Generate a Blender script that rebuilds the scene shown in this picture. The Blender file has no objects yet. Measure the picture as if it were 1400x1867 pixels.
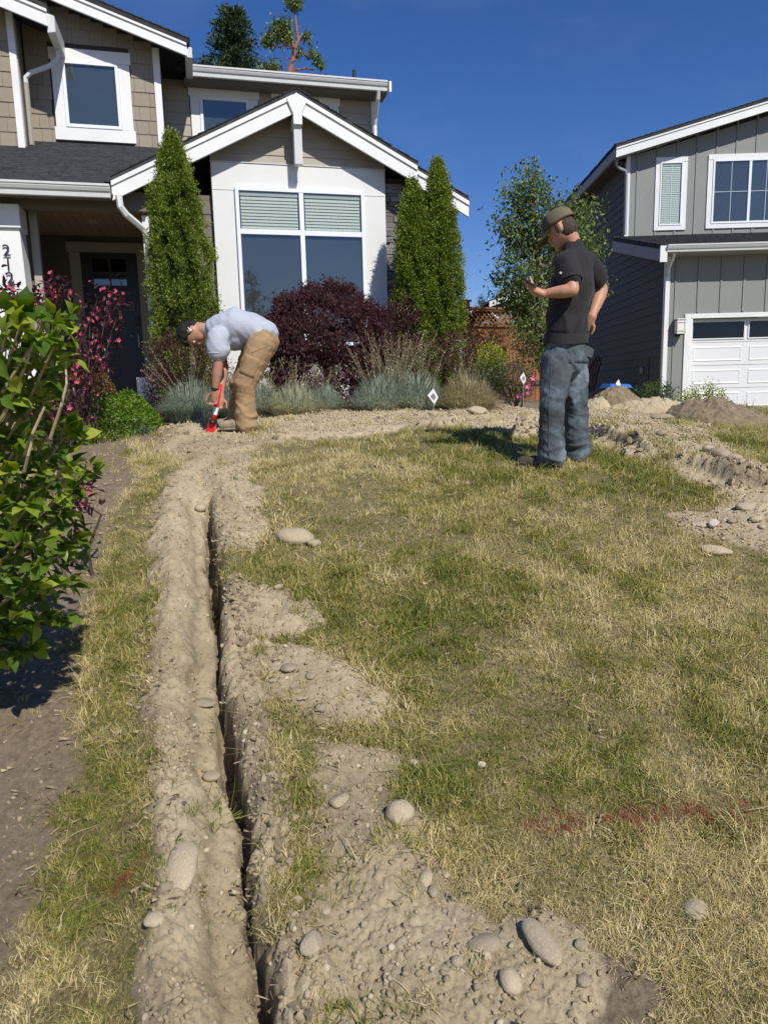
import bpy, bmesh, math, random
import numpy as np
from mathutils import Vector, Matrix, Euler
random.seed(7); RNG = np.random.default_rng(11)
PI = math.pi
S = bpy.context.scene
COL = S.collection
# ------------------------------------------------------------------ camera
FPX, CX, CY = 1311.0, 700.0, 933.5            # focal length and centre on the 1400 x 1867 frame
PITCH, ROLL = math.radians(-9.37), math.radians(-1.37)
EYE = np.array([0.0, 0.0, 1.6])
_c, _s = math.cos(PITCH), math.sin(PITCH)
_F = np.array([0, _c, _s]); _U0 = np.array([0, -_s, _c]); _R0 = np.array([1.0, 0, 0])
_R = _R0*math.cos(ROLL)+_U0*math.sin(ROLL); _U = _U0*math.cos(ROLL)-_R0*math.sin(ROLL)
cam_d = bpy.data.cameras.new('camera'); cam = bpy.data.objects.new('camera', cam_d); COL.objects.link(cam)
cam_d.sensor_fit = 'VERTICAL'; cam_d.sensor_height = 36.0; cam_d.lens = FPX/1867.0*36.0
cam_d.clip_start = 0.05; cam_d.clip_end = 3000
cam.matrix_world = Matrix(((_R[0], _U[0], -_F[0], EYE[0]), (_R[1], _U[1], -_F[1], EYE[1]), (_R[2], _U[2], -_F[2], EYE[2]), (0, 0, 0, 1)))
S.camera = cam
# ------------------------------------------------------------------ sky and sun
SUN_EL, SUN_AZ = math.radians(44.5), math.radians(30)     # azimuth: from straight behind the camera towards its right
sd = Vector((math.sin(SUN_AZ)*math.cos(SUN_EL), -math.cos(SUN_AZ)*math.cos(SUN_EL), math.sin(SUN_EL)))
W = bpy.data.worlds.new('World'); S.world = W; W.use_nodes = True
wn = W.node_tree.nodes; wl = W.node_tree.links
sky = wn.new('ShaderNodeTexSky'); sky.sky_type = 'NISHITA'; sky.sun_disc = False
sky.sun_elevation = SUN_EL; sky.sun_rotation = PI - SUN_AZ
sky.altitude = 300; sky.air_density = 1.0; sky.dust_density = 0.15; sky.ozone_density = 5.0
bg = wn['Background']; bg.inputs['Strength'].default_value = 0.095
hsv = wn.new('ShaderNodeHueSaturation'); hsv.inputs['Saturation'].default_value = 1.20; cb = wn.new('ShaderNodeMix'); cb.data_type = 'RGBA'; cb.blend_type = 'MULTIPLY'; cb.inputs[0].default_value = 1; cb.inputs[7].default_value = (1.02, .94, 1.08, 1); wl.new(sky.outputs[0], cb.inputs[6]); wl.new(cb.outputs[2], hsv.inputs['Color']); tcw = wn.new('ShaderNodeTexCoord'); mpw = wn.new('ShaderNodeMapping'); mpw.inputs['Scale'].default_value = (1.4, 1.4, 4.5); nzw = wn.new('ShaderNodeTexNoise'); nzw.inputs['Scale'].default_value = 1.3; nzw.inputs['Detail'].default_value = 5; nzw.inputs['Roughness'].default_value = .55
rw = wn.new('ShaderNodeMapRange'); rw.inputs['From Min'].default_value = .50; rw.inputs['From Max'].default_value = .80; rw.inputs['To Min'].default_value = 0; rw.inputs['To Max'].default_value = .16
mxw = wn.new('ShaderNodeMix'); mxw.data_type = 'RGBA'; mxw.inputs[7].default_value = (5.2, 6.2, 8.0, 1)       # thin high veil
wl.new(tcw.outputs['Generated'], mpw.inputs[0]); wl.new(mpw.outputs[0], nzw.inputs['Vector']); wl.new(nzw.outputs[0], rw.inputs['Value']); wl.new(rw.outputs[0], mxw.inputs[0]); wl.new(hsv.outputs[0], mxw.inputs[6]); wl.new(mxw.outputs[2], bg.inputs['Color'])
sun_d = bpy.data.lights.new('sun', 'SUN'); sun_d.energy = 4.7; sun_d.angle = math.radians(0.53); sun_d.color = (1.0, 0.95, 0.865)
sun = bpy.data.objects.new('sun', sun_d); COL.objects.link(sun)
sun.rotation_euler = (-sd).to_track_quat('-Z', 'Y').to_euler(); sun.location = (8, -8, 14)
S.view_settings.view_transform = 'Standard'; S.view_settings.look = 'None'
S.view_settings.gamma = 1.0; S.view_settings.exposure = 0.0; S.view_settings.use_curve_mapping = False
S.cycles.max_bounces = 6; S.cycles.diffuse_bounces = 3; S.cycles.glossy_bounces = 3
S.cycles.transmission_bounces = 6; S.cycles.transparent_max_bounces = 12

# ------------------------------------------------------------------ helpers
def ray(px, py):
    return _R*(px-CX)/FPX-_U*(py-CY)/FPX+_F
def PT(px, py, Y):
    """world point seen at px, py that stands Y metres in front of the camera"""
    d = ray(px, py); return Vector(EYE+d*(Y/d[1]))
BY = [-400, -30, -5, 0, 1.4, 3, 4, 5.05, 6.5, 8, 9.5, 12, 20, 60, 900]
BZ = [-4.0, -3.0, -.75, -.06, .235, .60, .85, 1.085, 1.275, 1.40, 1.46, 1.50, 1.40, 1.2, 1.0]
_by = np.array(BY); _bz = np.array(BZ)
def base_z(x, y):
    y = np.asarray(y, float); x = np.asarray(x, float)
    z = 0
    for k in (-.35, -.12, .12, .35): z = z+np.interp(y+k, _by, _bz)/4
    return z-.055*np.clip(x-1, 0, 9)-.03*np.clip(np.minimum(x, 9)-1, 0, 1)*0
def GP(px, py):
    """where the view ray meets the ground's base shape"""
    d = ray(px, py); a = .6; b = None
    t = np.linspace(.9, 40, 1500); P = EYE[None]+d[None]*t[:, None]
    under = P[:, 2] < base_z(P[:, 0], P[:, 1])
    if not under.any(): return Vector((P[-1, 0], P[-1, 1], 0))
    i = int(np.argmax(under)); lo, hi = t[max(i-1, 0)], t[i]
    for _ in range(20):
        m = (lo+hi)/2; p = EYE+d*m
        if p[2] < base_z(p[0], p[1]): hi = m
        else: lo = m
    return Vector(EYE+d*hi)
# lattice noise on arrays
def _h(ix, iy, iz, seed):
    n = (ix*374761393+iy*668265263+iz*2147483647+seed*974711) & 0x7fffffff
    n = ((n ^ (n >> 13))*1274126177) & 0x7fffffff
    return ((n ^ (n >> 16)) & 0xffff)/65535.0
def vn(x, y, z=0.0, f=1.0, seed=0):
    x = np.asarray(x, float)*f+1000.3; y = np.asarray(y, float)*f+1000.7; z = (np.asarray(z, float)*f+1000.1)+np.zeros_like(x)
    xi = np.floor(x).astype(np.int64); yi = np.floor(y).astype(np.int64); zi = np.floor(z).astype(np.int64)
    fx, fy, fz = x-xi, y-yi, z-zi
    fx = fx*fx*(3-2*fx); fy = fy*fy*(3-2*fy); fz = fz*fz*(3-2*fz)
    r = 0
    for a in (0, 1):
        for b in (0, 1):
            for c in (0, 1):
                r = r+_h(xi+a, yi+b, zi+c, seed)*(fx if a else 1-fx)*(fy if b else 1-fy)*(fz if c else 1-fz)
    return r*2-1
def fbm(x, y, z=0.0, f=1.0, o=4, seed=0, g=.5):
    r = 0; a = 1; t = 0
    for i in range(o):
        r = r+a*vn(x, y, z, f*2**i, seed+i*17); t += a; a *= g
    return r/t
def cell(x, y, f, seed=0):
    """distance to nearest jittered lattice point, 0..~1, and that point's random value"""
    x = np.asarray(x)*f+500.0; y = np.asarray(y)*f+500.0
    xi = np.floor(x).astype(np.int64); yi = np.floor(y).astype(np.int64)
    best = np.full(x.shape, 9.0); val = np.zeros(x.shape)
    for a in (-1, 0, 1):
        for b in (-1, 0, 1):
            jx = _h(xi+a, yi+b, 0, seed); jy = _h(xi+a, yi+b, 1, seed); v = _h(xi+a, yi+b, 2, seed)
            d = np.hypot(xi+a+jx-x, yi+b+jy-y)
            m = d < best; best = np.where(m, d, best); val = np.where(m, v, val)
    return best, val

def tag(o, label=None, cat=None, group=None, kind=None):
    if label: o['label'] = label
    if cat: o['category'] = cat
    if group: o['group'] = group
    if kind: o['kind'] = kind
    return o
def empty(name, loc=(0, 0, 0), rz=0, label=None, cat=None, group=None):
    o = bpy.data.objects.new(name, None); COL.objects.link(o); o.location = loc; o.rotation_euler = (0, 0, rz)
    o.empty_display_size = .2
    return tag(o, label, cat, group)
def link(name, me, parent=None, mat=None, loc=None, rot=None, scl=None):
    o = bpy.data.objects.new(name, me); COL.objects.link(o)
    if parent: o.parent = parent
    if mat and not me.materials: me.materials.append(mat)
    if loc is not None: o.location = loc
    if rot is not None: o.rotation_euler = rot
    if scl is not None: o.scale = scl if hasattr(scl, '__len__') else (scl,)*3
    return o
def np_mesh(name, V, F, mat=None, smooth=False, attrs=None):
    """mesh from arrays; F is (n,3) or (n,4)"""
    V = np.asarray(V, np.float32); F = np.asarray(F, np.int32)
    me = bpy.data.meshes.new(name); me.vertices.add(len(V)); me.vertices.foreach_set('co', V.ravel())
    k = F.shape[1]; me.loops.add(F.size); me.loops.foreach_set('vertex_index', F.ravel())
    me.polygons.add(len(F)); me.polygons.foreach_set('loop_start', np.arange(0, F.size, k, dtype=np.int32))
    me.update(calc_edges=True)
    if attrs:
        for n, a in attrs.items():
            at = me.attributes.new(n, 'FLOAT', 'POINT'); at.data.foreach_set('value', np.asarray(a, np.float32))
    if mat: me.materials.append(mat)
    if smooth: me.polygons.foreach_set('use_smooth', np.ones(len(F), bool))
    me.update(); return me
class MB:
    """collects boxes, prisms and tubes; build() links them as one object"""
    def __init__(s, z0=0.0): s.v = []; s.f = []; s.z0 = z0
    def add(s, vs, fs):
        b = len(s.v); s.v += [(p[0], p[1], p[2]-s.z0) for p in vs]; s.f += [tuple(i+b for i in f) for f in fs]; return s
    def box(s, x0, x1, y0, y1, z0, z1):
        return s.add([(x0, y0, z0), (x1, y0, z0), (x1, y1, z0), (x0, y1, z0), (x0, y0, z1), (x1, y0, z1), (x1, y1, z1), (x0, y1, z1)],
                     [(0, 3, 2, 1), (4, 5, 6, 7), (0, 1, 5, 4), (1, 2, 6, 5), (2, 3, 7, 6), (3, 0, 4, 7)])
    def pri(s, poly, a, b, ax='y'):
        """poly in (u,z) pushed along n from a to b, or in (n,z) pushed along u when ax='x', or (x,y) along z"""
        n = len(poly)
        if ax == 'y': P = [(u, a, z) for u, z in poly]+[(u, b, z) for u, z in poly]
        elif ax == 'x': P = [(a, u, z) for u, z in poly]+[(b, u, z) for u, z in poly]
        else: P = [(u, z, a) for u, z in poly]+[(u, z, b) for u, z in poly]
        fs = [tuple(range(n)), tuple(range(2*n-1, n-1, -1))]
        for i in range(n): j = (i+1) % n; fs.append((i, i+n, j+n, j))
        return s.add(P, fs)
    def tube(s, pts, rad, seg=8, cap=True, flat=1.0):
        pts = [Vector(p) for p in pts]; n = len(pts)
        if not hasattr(rad, '__len__'): rad = [rad]*n
        vs = []; fs = []; up = None
        for i, p in enumerate(pts):
            d = (pts[min(i+1, n-1)]-pts[max(i-1, 0)]).normalized()
            if up is None: up = Vector((0, 0, 1)) if abs(d.z) < .9 else Vector((0, 1, 0))
            x = d.cross(up)
            if x.length < 1e-4: x = d.cross(Vector((1, 0, 0)))
            x.normalize(); y = x.cross(d).normalized(); up = y
            for k in range(seg):
                a = 2*PI*k/seg; vs.append(p+(x*math.cos(a)+y*math.sin(a)*flat)*rad[i])
        for i in range(n-1):
            for k in range(seg):
                a = i*seg+k; b = i*seg+(k+1) % seg; fs.append((a, b, b+seg, a+seg))
        if cap: fs.append(tuple(range(seg-1, -1, -1))); fs.append(tuple(range((n-1)*seg, n*seg)))
        return s.add(vs, fs)
    def mesh(s, name, mat=None, smooth=False, bevel=0):
        me = bpy.data.meshes.new(name); me.from_pydata(s.v, [], s.f); me.update()
        bm = bmesh.new(); bm.from_mesh(me)
        bmesh.ops.recalc_face_normals(bm, faces=bm.faces)
        if bevel:
            bmesh.ops.bevel(bm, geom=list(bm.edges), offset=bevel, segments=1, profile=.5, affect='EDGES', clamp_overlap=True)
        bm.to_mesh(me); bm.free()
        if mat: me.materials.append(mat)
        if smooth: me.polygons.foreach_set('use_smooth', np.ones(len(me.polygons), bool))
        me.update(); return me
    def build(s, name, mat, parent=None, smooth=False, bevel=0, **k):
        return link(name, s.mesh(name, mat, smooth, bevel), parent, **k)
def to_local(o, V):
    return V

# ------------------------------------------------------------------ materials
def nt(name):
    m = bpy.data.materials.new(name); m.use_nodes = True; t = m.node_tree; b = t.nodes['Principled BSDF']
    return m, t, b
def N(t, kind, **k):
    n = t.nodes.new(kind)
    for a, v in k.items():
        if a.startswith('i_'): n.inputs[a[2:].replace('_', ' ')].default_value = v
        else: setattr(n, a, v)
    return n
def rgb(c, k=1.0): return (c[0]*k, c[1]*k, c[2]*k, 1)
def noise_node(t, scale, detail=4, rough=.55, stretch=None, coords='Object'):
    tc = N(t, 'ShaderNodeTexCoord'); src = tc.outputs[coords]
    if stretch:
        mp = N(t, 'ShaderNodeMapping'); mp.inputs['Scale'].default_value = stretch; t.links.new(src, mp.inputs[0]); src = mp.outputs[0]
    n = N(t, 'ShaderNodeTexNoise'); n.inputs['Scale'].default_value = scale; n.inputs['Detail'].default_value = detail; n.inputs['Roughness'].default_value = rough
    t.links.new(src, n.inputs['Vector']); return n
def ramp(t, src, stops):
    r = N(t, 'ShaderNodeValToRGB'); e = r.color_ramp.elements
    while len(e) < len(stops): e.new(.5)
    for i, (p, c) in enumerate(stops): e[i].position = p; e[i].color = (c[0], c[1], c[2], 1)
    t.links.new(src, r.inputs[0]); return r.outputs[0]
def mat(name, c, var=.12, scale=6, rough=.6, bump=0.0, bscale=None, stretch=None, spec=.4, metal=0, rnd=0.0, sheen=0):
    m, t, b = nt(name)
    n = noise_node(t, scale, 5, .6, stretch)
    col = ramp(t, n.outputs[0], [(.3, [x*(1-var) for x in c]), (.7, [min(1, x*(1+var)) for x in c])])
    if rnd:
        oi = N(t, 'ShaderNodeObjectInfo'); hs = N(t, 'ShaderNodeHueSaturation')
        mr = N(t, 'ShaderNodeMapRange'); mr.inputs['To Min'].default_value = 1-rnd; mr.inputs['To Max'].default_value = 1+rnd
        t.links.new(oi.outputs['Random'], mr.inputs['Value']); t.links.new(mr.outputs[0], hs.inputs['Value'])
        t.links.new(col, hs.inputs['Color']); col = hs.outputs[0]
    t.links.new(col, b.inputs['Base Color']); b.inputs['Roughness'].default_value = rough
    b.inputs['Specular IOR Level'].default_value = spec; b.inputs['Metallic'].default_value = metal
    if sheen: b.inputs['Sheen Weight'].default_value = sheen
    if bump:
        bn = noise_node(t, bscale or scale*6, 4, .6, stretch); bp = N(t, 'ShaderNodeBump'); bp.inputs['Strength'].default_value = bump; bp.inputs['Distance'].default_value = .01
        t.links.new(bn.outputs[0], bp.inputs['Height']); t.links.new(bp.outputs[0], b.inputs['Normal'])
    return m
def leafmat(name, c0, c1, c2=None, rough=.5, trans=.35, spec=.35, attr='tint', blot=0):
    """foliage: colour runs c0..c1(..c2) with the leaf's own tint attribute; part of the light passes through"""
    m, t, b = nt(name)
    a = N(t, 'ShaderNodeAttribute', attribute_name=attr)
    src = a.outputs['Fac']
    if attr == 'random':
        src = N(t, 'ShaderNodeObjectInfo').outputs['Random']
    stops = [(0, c0), (1, c1)] if c2 is None else [(0, c0), (.55, c1), (1, c2)]
    col = ramp(t, src, stops)
    if blot:
        nn_ = noise_node(t, blot, 5, .65); v_ = ramp(t, nn_.outputs[0], [(.3, (.72, .74, .70)), (.5, (1, 1, 1)), (.75, (1.22, 1.15, 1.1))]); mu_ = N(t, 'ShaderNodeMix', data_type='RGBA', blend_type='MULTIPLY'); mu_.inputs[0].default_value = 1; t.links.new(col, mu_.inputs[6]); t.links.new(v_, mu_.inputs[7]); col = mu_.outputs[2]
    t.links.new(col, b.inputs['Base Color']); b.inputs['Roughness'].default_value = rough; b.inputs['Specular IOR Level'].default_value = spec
    if trans:
        tr = N(t, 'ShaderNodeBsdfTranslucent'); mx = N(t, 'ShaderNodeMixShader'); mx.inputs[0].default_value = trans
        hs = N(t, 'ShaderNodeHueSaturation'); hs.inputs['Saturation'].default_value = 1.15; hs.inputs['Value'].default_value = 1.3
        t.links.new(col, hs.inputs['Color']); t.links.new(hs.outputs[0], tr.inputs['Color'])
        t.links.new(b.outputs[0], mx.inputs[1]); t.links.new(tr.outputs[0], mx.inputs[2])
        t.links.new(mx.outputs[0], t.nodes['Material Output'].inputs['Surface'])
    return m
def glassmat(name, tint, refl=.16, dark=.75, rough=.01):
    """window pane: mostly see-through onto what stands behind, with a weak mirror"""
    m, t, b = nt(name)
    g = N(t, 'ShaderNodeBsdfGlossy'); g.inputs['Roughness'].default_value = rough; g.inputs['Color'].default_value = (.95, .98, 1, 1)
    tr = N(t, 'ShaderNodeBsdfTransparent'); tr.inputs['Color'].default_value = rgb(tint)
    lw = N(t, 'ShaderNodeLayerWeight'); lw.inputs['Blend'].default_value = .5; fr = N(t, 'ShaderNodeMath', operation='POWER'); fr.inputs[1].default_value = 5.0; t.links.new(lw.outputs['Facing'], fr.inputs[0])
    ma = N(t, 'ShaderNodeMath', operation='MULTIPLY_ADD'); ma.inputs[1].default_value = .7; ma.inputs[2].default_value = refl
    t.links.new(fr.outputs[0], ma.inputs[0])
    mx = N(t, 'ShaderNodeMixShader'); t.links.new(ma.outputs[0], mx.inputs[0]); t.links.new(tr.outputs[0], mx.inputs[1]); t.links.new(g.outputs[0], mx.inputs[2])
    t.links.new(mx.outputs[0], t.nodes['Material Output'].inputs['Surface']); return m
M = {}
M['white'] = mat('white_paint', (.77, .775, .76), .055, 2.2, .45, .03, 40)
M['gutter'] = mat('gutter_enamel', (.62, .63, .62), .05, 5, .35, .02, 30)
M['panelw'] = mat('off_white_panel', (.70, .705, .69), .03, 2, .6, .06, 60)
M['vinyl'] = mat('white_vinyl', (.80, .83, .85), .02, 3, .3)
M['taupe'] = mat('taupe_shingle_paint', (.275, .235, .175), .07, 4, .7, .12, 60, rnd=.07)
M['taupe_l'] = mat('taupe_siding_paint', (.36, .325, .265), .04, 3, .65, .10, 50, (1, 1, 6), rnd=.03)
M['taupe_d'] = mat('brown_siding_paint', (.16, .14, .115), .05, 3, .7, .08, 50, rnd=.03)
M['dark_gap'] = mat('shadowed_sheathing', (.06, .055, .05), .1, 4, .9)
M['beige_trim'] = mat('beige_trim_paint', (.42, .39, .34), .04, 3, .6)
M['ceiling'] = mat('soffit_boards', (.38, .27, .17), .12, 3, .6, .1, 30, (8, 1, 1))
M['roof'] = mat('asphalt_shingle', (.052, .053, .058), .35, 9, .95, .8, 160, rnd=.28, spec=.2)
M['door'] = mat('navy_door_paint', (.018, .022, .03), .1, 3, .35)
M['black'] = mat('black_metal', (.02, .02, .02), .1, 8, .4)
M['stone'] = mat('ledge_stone', (.22, .215, .21), .25, 8, .85, .7, 35, rnd=.4)
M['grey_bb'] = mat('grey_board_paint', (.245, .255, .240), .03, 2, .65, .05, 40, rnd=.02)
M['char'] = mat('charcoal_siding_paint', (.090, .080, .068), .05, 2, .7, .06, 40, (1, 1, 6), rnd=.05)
M['grey_trim'] = mat('grey_fascia_paint', (.30, .30, .30), .04, 3, .6)
M['garage'] = mat('garage_door_enamel', (.74, .75, .75), .02, 2, .4)
M['conc'] = mat('concrete', (.42, .41, .38), .12, 6, .85, .3, 50)
M['blind'] = mat('blind_slat', (.50, .53, .45), .02, 3, .5)
M['screen'] = mat('insect_screen', (.042, .046, .05), .08, 200, .8)
M['room'] = mat('dim_room', (.03, .035, .04), .2, 1.2, .9)
M['curtain'] = mat('window_shade', (.040, .055, .07), .1, 2, .8)
M['glass'] = glassmat('window_glass', (.92, .95, .95), .04)
M['glass_b'] = glassmat('blue_window_glass', (.92, .94, .92), .070)
M['glass_d'] = glassmat('garage_glass', (.5, .52, .54), .03)
M['cedar'] = mat('cedar_boards', (.23, .105, .04), .25, 5, .8, .3, 30, (1, 1, .15), rnd=.22)
M['bark'] = mat('bark', (.12, .09, .065), .3, 20, .9, .6, 60, (1, 1, .3))
M['bark_red'] = mat('madrone_bark', (.30, .13, .08), .2, 5, .7)
M['stem'] = mat('pale_branch_bark', (.42, .33, .20), .2, 20, .7, .3, 80)
M['stem_d'] = mat('dark_stem', (.07, .05, .035), .2, 20, .8)
M['skin_a'] = mat('skin_light', (.50, .255, .16), .07, 12, .5, .05, 80)
M['skin_b'] = mat('skin_tan', (.42, .22, .135), .07, 12, .5, .05, 80)
M['hair'] = mat('black_hair', (.012, .010, .009), .3, 60, .6, .8, 160)
M['hair_b'] = mat('brown_hair', (.06, .038, .024), .3, 60, .6, .8, 160)
M['tee_black'] = mat('black_tshirt', (.017, .0145, .0155), .12, 9, .85, .25, 250, sheen=.08)
M['tee_grey'] = mat('light_grey_tshirt', (.43, .46, .53), .05, 7, .85, .25, 250)
M['khaki'] = mat('khaki_work_trousers', (.34, .225, .115), .16, 7, .85, .3, 250)
M['cap'] = mat('olive_cap_cloth', (.15, .125, .075), .08, 20, .8, .3, 250)
M['cap_f'] = mat('brown_cap_front', (.085, .062, .038), .08, 20, .8, .3, 250)
M['boot'] = mat('dusty_boot_leather', (.30, .24, .165), .25, 20, .8, .3, 60)
M['boot_d'] = mat('dark_boot_leather', (.09, .075, .06), .35, 20, .8, .3, 60)
M['red'] = mat('red_shovel_paint', (.70, .022, .03), .06, 10, .35)
M['phone'] = mat('phone_case', (.015, .015, .017), .1, 10, .3)
M['flagw'] = mat('white_flag_plastic', (.80, .80, .80), .02, 10, .4)
M['print_grey'] = mat('grey_flag_print', (.20, .21, .25), .1, 40, .6)
M['blue_bin'] = mat('blue_bin_plastic', (.035, .14, .46), .05, 5, .35)
M['rust'] = mat('rusty_rack_metal', (.13, .055, .035), .3, 20, .8)
M['bottle'] = glassmat('clear_bottle_plastic', (.80, .88, .92), .08, rough=.1)
M['botlabel'] = mat('blue_bottle_label', (.15, .32, .62), .1, 20, .5)
M['lampglass'] = mat('lantern_frosted_glass', (.78, .76, .68), .03, 6, .5)
def jeans_mat():
    m, t, b = nt('dusty_blue_jeans')
    n1 = noise_node(t, 4.0, 6, .65); n2 = noise_node(t, 300, 2, .5)
    c = ramp(t, n1.outputs[0], [(.32, (.050, .055, .052)), (.5, (.088, .108, .125)), (.68, (.235, .29, .33))])
    t.links.new(c, b.inputs['Base Color']); b.inputs['Roughness'].default_value = .85; b.inputs['Specular IOR Level'].default_value = .2
    bp = N(t, 'ShaderNodeBump'); bp.inputs['Strength'].default_value = .25; bp.inputs['Distance'].default_value = .005
    t.links.new(n2.outputs[0], bp.inputs['Height']); t.links.new(bp.outputs[0], b.inputs['Normal']); return m
M['jeans'] = jeans_mat()
def rock_mat():
    m, t, b = nt('river_cobble')
    n = noise_node(t, 14, 7, .65); oi = N(t, 'ShaderNodeObjectInfo')
    c = ramp(t, n.outputs[0], [(.25, (.30, .235, .15)), (.5, (.41, .335, .225)), (.75, (.52, .44, .31))])
    hs = N(t, 'ShaderNodeHueSaturation'); mr = N(t, 'ShaderNodeMapRange'); mr.inputs['To Min'].default_value = .74; mr.inputs['To Max'].default_value = 1.18
    t.links.new(oi.outputs['Random'], mr.inputs['Value']); t.links.new(mr.outputs[0], hs.inputs['Value']); t.links.new(c, hs.inputs['Color'])
    t.links.new(hs.outputs[0], b.inputs['Base Color']); b.inputs['Roughness'].default_value = .8
    bn = noise_node(t, 5, 6, .6); bp = N(t, 'ShaderNodeBump'); bp.inputs['Strength'].default_value = .35; bp.inputs['Distance'].default_value = .02
    t.links.new(bn.outputs[0], bp.inputs['Height']); t.links.new(bp.outputs[0], b.inputs['Normal']); return m
M['rock'] = rock_mat()
# ------------------------------------------------------------------ left house
YL = math.radians(13.94); ZL = 1.35
LH = empty('house', (-2, 10.453, ZL), YL, 'taupe and white two storey house with porch, gabled bay and large four pane window', 'house')
def lbox(n, m, p, *a, bevel=0): return MB(ZL).box(*a).build(n, m, p, bevel=bevel)
def roofline(h, plane, u0, u1, n0, n1, name, parent, course=.14, tab=.32, thick=.018, matr=None, z0=ZL, jl=None):
    """roof slab plus overlapping rows of shingle tabs. plane(u,n)->z ; rows run along u, rising with n (dirn='n') """
    pass
def shingle_rows(mb, P0, A, B, la, lb, course, tab, seed):
    """rows of tabs on a sloping plane: P0 lower corner, A unit vector along the eave, B unit vector up the slope"""
    r = random.Random(seed); P0 = Vector(P0); A = Vector(A).normalized(); B = Vector(B).normalized(); Nn = A.cross(B).normalized()
    if Nn.z < 0: Nn = -Nn
    k = 0; v = 0.0
    while v < lb-.01:
        u = -r.random()*tab
        v1 = min(v+course*1.25, lb)
        while u < la:
            w = tab*r.uniform(.55, 1.25); a = max(u, 0); b = min(u+w-.006, la)
            if b-a > .02:
                t = .010+r.random()*.008; dv = r.uniform(-.012, .012)
                q = [P0+A*a+B*max(v+dv, -.01), P0+A*b+B*max(v+dv, -.01), P0+A*b+B*v1, P0+A*a+B*v1]
                top = [q[0]+Nn*(t+.008), q[1]+Nn*(t+.008), q[2]+Nn*.003, q[3]+Nn*.003]
                mb.add([*q, *top], [(0, 1, 5, 4), (1, 2, 6, 5), (3, 0, 4, 7), (4, 5, 6, 7)])
            u += w
        v += course; k += 1
RAKE_AP, RAKE_Z, SL = .925, 5.61, .5
def gz(u): return RAKE_Z-SL*abs(u-RAKE_AP)
# --- gable roof over the bay
def slab(name, mt, parent, quad, th):
    """quad of 4 world-local points (top surface), thickness down"""
    v = [Vector(p) for p in quad]; w = [p-Vector((0, 0, th)) for p in v]
    return MB(ZL).add(v+w, [(0, 1, 2, 3), (7, 6, 5, 4), (0, 4, 5, 1), (1, 5, 6, 2), (2, 6, 7, 3), (3, 7, 4, 0)]).build(name, mt, parent)
uL, uR, uR2 = -1.515, 2.60, 3.42
gr = slab('roof', M['roof'], LH, [(uL, -.28, gz(uL)+.03), (RAKE_AP, -.28, RAKE_Z+.03), (RAKE_AP, 3.0, RAKE_Z+.03), (uL, 3.0, gz(uL)+.03)], .045)
gr2 = slab('roof_slope', M['roof'], gr, [(RAKE_AP, -.28, RAKE_Z+.03), (uR, -.28, gz(uR)+.03), (uR, 3.0, gz(uR)+.03), (RAKE_AP, 3.0, RAKE_Z+.03)], .045)
gr3 = slab('roof_slope', M['roof'], gr, [(uR, -.15, gz(uR)+.03), (uR2, -.15, gz(uR2)+.03), (uR2, 6.0, gz(uR2)+.03), (uR, 6.0, gz(uR)+.03)], .045)
m = MB(ZL); shingle_rows(m, (uL, -.29, gz(uL)+.034), (0, 1, 0), (1, 0, SL), 3.4, math.hypot(RAKE_AP-uL, SL*(RAKE_AP-uL)), .14, .33, 3)
tag(m.build('roof_shingles', M['roof'], gr), kind='stuff')
m = MB(ZL); shingle_rows(m, (uR, -.29, gz(uR)+.034), (0, 1, 0), (-1, 0, SL), 3.4, math.hypot(uR-RAKE_AP, SL*(uR-RAKE_AP)), .14, .33, 4)
shingle_rows(m, (uR2, -.16, gz(uR2)+.034), (0, 1, 0), (-1, 0, SL), 6.2, math.hypot(uR2-uR, SL*(uR2-uR))-.02, .14, .33, 5)
tag(m.build('roof_shingles', M['roof'], gr), kind='stuff')
def rake(parent, u0, z0, u1, z1, nf, depth=.235, strip=.058, th=.035, mt=None, mt2=None, Z0=ZL, nm='rake_board'):
    """sloping barge board u0..u1 with top line z0..z1, a proud fascia strip above"""
    b = MB(Z0).pri([(u0, z0-strip*.6), (u1, z1-strip*.6), (u1, z1-depth), (u0, z0-depth)], nf, nf+th).build(nm, mt or M['white'], parent, bevel=.003)
    MB(Z0).pri([(u0, z0), (u1, z1), (u1, z1-strip), (u0, z0-strip)], nf-.022, nf-.001).build('rake_trim', mt2 or mt or M['white'], b, bevel=.002)
    return b
rake(LH, uL, gz(uL)-.015, RAKE_AP-.055, gz(RAKE_AP-.055)-.015, -.26)
rake(LH, RAKE_AP+.055, gz(RAKE_AP+.055)-.015, uR, gz(uR)-.015, -.26)
rake(LH, uR-.02, gz(uR-.02)-.015, uR2, gz(uR2)-.015, -.135, .215)
MB(ZL).pri([(RAKE_AP-.14, RAKE_Z-.10), (RAKE_AP, RAKE_Z-.02), (RAKE_AP+.14, RAKE_Z-.10), (RAKE_AP+.05, RAKE_Z-.30), (RAKE_AP-.05, RAKE_Z-.30)], -.295, -.264).build('apex_plate', M['white'], LH, bevel=.004)
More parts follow.
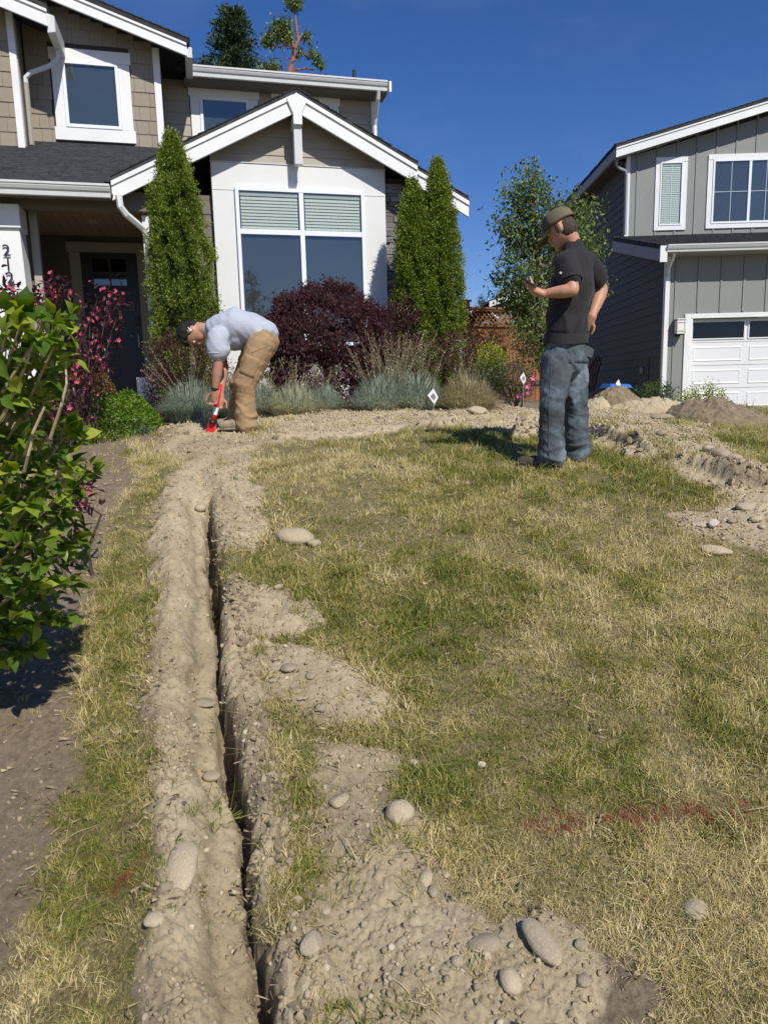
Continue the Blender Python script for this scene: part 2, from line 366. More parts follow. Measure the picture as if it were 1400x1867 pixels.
# soffits under the overhang
for a, b, n0 in ((uL+.01, RAKE_AP, -.22), (RAKE_AP, uR-.01, -.22), (uR, uR2-.01, -.10)):
    MB(ZL).pri([(a, gz(a)-.055), (b, gz(b)-.055), (b, gz(b)-.075), (a, gz(a)-.075)], n0, .5).build('soffit', M['taupe_d'], gr)
kp = lbox('king_post', M['gutter'], LH, .87, .98, -.26, -.16, 4.70, 5.28, bevel=.004)
lbox('outrigger', M['white'], kp, .865, .985, -.31, .0, 5.19, 5.33, bevel=.004)
MB(ZL).pri([(-.19, 4.74), (-.0, 4.74), (-.0, 5.12), (-.1, 5.12)], .885, .955, 'x').build('brace', M['gutter'], kp)
# --- bay panel
pan = lbox('bay_wall', M['panelw'], LH, -.243, 2.192, 0, .55, 1.2, 4.755, bevel=.004)
lbox('seam_strip', M['panelw'], pan, -.235, 2.184, -.006, -.001, 4.40, 4.409)
for (a, b) in ((-.243, -.145), (2.095, 2.192)):
    MB(ZL).pri([(a, 4.77), (b, 4.77), (b, gz(b)-.07), (a, gz(a)-.07)], .005, .05).build('corner_trim', M['taupe_l'], pan)
lbox('flashing', M['gutter'], pan, -.25, 2.2, -.012, .03, 4.757, 4.768)
gw = MB(ZL).pri([(-.2, 4.72), (2.15, 4.72), (2.15, gz(2.15)-.08), (RAKE_AP, RAKE_Z-.08), (-.2, gz(-.2)-.08)], .055, .3).build('gable_wall', M['dark_gap'], LH)
def lap(parent, u0, u1, z0, z1, n, exp, mt, top=None, Z0=ZL, th=.016, name='siding_board', maxlen=9):
    """lap boards, each its own wedge; top(u) optional roof underside that trims them"""
    z = z0; cache = {}
    while z < z1-.01:
        zt = min(z+exp+.012, z1)
        if top is None:
            key = round(zt-z, 3)
            if key not in cache:
                cache[key] = MB().add([(0, -th, 0), (u1-u0, -th, 0), (u1-u0, -.003, zt-z), (0, -.003, zt-z), (0, .004, 0), (u1-u0, .004, 0), (u1-u0, .004, zt-z), (0, .004, zt-z)],
                    [(0, 1, 2, 3), (4, 7, 6, 5), (0, 4, 5, 1), (1, 5, 6, 2), (2, 6, 7, 3), (3, 7, 4, 0)]).mesh(name, mt)
            link(name, cache[key], parent, loc=(u0, n, z-Z0))
        else:
            pts = [u for u in np.linspace(u0, u1, 200) if top(u) > z+.004]
            if len(pts) > 2:
                a, b = pts[0], pts[-1]; pt2 = [u for u in pts if top(u) > zt] or None
                if pt2: a2, b2 = pt2[0], pt2[-1]
                else: a2 = b2 = (a+b)/2; zt = min(zt, max(top(u) for u in pts))
                MB(Z0).add([(a, n-th, z), (b, n-th, z), (b2, n-.003, zt), (a2, n-.003, zt), (a, n+.004, z), (b, n+.004, z), (b2, n+.004, zt), (a2, n+.004, zt)],
                    [(0, 1, 2, 3), (4, 7, 6, 5), (0, 4, 5, 1), (1, 5, 6, 2), (2, 6, 7, 3), (3, 7, 4, 0)]).build(name, mt, parent)
        z += exp
lap(gw, -.145, 2.095, 4.77, 5.5, .05, .118, M['taupe_l'], top=lambda u: gz(u)-.078)
# --- windows
def window(house, u0, u1, z0, z1, n, fr=.05, casing=None, cm=None, panes=None, rail=None, muls=(), glass='glass', back='room', Z0=ZL, muntins=(), head=0, name='window', recess=0, depth=.045):
    """frame, panes and what shows behind them. panes: list of (ua,ub,za,zb,kind)"""
    w = MB(Z0)
    f = fr
    for a in ((u0, u1, z0, z0+f), (u0, u1, z1-f, z1)): w.box(a[0], a[1], n-depth, n-.002, a[2], a[3])
    for a in ((u0, u0+f), (u1-f, u1)): w.box(a[0], a[1], n-depth, n-.002, z0+f, z1-f)
    W_ = w.build(name, M['vinyl'], house, bevel=.003)
    if casing:
        cl, cr_, ct, cb, ext = casing; cmm = cm or M['white']
        lb = lambda nm, *a: MB(Z0).box(*a).build(nm, cmm, W_, bevel=.004)
        lb('casing', u0-cl, u0-.001, n-.028, n, z0, z1); lb('casing', u1+.001, u1+cr_, n-.028, n, z0, z1)
        lb('head_casing', u0-cl-ext, u1+cr_+ext, n-.036, n, z1+.001, z1+ct); lb('sill', u0-cl-ext, u1+cr_+ext, n-.034, n, z0-cb, z0-.001)
    cells_u = [u0+f]+[x for m_ in muls for x in (m_-.032, m_+.032)]+[u1-f]
    for m_ in muls: MB(Z0).box(m_-.032, m_+.032, n-depth+.004, n-.003, z0+f, z1-f).build('mullion', M['vinyl'], W_, bevel=.003)
    if rail: 
        for i in range(0, len(cells_u), 2): MB(Z0).box(cells_u[i], cells_u[i+1], n-depth+.002, n-.003, rail-.035, rail+.035).build('rail', M['vinyl'], W_, bevel=.003)
    cells_z = [z0+f]+([rail-.035, rail+.035] if rail else [])+[z1-f]
    k = 0
    for j in range(0, len(cells_z), 2):
        for i in range(0, len(cells_u), 2):
            a, b, c, d = cells_u[i], cells_u[i+1], cells_z[j], cells_z[j+1]
            kind = panes[k] if panes else back; k += 1
            MB(Z0).box(a, b, n-.030, n-.026, c, d).build('pane', M[glass], W_)
            if kind == 'blind':
                MB(Z0).box(a, b, n-.006, n-.004, c, d).build('backing', M['room'], W_)
                hgt = .042; sl = MB().add([(a+.02, -.006, 0), (b-.02, -.006, 0), (b-.02, .006, hgt*.95), (a+.02, .006, hgt*.95), (a+.02, -.0045, 0), (b-.02, -.0045, 0), (b-.02, .0075, hgt*.95), (a+.02, .0075, hgt*.95)],
                    [(0, 1, 2, 3), (7, 6, 5, 4), (0, 4, 5, 1), (2, 6, 7, 3), (1, 5, 6, 2), (3, 7, 4, 0)]).mesh('blind_slat', M['blind'])
                z = c+.01
                while z < d-.09: link('blind_slat', sl, W_, loc=(0, n-.016, z-Z0)); z += hgt
                MB(Z0).box(a+.015, b-.015, n-.022, n-.008, d-.06, d-.012).build('blind_head_rail', M['blind'], W_)
            else:
                MB(Z0).box(a, b, n-.008, n-.004, c, d).build('backing' if kind != 'screen' else 'insect_screen', M[kind], W_)
            for (mu, mv) in muntins:
                if mu is not None:
                    x = a+(b-a)*mu; MB(Z0).box(x-.007, x+.007, n-.025, n-.018, c, d).build('muntin', M['vinyl'], W_)
                if mv is not None:
                    z = c+(d-c)*mv; MB(Z0).box(a, b, n-.0245, n-.0185, z-.007, z+.007).build('muntin', M['vinyl'], W_)
    return W_
window(LH, .059, 1.872, 2.30, 4.44, .0, .05, muls=(.966,), rail=3.855, panes=['screen', 'curtain', 'blind', 'blind'], glass='glass_b', depth=.05)
window(LH, -2.325, -1.50, 5.81, 6.775, 2.25, .05, (.15, .17, .17, .19, .025), glass='glass_b', back='curtain')
window(LH, -.27, .565, 5.95, 6.675, 3.0, .05, (.155, .155, .17, .12, .025), glass='glass_b', back='curtain')
window(LH, 1.13, 1.99, 5.95, 6.675, 3.0, .05, (.155, .155, .17, .12, .025), glass='glass_b', back='curtain')
# --- stone wall right of the bay, and the brown wall left of it
sw = lbox('stone_wall', M['dark_gap'], LH, 2.19, 3.15, .17, 5.6, 1.2, 4.70)
rr = random.Random(5); z = 1.32; stone_me = []
for i in range(14):
    m = MB(); l = rr.uniform(.14, .38)
    bm_ = m.box(0, 1, -.5, .5, 0, 1).mesh('stone', M['stone'], bevel=.06); stone_me.append(bm_)
while z < 4.62:
    hh = rr.choice((.045, .06, .075, .09)); u = 2.196-rr.random()*.12
    while u < 3.15:
        w = rr.uniform(.12, .36); a = max(u, 2.195); b = min(u+w, 3.15)
        if b-a > .03 and z+hh < gz(b)-.08:
            d = rr.uniform(.03, .075)
            link('stone', rr.choice(stone_me), sw, loc=(a, .165-d/2+.01, z-ZL), scl=(b-a-.006, d, hh-.005))
        u += w
    z += hh
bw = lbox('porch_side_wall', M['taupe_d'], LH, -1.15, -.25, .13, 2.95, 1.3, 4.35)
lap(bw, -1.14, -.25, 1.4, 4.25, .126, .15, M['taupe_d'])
lbox('corner_trim', M['white'], bw, -1.19, -1.10, .09, .115, 1.45, 4.05, bevel=.003)
# --- porch roof, gutter, beam, ceiling
def pz(n): return 4.27+.5*(n+.35)
pr = slab('porch_roof', M['roof'], LH, [(-6, -.35, pz(-.35)), (-.3, -.35, pz(-.35)), (-.3, 3.0, pz(3.0)), (-6, 3.0, pz(3.0))], .05)
# the slab is trimmed to the valley with the gable roof
bpy.data.objects.remove(pr)
def valley_u(n): return RAKE_AP-(RAKE_Z+.03-pz(n))/SL
vq = [(-6, -.35, pz(-.35)), (valley_u(-.35)+.02, -.35, pz(-.35)), (min(valley_u(3.0), .2), 3.0, pz(3.0)), (-6, 3.0, pz(3.0))]
pr = slab('porch_roof', M['roof'], LH, vq, .05)
m = MB(ZL); r = random.Random(9); n = -.37; B = Vector((0, 1, .5)).normalized()
while n < 2.3:
    u = -4.6-r.random()*.3; lim = valley_u(n)
    while u < lim:
        w = r.uniform(.14, .42); a, b = u, min(u+w-.005, lim)
        if b-a > .03:
            t = .008+r.random()*.012; dn = r.uniform(-.012, .012); n0 = n+dn; n1 = n+.125*.9*1.2
            q = [(a, n0, pz(n0)), (b, n0, pz(n0)), (b, n1, pz(n1)), (a, n1, pz(n1))]
            m.add(q+[(a, n0, pz(n0)+t+.01), (b, n0, pz(n0)+t+.01), (b, n1, pz(n1)+.004), (a, n1, pz(n1)+.004)], [(0, 1, 5, 4), (1, 2, 6, 5), (3, 0, 4, 7), (4, 5, 6, 7)])
        u += w
    n += .125*.9
tag(m.build('roof_shingles', M['roof'], pr), kind='stuff')
def gutter(parent, u0, u1, n, ztop, hgt=.155, dep=.12, Z0=ZL, mt='gutter', ax='x'):
    """K-style gutter profile pushed along u"""
    P = [(0, 0), (-.012, -.004), (-dep, -.004), (-dep, -.03), (-dep+.012, -.036), (-dep+.012, -.05), (-dep+.03, -.085), (-dep+.05, -.105), (-dep+.055, -hgt), (0, -hgt)]
    g = MB(Z0).pri([(n+a, ztop+b) for a, b in P], u0, u1, 'x').build('gutter', M[mt], parent); return g
gutter(LH, -6, -1.52, -.36, 4.29)
lbox('porch_fascia', M['taupe_d'], LH, -6, -1.56, -.345, -.32, 4.12, 4.26)
lbox('porch_beam', M['taupe_d'], LH, -6, -1.12, -.02, .14, 4.08, 4.30)
lbox('eave_soffit', M['taupe_d'], LH, -6, -1.50, -.33, -.02, 4.19, 4.21)
pc = lbox('porch_ceiling', M['dark_gap'], LH, -4.6, -1.1, .1, 3.0, 4.36, 4.38)
for i in range(24):
    a = -4.5+i*.14
    if a < -1.25: lbox('soffit_board', M['ceiling'], pc, a, a+.134, .14, 2.95, 4.345, 4.358)
MB(ZL).tube([(-2.02, 1.9, 4.345), (-2.02, 1.9, 4.335)], [.10, .09], 20).build('recessed_light', M['beige_trim'], LH)
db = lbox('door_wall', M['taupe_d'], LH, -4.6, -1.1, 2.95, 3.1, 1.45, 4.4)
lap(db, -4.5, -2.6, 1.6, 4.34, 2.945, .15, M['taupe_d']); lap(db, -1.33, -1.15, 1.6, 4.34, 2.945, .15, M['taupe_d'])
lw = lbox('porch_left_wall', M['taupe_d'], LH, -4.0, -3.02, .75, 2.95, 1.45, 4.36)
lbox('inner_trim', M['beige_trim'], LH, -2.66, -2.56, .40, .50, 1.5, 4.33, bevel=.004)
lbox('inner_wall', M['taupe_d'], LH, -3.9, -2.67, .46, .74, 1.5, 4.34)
# door
dr = lbox('front_door', M['door'], LH, -2.385, -1.483, 2.90, 2.94, 1.63, 4.065, bevel=.003)
lbox('casing', M['beige_trim'], dr, -2.56, -2.387, 2.895, 2.945, 1.6, 4.07, bevel=.004); lbox('casing', M['beige_trim'], dr, -1.481, -1.345, 2.895, 2.945, 1.6, 4.07, bevel=.004)
lbox('head_casing', M['beige_trim'], dr, -2.60, -1.30, 2.885, 2.945, 4.071, 4.235, bevel=.004); lbox('threshold', M['conc'], dr, -2.40, -1.46, 2.82, 2.94, 1.602, 1.63)
for a, b in ((-2.20, -1.955), (-1.915, -1.67)):
    for c, d in ((3.53, 3.72), (3.755, 3.97)):
        lbox('pane', M['glass_b'] if c < 3.6 else M['glass_d'], dr, a, b, 2.890, 2.897, c, d)  # upper panes get darker glass to imitate a weaker sky reflection
lbox('door_rail', M['door'], dr, -2.22, -1.65, 2.880, 2.888, 3.47, 3.515, bevel=.004)
for a, b in ((-2.27, -1.96), (-1.91, -1.60)):
    for q in ((a, b, 3.35, 3.37), (a, b, 1.85, 1.87)): lbox('panel_moulding', M['door'], dr, q[0], q[1], 2.886, 2.899, q[2], q[3])
    for q in ((a, a+.02), (b-.02, b)): lbox('panel_moulding', M['door'], dr, q[0], q[1], 2.886, 2.899, 1.87, 3.35)
hd = lbox('keypad', M['black'], dr, -1.575, -1.515, 2.862, 2.898, 2.86, 3.02, bevel=.006)
MB(ZL).tube([(-1.545, 2.89, 2.72), (-1.545, 2.84, 2.70), (-1.545, 2.84, 2.52), (-1.545, 2.89, 2.50)], .012, 8).build('handle', M['vinyl'], hd)
# porch floor and step
pf = lbox('porch_floor', M['conc'], LH, -3.9, -1.16, .1, 2.94, 1.2, 1.60, bevel=.01)
lbox('step', M['conc'], pf, -3.2, -1.25, -.35, .099, 1.15, 1.46, bevel=.01)
lbox('plinth', M['white'], LH, -1.42, -1.19, .12, .32, 1.46, 1.90, bevel=.006)
# tapered column with numbers
cl = empty('column', (0, 0, 0)); cl.parent = LH
def frust(name, m_, p, u0, u1, u0t, u1t, n0, n1, n0t, n1t, z0, z1):
    return MB(ZL).add([(u0, n0, z0), (u1, n0, z0), (u1, n1, z0), (u0, n1, z0), (u0t, n0t, z1), (u1t, n0t, z1), (u1t, n1t, z1), (u0t, n1t, z1)],
        [(0, 3, 2, 1), (4, 5, 6, 7), (0, 1, 5, 4), (1, 2, 6, 5), (2, 3, 7, 6), (3, 0, 4, 7)]).build(name, m_, p, bevel=.006)
frust('shaft', M['white'], cl, -3.30, -2.635, -3.22, -2.69, -.12, .30, -.08, .28, 1.4, 3.80)
frust('capital', M['white'], cl, -3.26, -2.665, -3.26, -2.665, -.12, .30, -.12, .30, 3.80, 4.09)
FONT_OBS = []
def text_mesh(name, s, size, depth, m_, parent, loc, rot, bold=0):
    cu = bpy.data.curves.new(name, 'FONT'); cu.body = s; cu.size = size; cu.extrude = depth; cu.align_x = 'CENTER'; cu.offset = bold
    o = bpy.data.objects.new(name, cu); COL.objects.link(o)
    dg = bpy.context.evaluated_depsgraph_get(); me = bpy.data.meshes.new_from_object(o.evaluated_get(dg)); bpy.data.objects.remove(o)
    me.materials.clear(); me.materials.append(m_)
    q = link(name, me, parent); q.location = loc; q.rotation_euler = rot; return q
for k, (ch, zz) in enumerate((('2', 3.525), ('1', 3.354), ('2', 3.183), ('3', 3.012))):
    text_mesh('house_number', ch, .205, .004, M['black'], cl, (-2.862+k*.006, -.112-.003*k, zz-ZL-.072), (PI/2, 0, 0), 0)
# --- upper left shingled walls
def shakes(parent, u0, u1, z0, z1, n, course, top=None, holes=(), seed=1):
    r = random.Random(seed); z = z0; base = MB().add([(0, -.016, 0), (1, -.016, 0), (1, -.004, 1), (0, -.004, 1), (0, .004, 0), (1, .004, 0), (1, .004, 1), (0, .004, 1)],
        [(0, 1, 2, 3), (4, 7, 6, 5), (0, 4, 5, 1), (1, 5, 6, 2), (2, 6, 7, 3), (3, 7, 4, 0)]).mesh('shingle', M['taupe'])
    while z < z1:
        u = u0-r.random()*.15
        while u < u1:
            w = r.uniform(.13, .30); a, b = max(u, u0), min(u+w, u1); u += w
            if b-a < .02: continue
            zt = z+course+.01
            if top: 
                if top((a+b)/2) < z+.02: continue
                zt = min(zt, top((a+b)/2))
            segs = [(a, b)]
            for (ha, hb, hc, hd_) in holes:
                if z+course*.5 > hc and z+course*.5 < hd_:
                    ns = []
                    for (p, q) in segs:
                        if q <= ha or p >= hb: ns.append((p, q))
                        else:
                            if p < ha: ns.append((p, ha))
                            if q > hb: ns.append((hb, q))
                    segs = ns
            for p, q in segs:
                if q-p > .02: link('shingle', base, parent, loc=(p+.0015, n-r.random()*.002, z-ZL), scl=(q-p-.004, 1, zt-z))
        z += course
def r1(u): return 7.03-.318*(u+.44)          # right upper gable, top line of the rake
w1 = MB(ZL).pri([(-2.86, 5.45), (-.88, 5.45), (-.88, r1(-.88)-.08), (-2.86, r1(-2.86)-.08)], 2.255, 2.6).build('shingle_wall', M['dark_gap'], LH)
shakes(w1, -2.84, -.97, 5.57, 7.9, 2.25, .207, top=lambda u: r1(u)-.1, holes=((-2.50, -1.33, 5.6, 6.94),), seed=2)
lbox('corner_trim', M['white'], w1, -.97, -.865, 2.215, 2.25, 5.5, r1(-.9)-.12, bevel=.003)
lbox('side_wall', M['taupe'], w1, -.98, -.868, 2.252, 3.2, 5.4, 7.0)
def rf1(u0, u1, r, nf, nb, nm, Z0=ZL, dark=True):
    return MB(Z0).add([(u0, nf, r(u0)+.03), (u1, nf, r(u1)+.03), (u1, nb, r(u1)+.03), (u0, nb, r(u0)+.03), (u0, nf, r(u0)-.03), (u1, nf, r(u1)-.03), (u1, nb, r(u1)-.03), (u0, nb, r(u0)-.03)],
        [(0, 1, 2, 3), (7, 6, 5, 4), (0, 4, 5, 1), (1, 5, 6, 2), (2, 6, 7, 3), (3, 7, 4, 0)]).build(nm, M['roof'], LH)
ur = rf1(-5, -.40, r1, 1.80, 7, 'upper_roof')
m = MB(ZL); shingle_rows(m, (-.40, 1.79, r1(-.40)+.034), (0, 1, 0), (-1, 0, .318), 4, 4.0, .14, .3, 12); tag(m.build('roof_shingles', M['roof'], ur), kind='stuff')
rake(LH, -5, r1(-5)-.015, -.44, r1(-.44)-.015, 1.83, .20)
MB(ZL).pri([(-5, r1(-5)-.05), (-.45, r1(-.45)-.05), (-.45, r1(-.45)-.07), (-5, r1(-5)-.07)], 1.87, 2.25).build('soffit', M['taupe_d'], ur)
MB(ZL).box(-.47, -.36, 1.86, 2.62, 6.80, 6.96).build('eave_gutter', M['gutter'], ur, bevel=.01)
# left front gable
def r0(u): return 7.11-.33*(u+2.34)
w0 = MB(ZL).pri([(-5.2, 5.2), (-2.87, 5.2), (-2.87, r0(-2.87)-.1), (-5.2, r0(-5.2)-.1)], 1.806, 2.3).build('shingle_wall', M['taupe'], LH)
shakes(w0, -4.2, -2.96, 5.345, 8.2, 1.8, .207, top=lambda u: r0(u)-.1, seed=3)
lbox('corner_trim', M['white'], w0, -2.96, -2.865, 1.765, 1.80, 5.3, 7.18, bevel=.003)
lbox('return_trim', M['beige_trim'], w0, -2.867, -2.855, 1.80, 1.90, 5.3, 7.1)
u2 = rf1(-5.5, -2.33, r0, 1.355, 6, 'upper_roof')
rake(LH, -5.5, r0(-5.5)-.015, -2.34, r0(-2.34)-.015, 1.38, .235)
MB(ZL).pri([(-5.5, r0(-5.5)-.05), (-2.36, r0(-2.36)-.05), (-2.36, r0(-2.36)-.07), (-5.5, r0(-5.5)-.07)], 1.42, 1.8).build('soffit', M['taupe_d'], u2)
MB(ZL).pri([(-2.36, 6.78), (-2.25, 6.80), (-2.25, 7.02), (-2.36, 7.05)], 1.41, 2.2).build('eave_gutter', M['gutter'], u2, bevel=.01)
ds = MB(ZL).tube([(-2.32, 1.95, 6.80), (-2.33, 1.95, 6.68), (-2.45, 1.94, 6.56), (-2.72, 1.92, 6.44), (-2.80, 1.92, 6.36), (-2.80, 1.92, 6.28)], .036, 6).build('downspout', M['gutter'], LH)
MB(ZL).tube([(-2.80, 1.92, 6.29), (-2.80, 1.92, 5.42)], .038, 6).build('lower_pipe', M['taupe_l'], ds)
# --- upper wall with two windows, its roof and gutter
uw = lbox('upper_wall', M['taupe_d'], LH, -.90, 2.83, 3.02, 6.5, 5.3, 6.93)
def lap_holes(parent, u0, u1, z0, z1, n, exp, mt, holes):
    z = z0
    while z < z1-.02:
        segs = [(u0, u1)]
        for (ha, hb, hc, hd_) in holes:
            if z+exp > hc and z < hd_:
                ns = []
                for p, q in segs:
                    if q <= ha or p >= hb: ns.append((p, q))
                    else:
                        if p < ha: ns.append((p, ha))
                        if q > hb: ns.append((hb, q))
                segs = ns
        for p, q in segs: lap(parent, p, q, z, min(z+exp, z1), n, exp, mt)
        z += exp
lap_holes(uw, -.86, 2.74, 5.48, 6.92, 3.01, .185, M['taupe_l'], ((-.44, .735, 5.83, 6.85), (.96, 2.16, 5.83, 6.85)))
lbox('corner_trim', M['white'], uw, 2.74, 2.835, 2.97, 3.005, 5.3, 6.85, bevel=.003)
rt = slab('upper_roof', M['roof'], LH, [(-.6, 2.60, 6.98), (3.0, 2.60, 6.98), (3.0, 7.5, 8.4), (-.6, 7.5, 8.4)], .05)
m = MB(ZL); shingle_rows(m, (-.6, 2.58, 6.985), (1, 0, 0), (0, 1, .29), 3.6, 5.0, .14, .3, 14); tag(m.build('roof_shingles', M['roof'], rt), kind='stuff')
gutter(LH, -.40, 2.93, 2.60, 6.975)
MB(ZL).pri([(2.5, 6.97), (7.4, 8.38), (7.4, 8.2), (2.5, 6.80)], 2.96, 3.0, 'x').build('rake_board', M['white'], LH)
lbox('eave_soffit', M['taupe_d'], rt, -.5, 2.95, 2.62, 3.0, 6.80, 6.82)
MB(ZL).tube([(2.78, 2.56, 6.83), (2.78, 2.62, 6.72), (2.79, 2.86, 6.50), (2.79, 2.93, 6.38), (2.79, 2.94, 5.3)], .04, 6).build('downspout', M['white'], LH)
MB(ZL).tube([(2.52, 3.3, 7.1), (2.52, 3.3, 7.43)], .032, 10).build('vent_pipe', M['black'], LH)
MB(ZL).tube([(1.93, 3.4, 7.15), (1.93, 3.4, 7.31), (1.93, 3.4, 7.35)], [.15, .15, .05], 14).build('roof_vent', M['black'], LH)
# downspout at the porch
MB(ZL).tube([(-1.43, -.30, 4.20), (-1.42, -.29, 4.06), (-1.36, -.24, 3.98), (-1.18, -.02, 3.86), (-1.12, .05, 3.76), (-1.12, .06, 1.5)], .042, 6).build('downspout', M['white'], LH)
# side and rear so the house stands from other angles
lbox('main_block', M['taupe_l'], LH, -6.0, 2.8, 6.6, 12, 1.2, 6.9)
# ------------------------------------------------------------------ right house
ZR = .9
RH = empty('house', (6, 15.5, ZR), math.radians(-1.25), 'grey board and batten house with white garage door at the right edge', 'house')
def rbox(n, m, p, *a, bevel=0): return MB(ZR).box(*a).build(n, m, p, bevel=bevel)
D0, D1 = .55, 5.28     # door opening
gwall = MB(ZR)
gwall.box(-.02, .515, 0, .3, .9, 4.40); gwall.box(D1+.04, 6.4, 0, .3, .9, 4.40); gwall.box(.515, D1+.04, 0, .3, 3.02, 4.40)
gw_ = gwall.build('garage_wall', M['grey_bb'], RH)
bm1 = MB().box(-.019, .019, -.018, -.001, 0, 1).mesh('batten', M['grey_bb'])
for i in range(14):
    u = .167+i*.4675; z0 = .95 if (u < .40 or u > D1+.2) else 3.115
    link('batten', bm1, gw_, loc=(u, 0, z0-ZR), scl=(1, 1, 4.38-z0))
rbox('corner_trim', M['white'], gw_, -.05, .042, -.026, -.001, 1.0, 4.30, bevel=.003)
rbox('corner_trim', M['white'], gw_, -.05, -.023, .0, .09, 1.0, 4.30)
rbox('door_trim', M['white'], gw_, .382, .513, -.03, -.001, .98, 3.085, bevel=.004); rbox('door_trim', M['white'], gw_, D1+.04, D1+.17, -.03, -.001, .98, 3.085, bevel=.004)
rbox('door_head_trim', M['white'], gw_, .514, D1+.039, -.03, -.001, 2.99, 3.085, bevel=.004)
rbox('jamb', M['white'], gw_, .516, .548, -.02, .12, 1.0, 2.988); rbox('jamb', M['white'], gw_, D1+.002, D1+.036, -.02, .12, 1.0, 2.988)
rbox('base_sill', M['white'], gw_, .30, 6.4, -.02, .10, .99, 1.045)
rbox('slab_edge', M['conc'], gw_, 1.62, 6.4, -.22, .10, .75, .985, bevel=.01)
rbox('slab_gap', M['dark_gap'], gw_, .6, 1.615, .02, .2, .7, .985)
rbox('slab_post', M['white'], gw_, 2.13, 2.24, -.25, -.223, .62, 1.02)
gd = empty('garage_door', (0, 0, 0)); gd.parent = RH
zs = [2.985, 2.50, 2.02, 1.54, 1.05]; cw = (D1-D0)/4
for i in range(4):
    sec = rbox('door_section', M['garage'], gd, D0, D1, .12, .155, zs[i+1]+.004, zs[i]-.003, bevel=.003)
    for j in range(4):
        a = D0+j*cw+.075; b = a+cw-.15; c, d = zs[i+1]+.085, zs[i]-.085
        if i == 0:
            rbox('pane', M['glass_d'], sec, a-.02, b+.02, .108, .114, c, d+.02)
            rbox('window_backing', M['room'], sec, a-.02, b+.02, .115, .119, c, d+.02)
            for q in ((a-.045, b+.045, c-.025, c), (a-.045, b+.045, d+.02, d+.045)): rbox('window_frame', M['garage'], sec, q[0], q[1], .102, .119, q[2], q[3])
            for q in ((a-.045, a-.02), (b+.02, b+.045)): rbox('window_frame', M['garage'], sec, q[0], q[1], .102, .119, c, d+.02)
        else:
            m = MB(ZR)   # raised panel with sloping shoulders in a sunk frame
            m.add([(a, .1195, c), (b, .1195, c), (b, .1195, d), (a, .1195, d), (a+.02, .108, c+.02), (b-.02, .108, c+.02), (b-.02, .108, d-.02), (a+.02, .108, d-.02), (a+.045, .116, c+.045), (b-.045, .116, c+.045), (b-.045, .116, d-.045), (a+.045, .116, d-.045)],
                [(0, 1, 5, 4), (1, 2, 6, 5), (2, 3, 7, 6), (3, 0, 4, 7), (4, 5, 9, 8), (5, 6, 10, 9), (6, 7, 11, 10), (7, 4, 8, 11), (8, 9, 10, 11)])
            m.build('raised_panel', M['garage'], sec)
# pent roof
pen = MB(ZR).pri([(-.42, 4.40), (2.9, 5.22), (2.9, 5.16), (-.42, 4.34)], -.33, 6.6, 'x').build('garage_roof', M['roof'], RH)
m = MB(ZR); shingle_rows(m, (-.34, -.43, 4.405), (1, 0, 0), (0, 1, .247), 6.9, 3.4, .14, .3, 22); tag(m.build('roof_shingles', M['roof'], pen), kind='stuff')
gutter(RH, -.20, 6.6, -.40, 4.40, .14, .12, ZR)
MB(ZR).pri([(-.42, 4.33), (2.9, 5.14), (2.9, 4.90), (-.42, 4.09)], -.33, -.30, 'x').build('side_fascia', M['grey_trim'], RH, bevel=.003)
rbox('fascia_end', M['white'], RH, -.335, -.19, -.455, -.421, 4.07, 4.385, bevel=.004)
rbox('eave_soffit', M['grey_trim'], RH, -.3, 6.5, -.4, 0, 4.24, 4.26)
MB(ZR).tube([(-.02, -.36, 4.25), (-.02, -.32, 4.16), (-.02, -.12, 4.02), (-.02, -.05, 3.95), (-.02, -.05, 3.85)], .035, 6).build('downspout', M['white'], RH)
# upper storey
uwall = MB(ZR).pri([(-.02, 5.0), (6.5, 5.0), (6.5, 8.7), (-.02, 7.05)], 2.9, 3.2).build('upper_wall', M['grey_bb'], RH)
def ru(u): return 7.19+.262*(u+.41)
holes = ((.652, 1.417, 5.352, 7.02), (1.90, 4.6, 5.357, 7.05))
for i in range(14):
    u = .241+i*.468-.02
    if u > 6.4: break
    segs = [(5.20, ru(u)-.09)]
    for (a, b, c, d) in holes:
        if a-.02 < u < b+.02: segs = [s_ for p, q in segs for s_ in ((p, c), (d, q))]
    for p, q in segs: link('batten', bm1, uwall, loc=(u, 2.9, p-ZR), scl=(1, 1, q-p))
rbox('corner_trim', M['white'], uwall, -.05, .045, 2.87, 2.899, 5.22, 7.12, bevel=.003)
rbox('corner_trim', M['grey_trim'], uwall, -.05, -.023, 2.9, 2.99, 5.22, 7.1)
window(RH, .765, 1.305, 5.46, 6.91, 2.9, .035, (.11, .11, .11, .11, 0), glass='glass', panes=['blind'], Z0=ZR, muntins=((.5, None), (None, .5)))
window(RH, 2.02, 4.48, 5.47, 6.93, 2.9, .045, (.12, .12, .12, .11, 0), glass='glass_b', panes=['screen', 'curtain', 'screen'], muls=(2.905, 3.70), Z0=ZR, muntins=((.5, None), (None, .5)))
rake(RH, -.41, ru(-.41)-.015, 7.0, ru(7.0)-.015, 2.5, .235, Z0=ZR)
um = MB(ZR).add([(-.43, 2.47, ru(-.43)+.03), (7, 2.47, ru(7)+.03), (7, 12, ru(7)+.03), (-.43, 12, ru(-.43)+.03), (-.43, 2.47, ru(-.43)-.03), (7, 2.47, ru(7)-.03), (7, 12, ru(7)-.03), (-.43, 12, ru(-.43)-.03)],
    [(0, 1, 2, 3), (7, 6, 5, 4), (0, 4, 5, 1), (1, 5, 6, 2), (2, 6, 7, 3), (3, 7, 4, 0)]).build('upper_roof', M['roof'], RH)
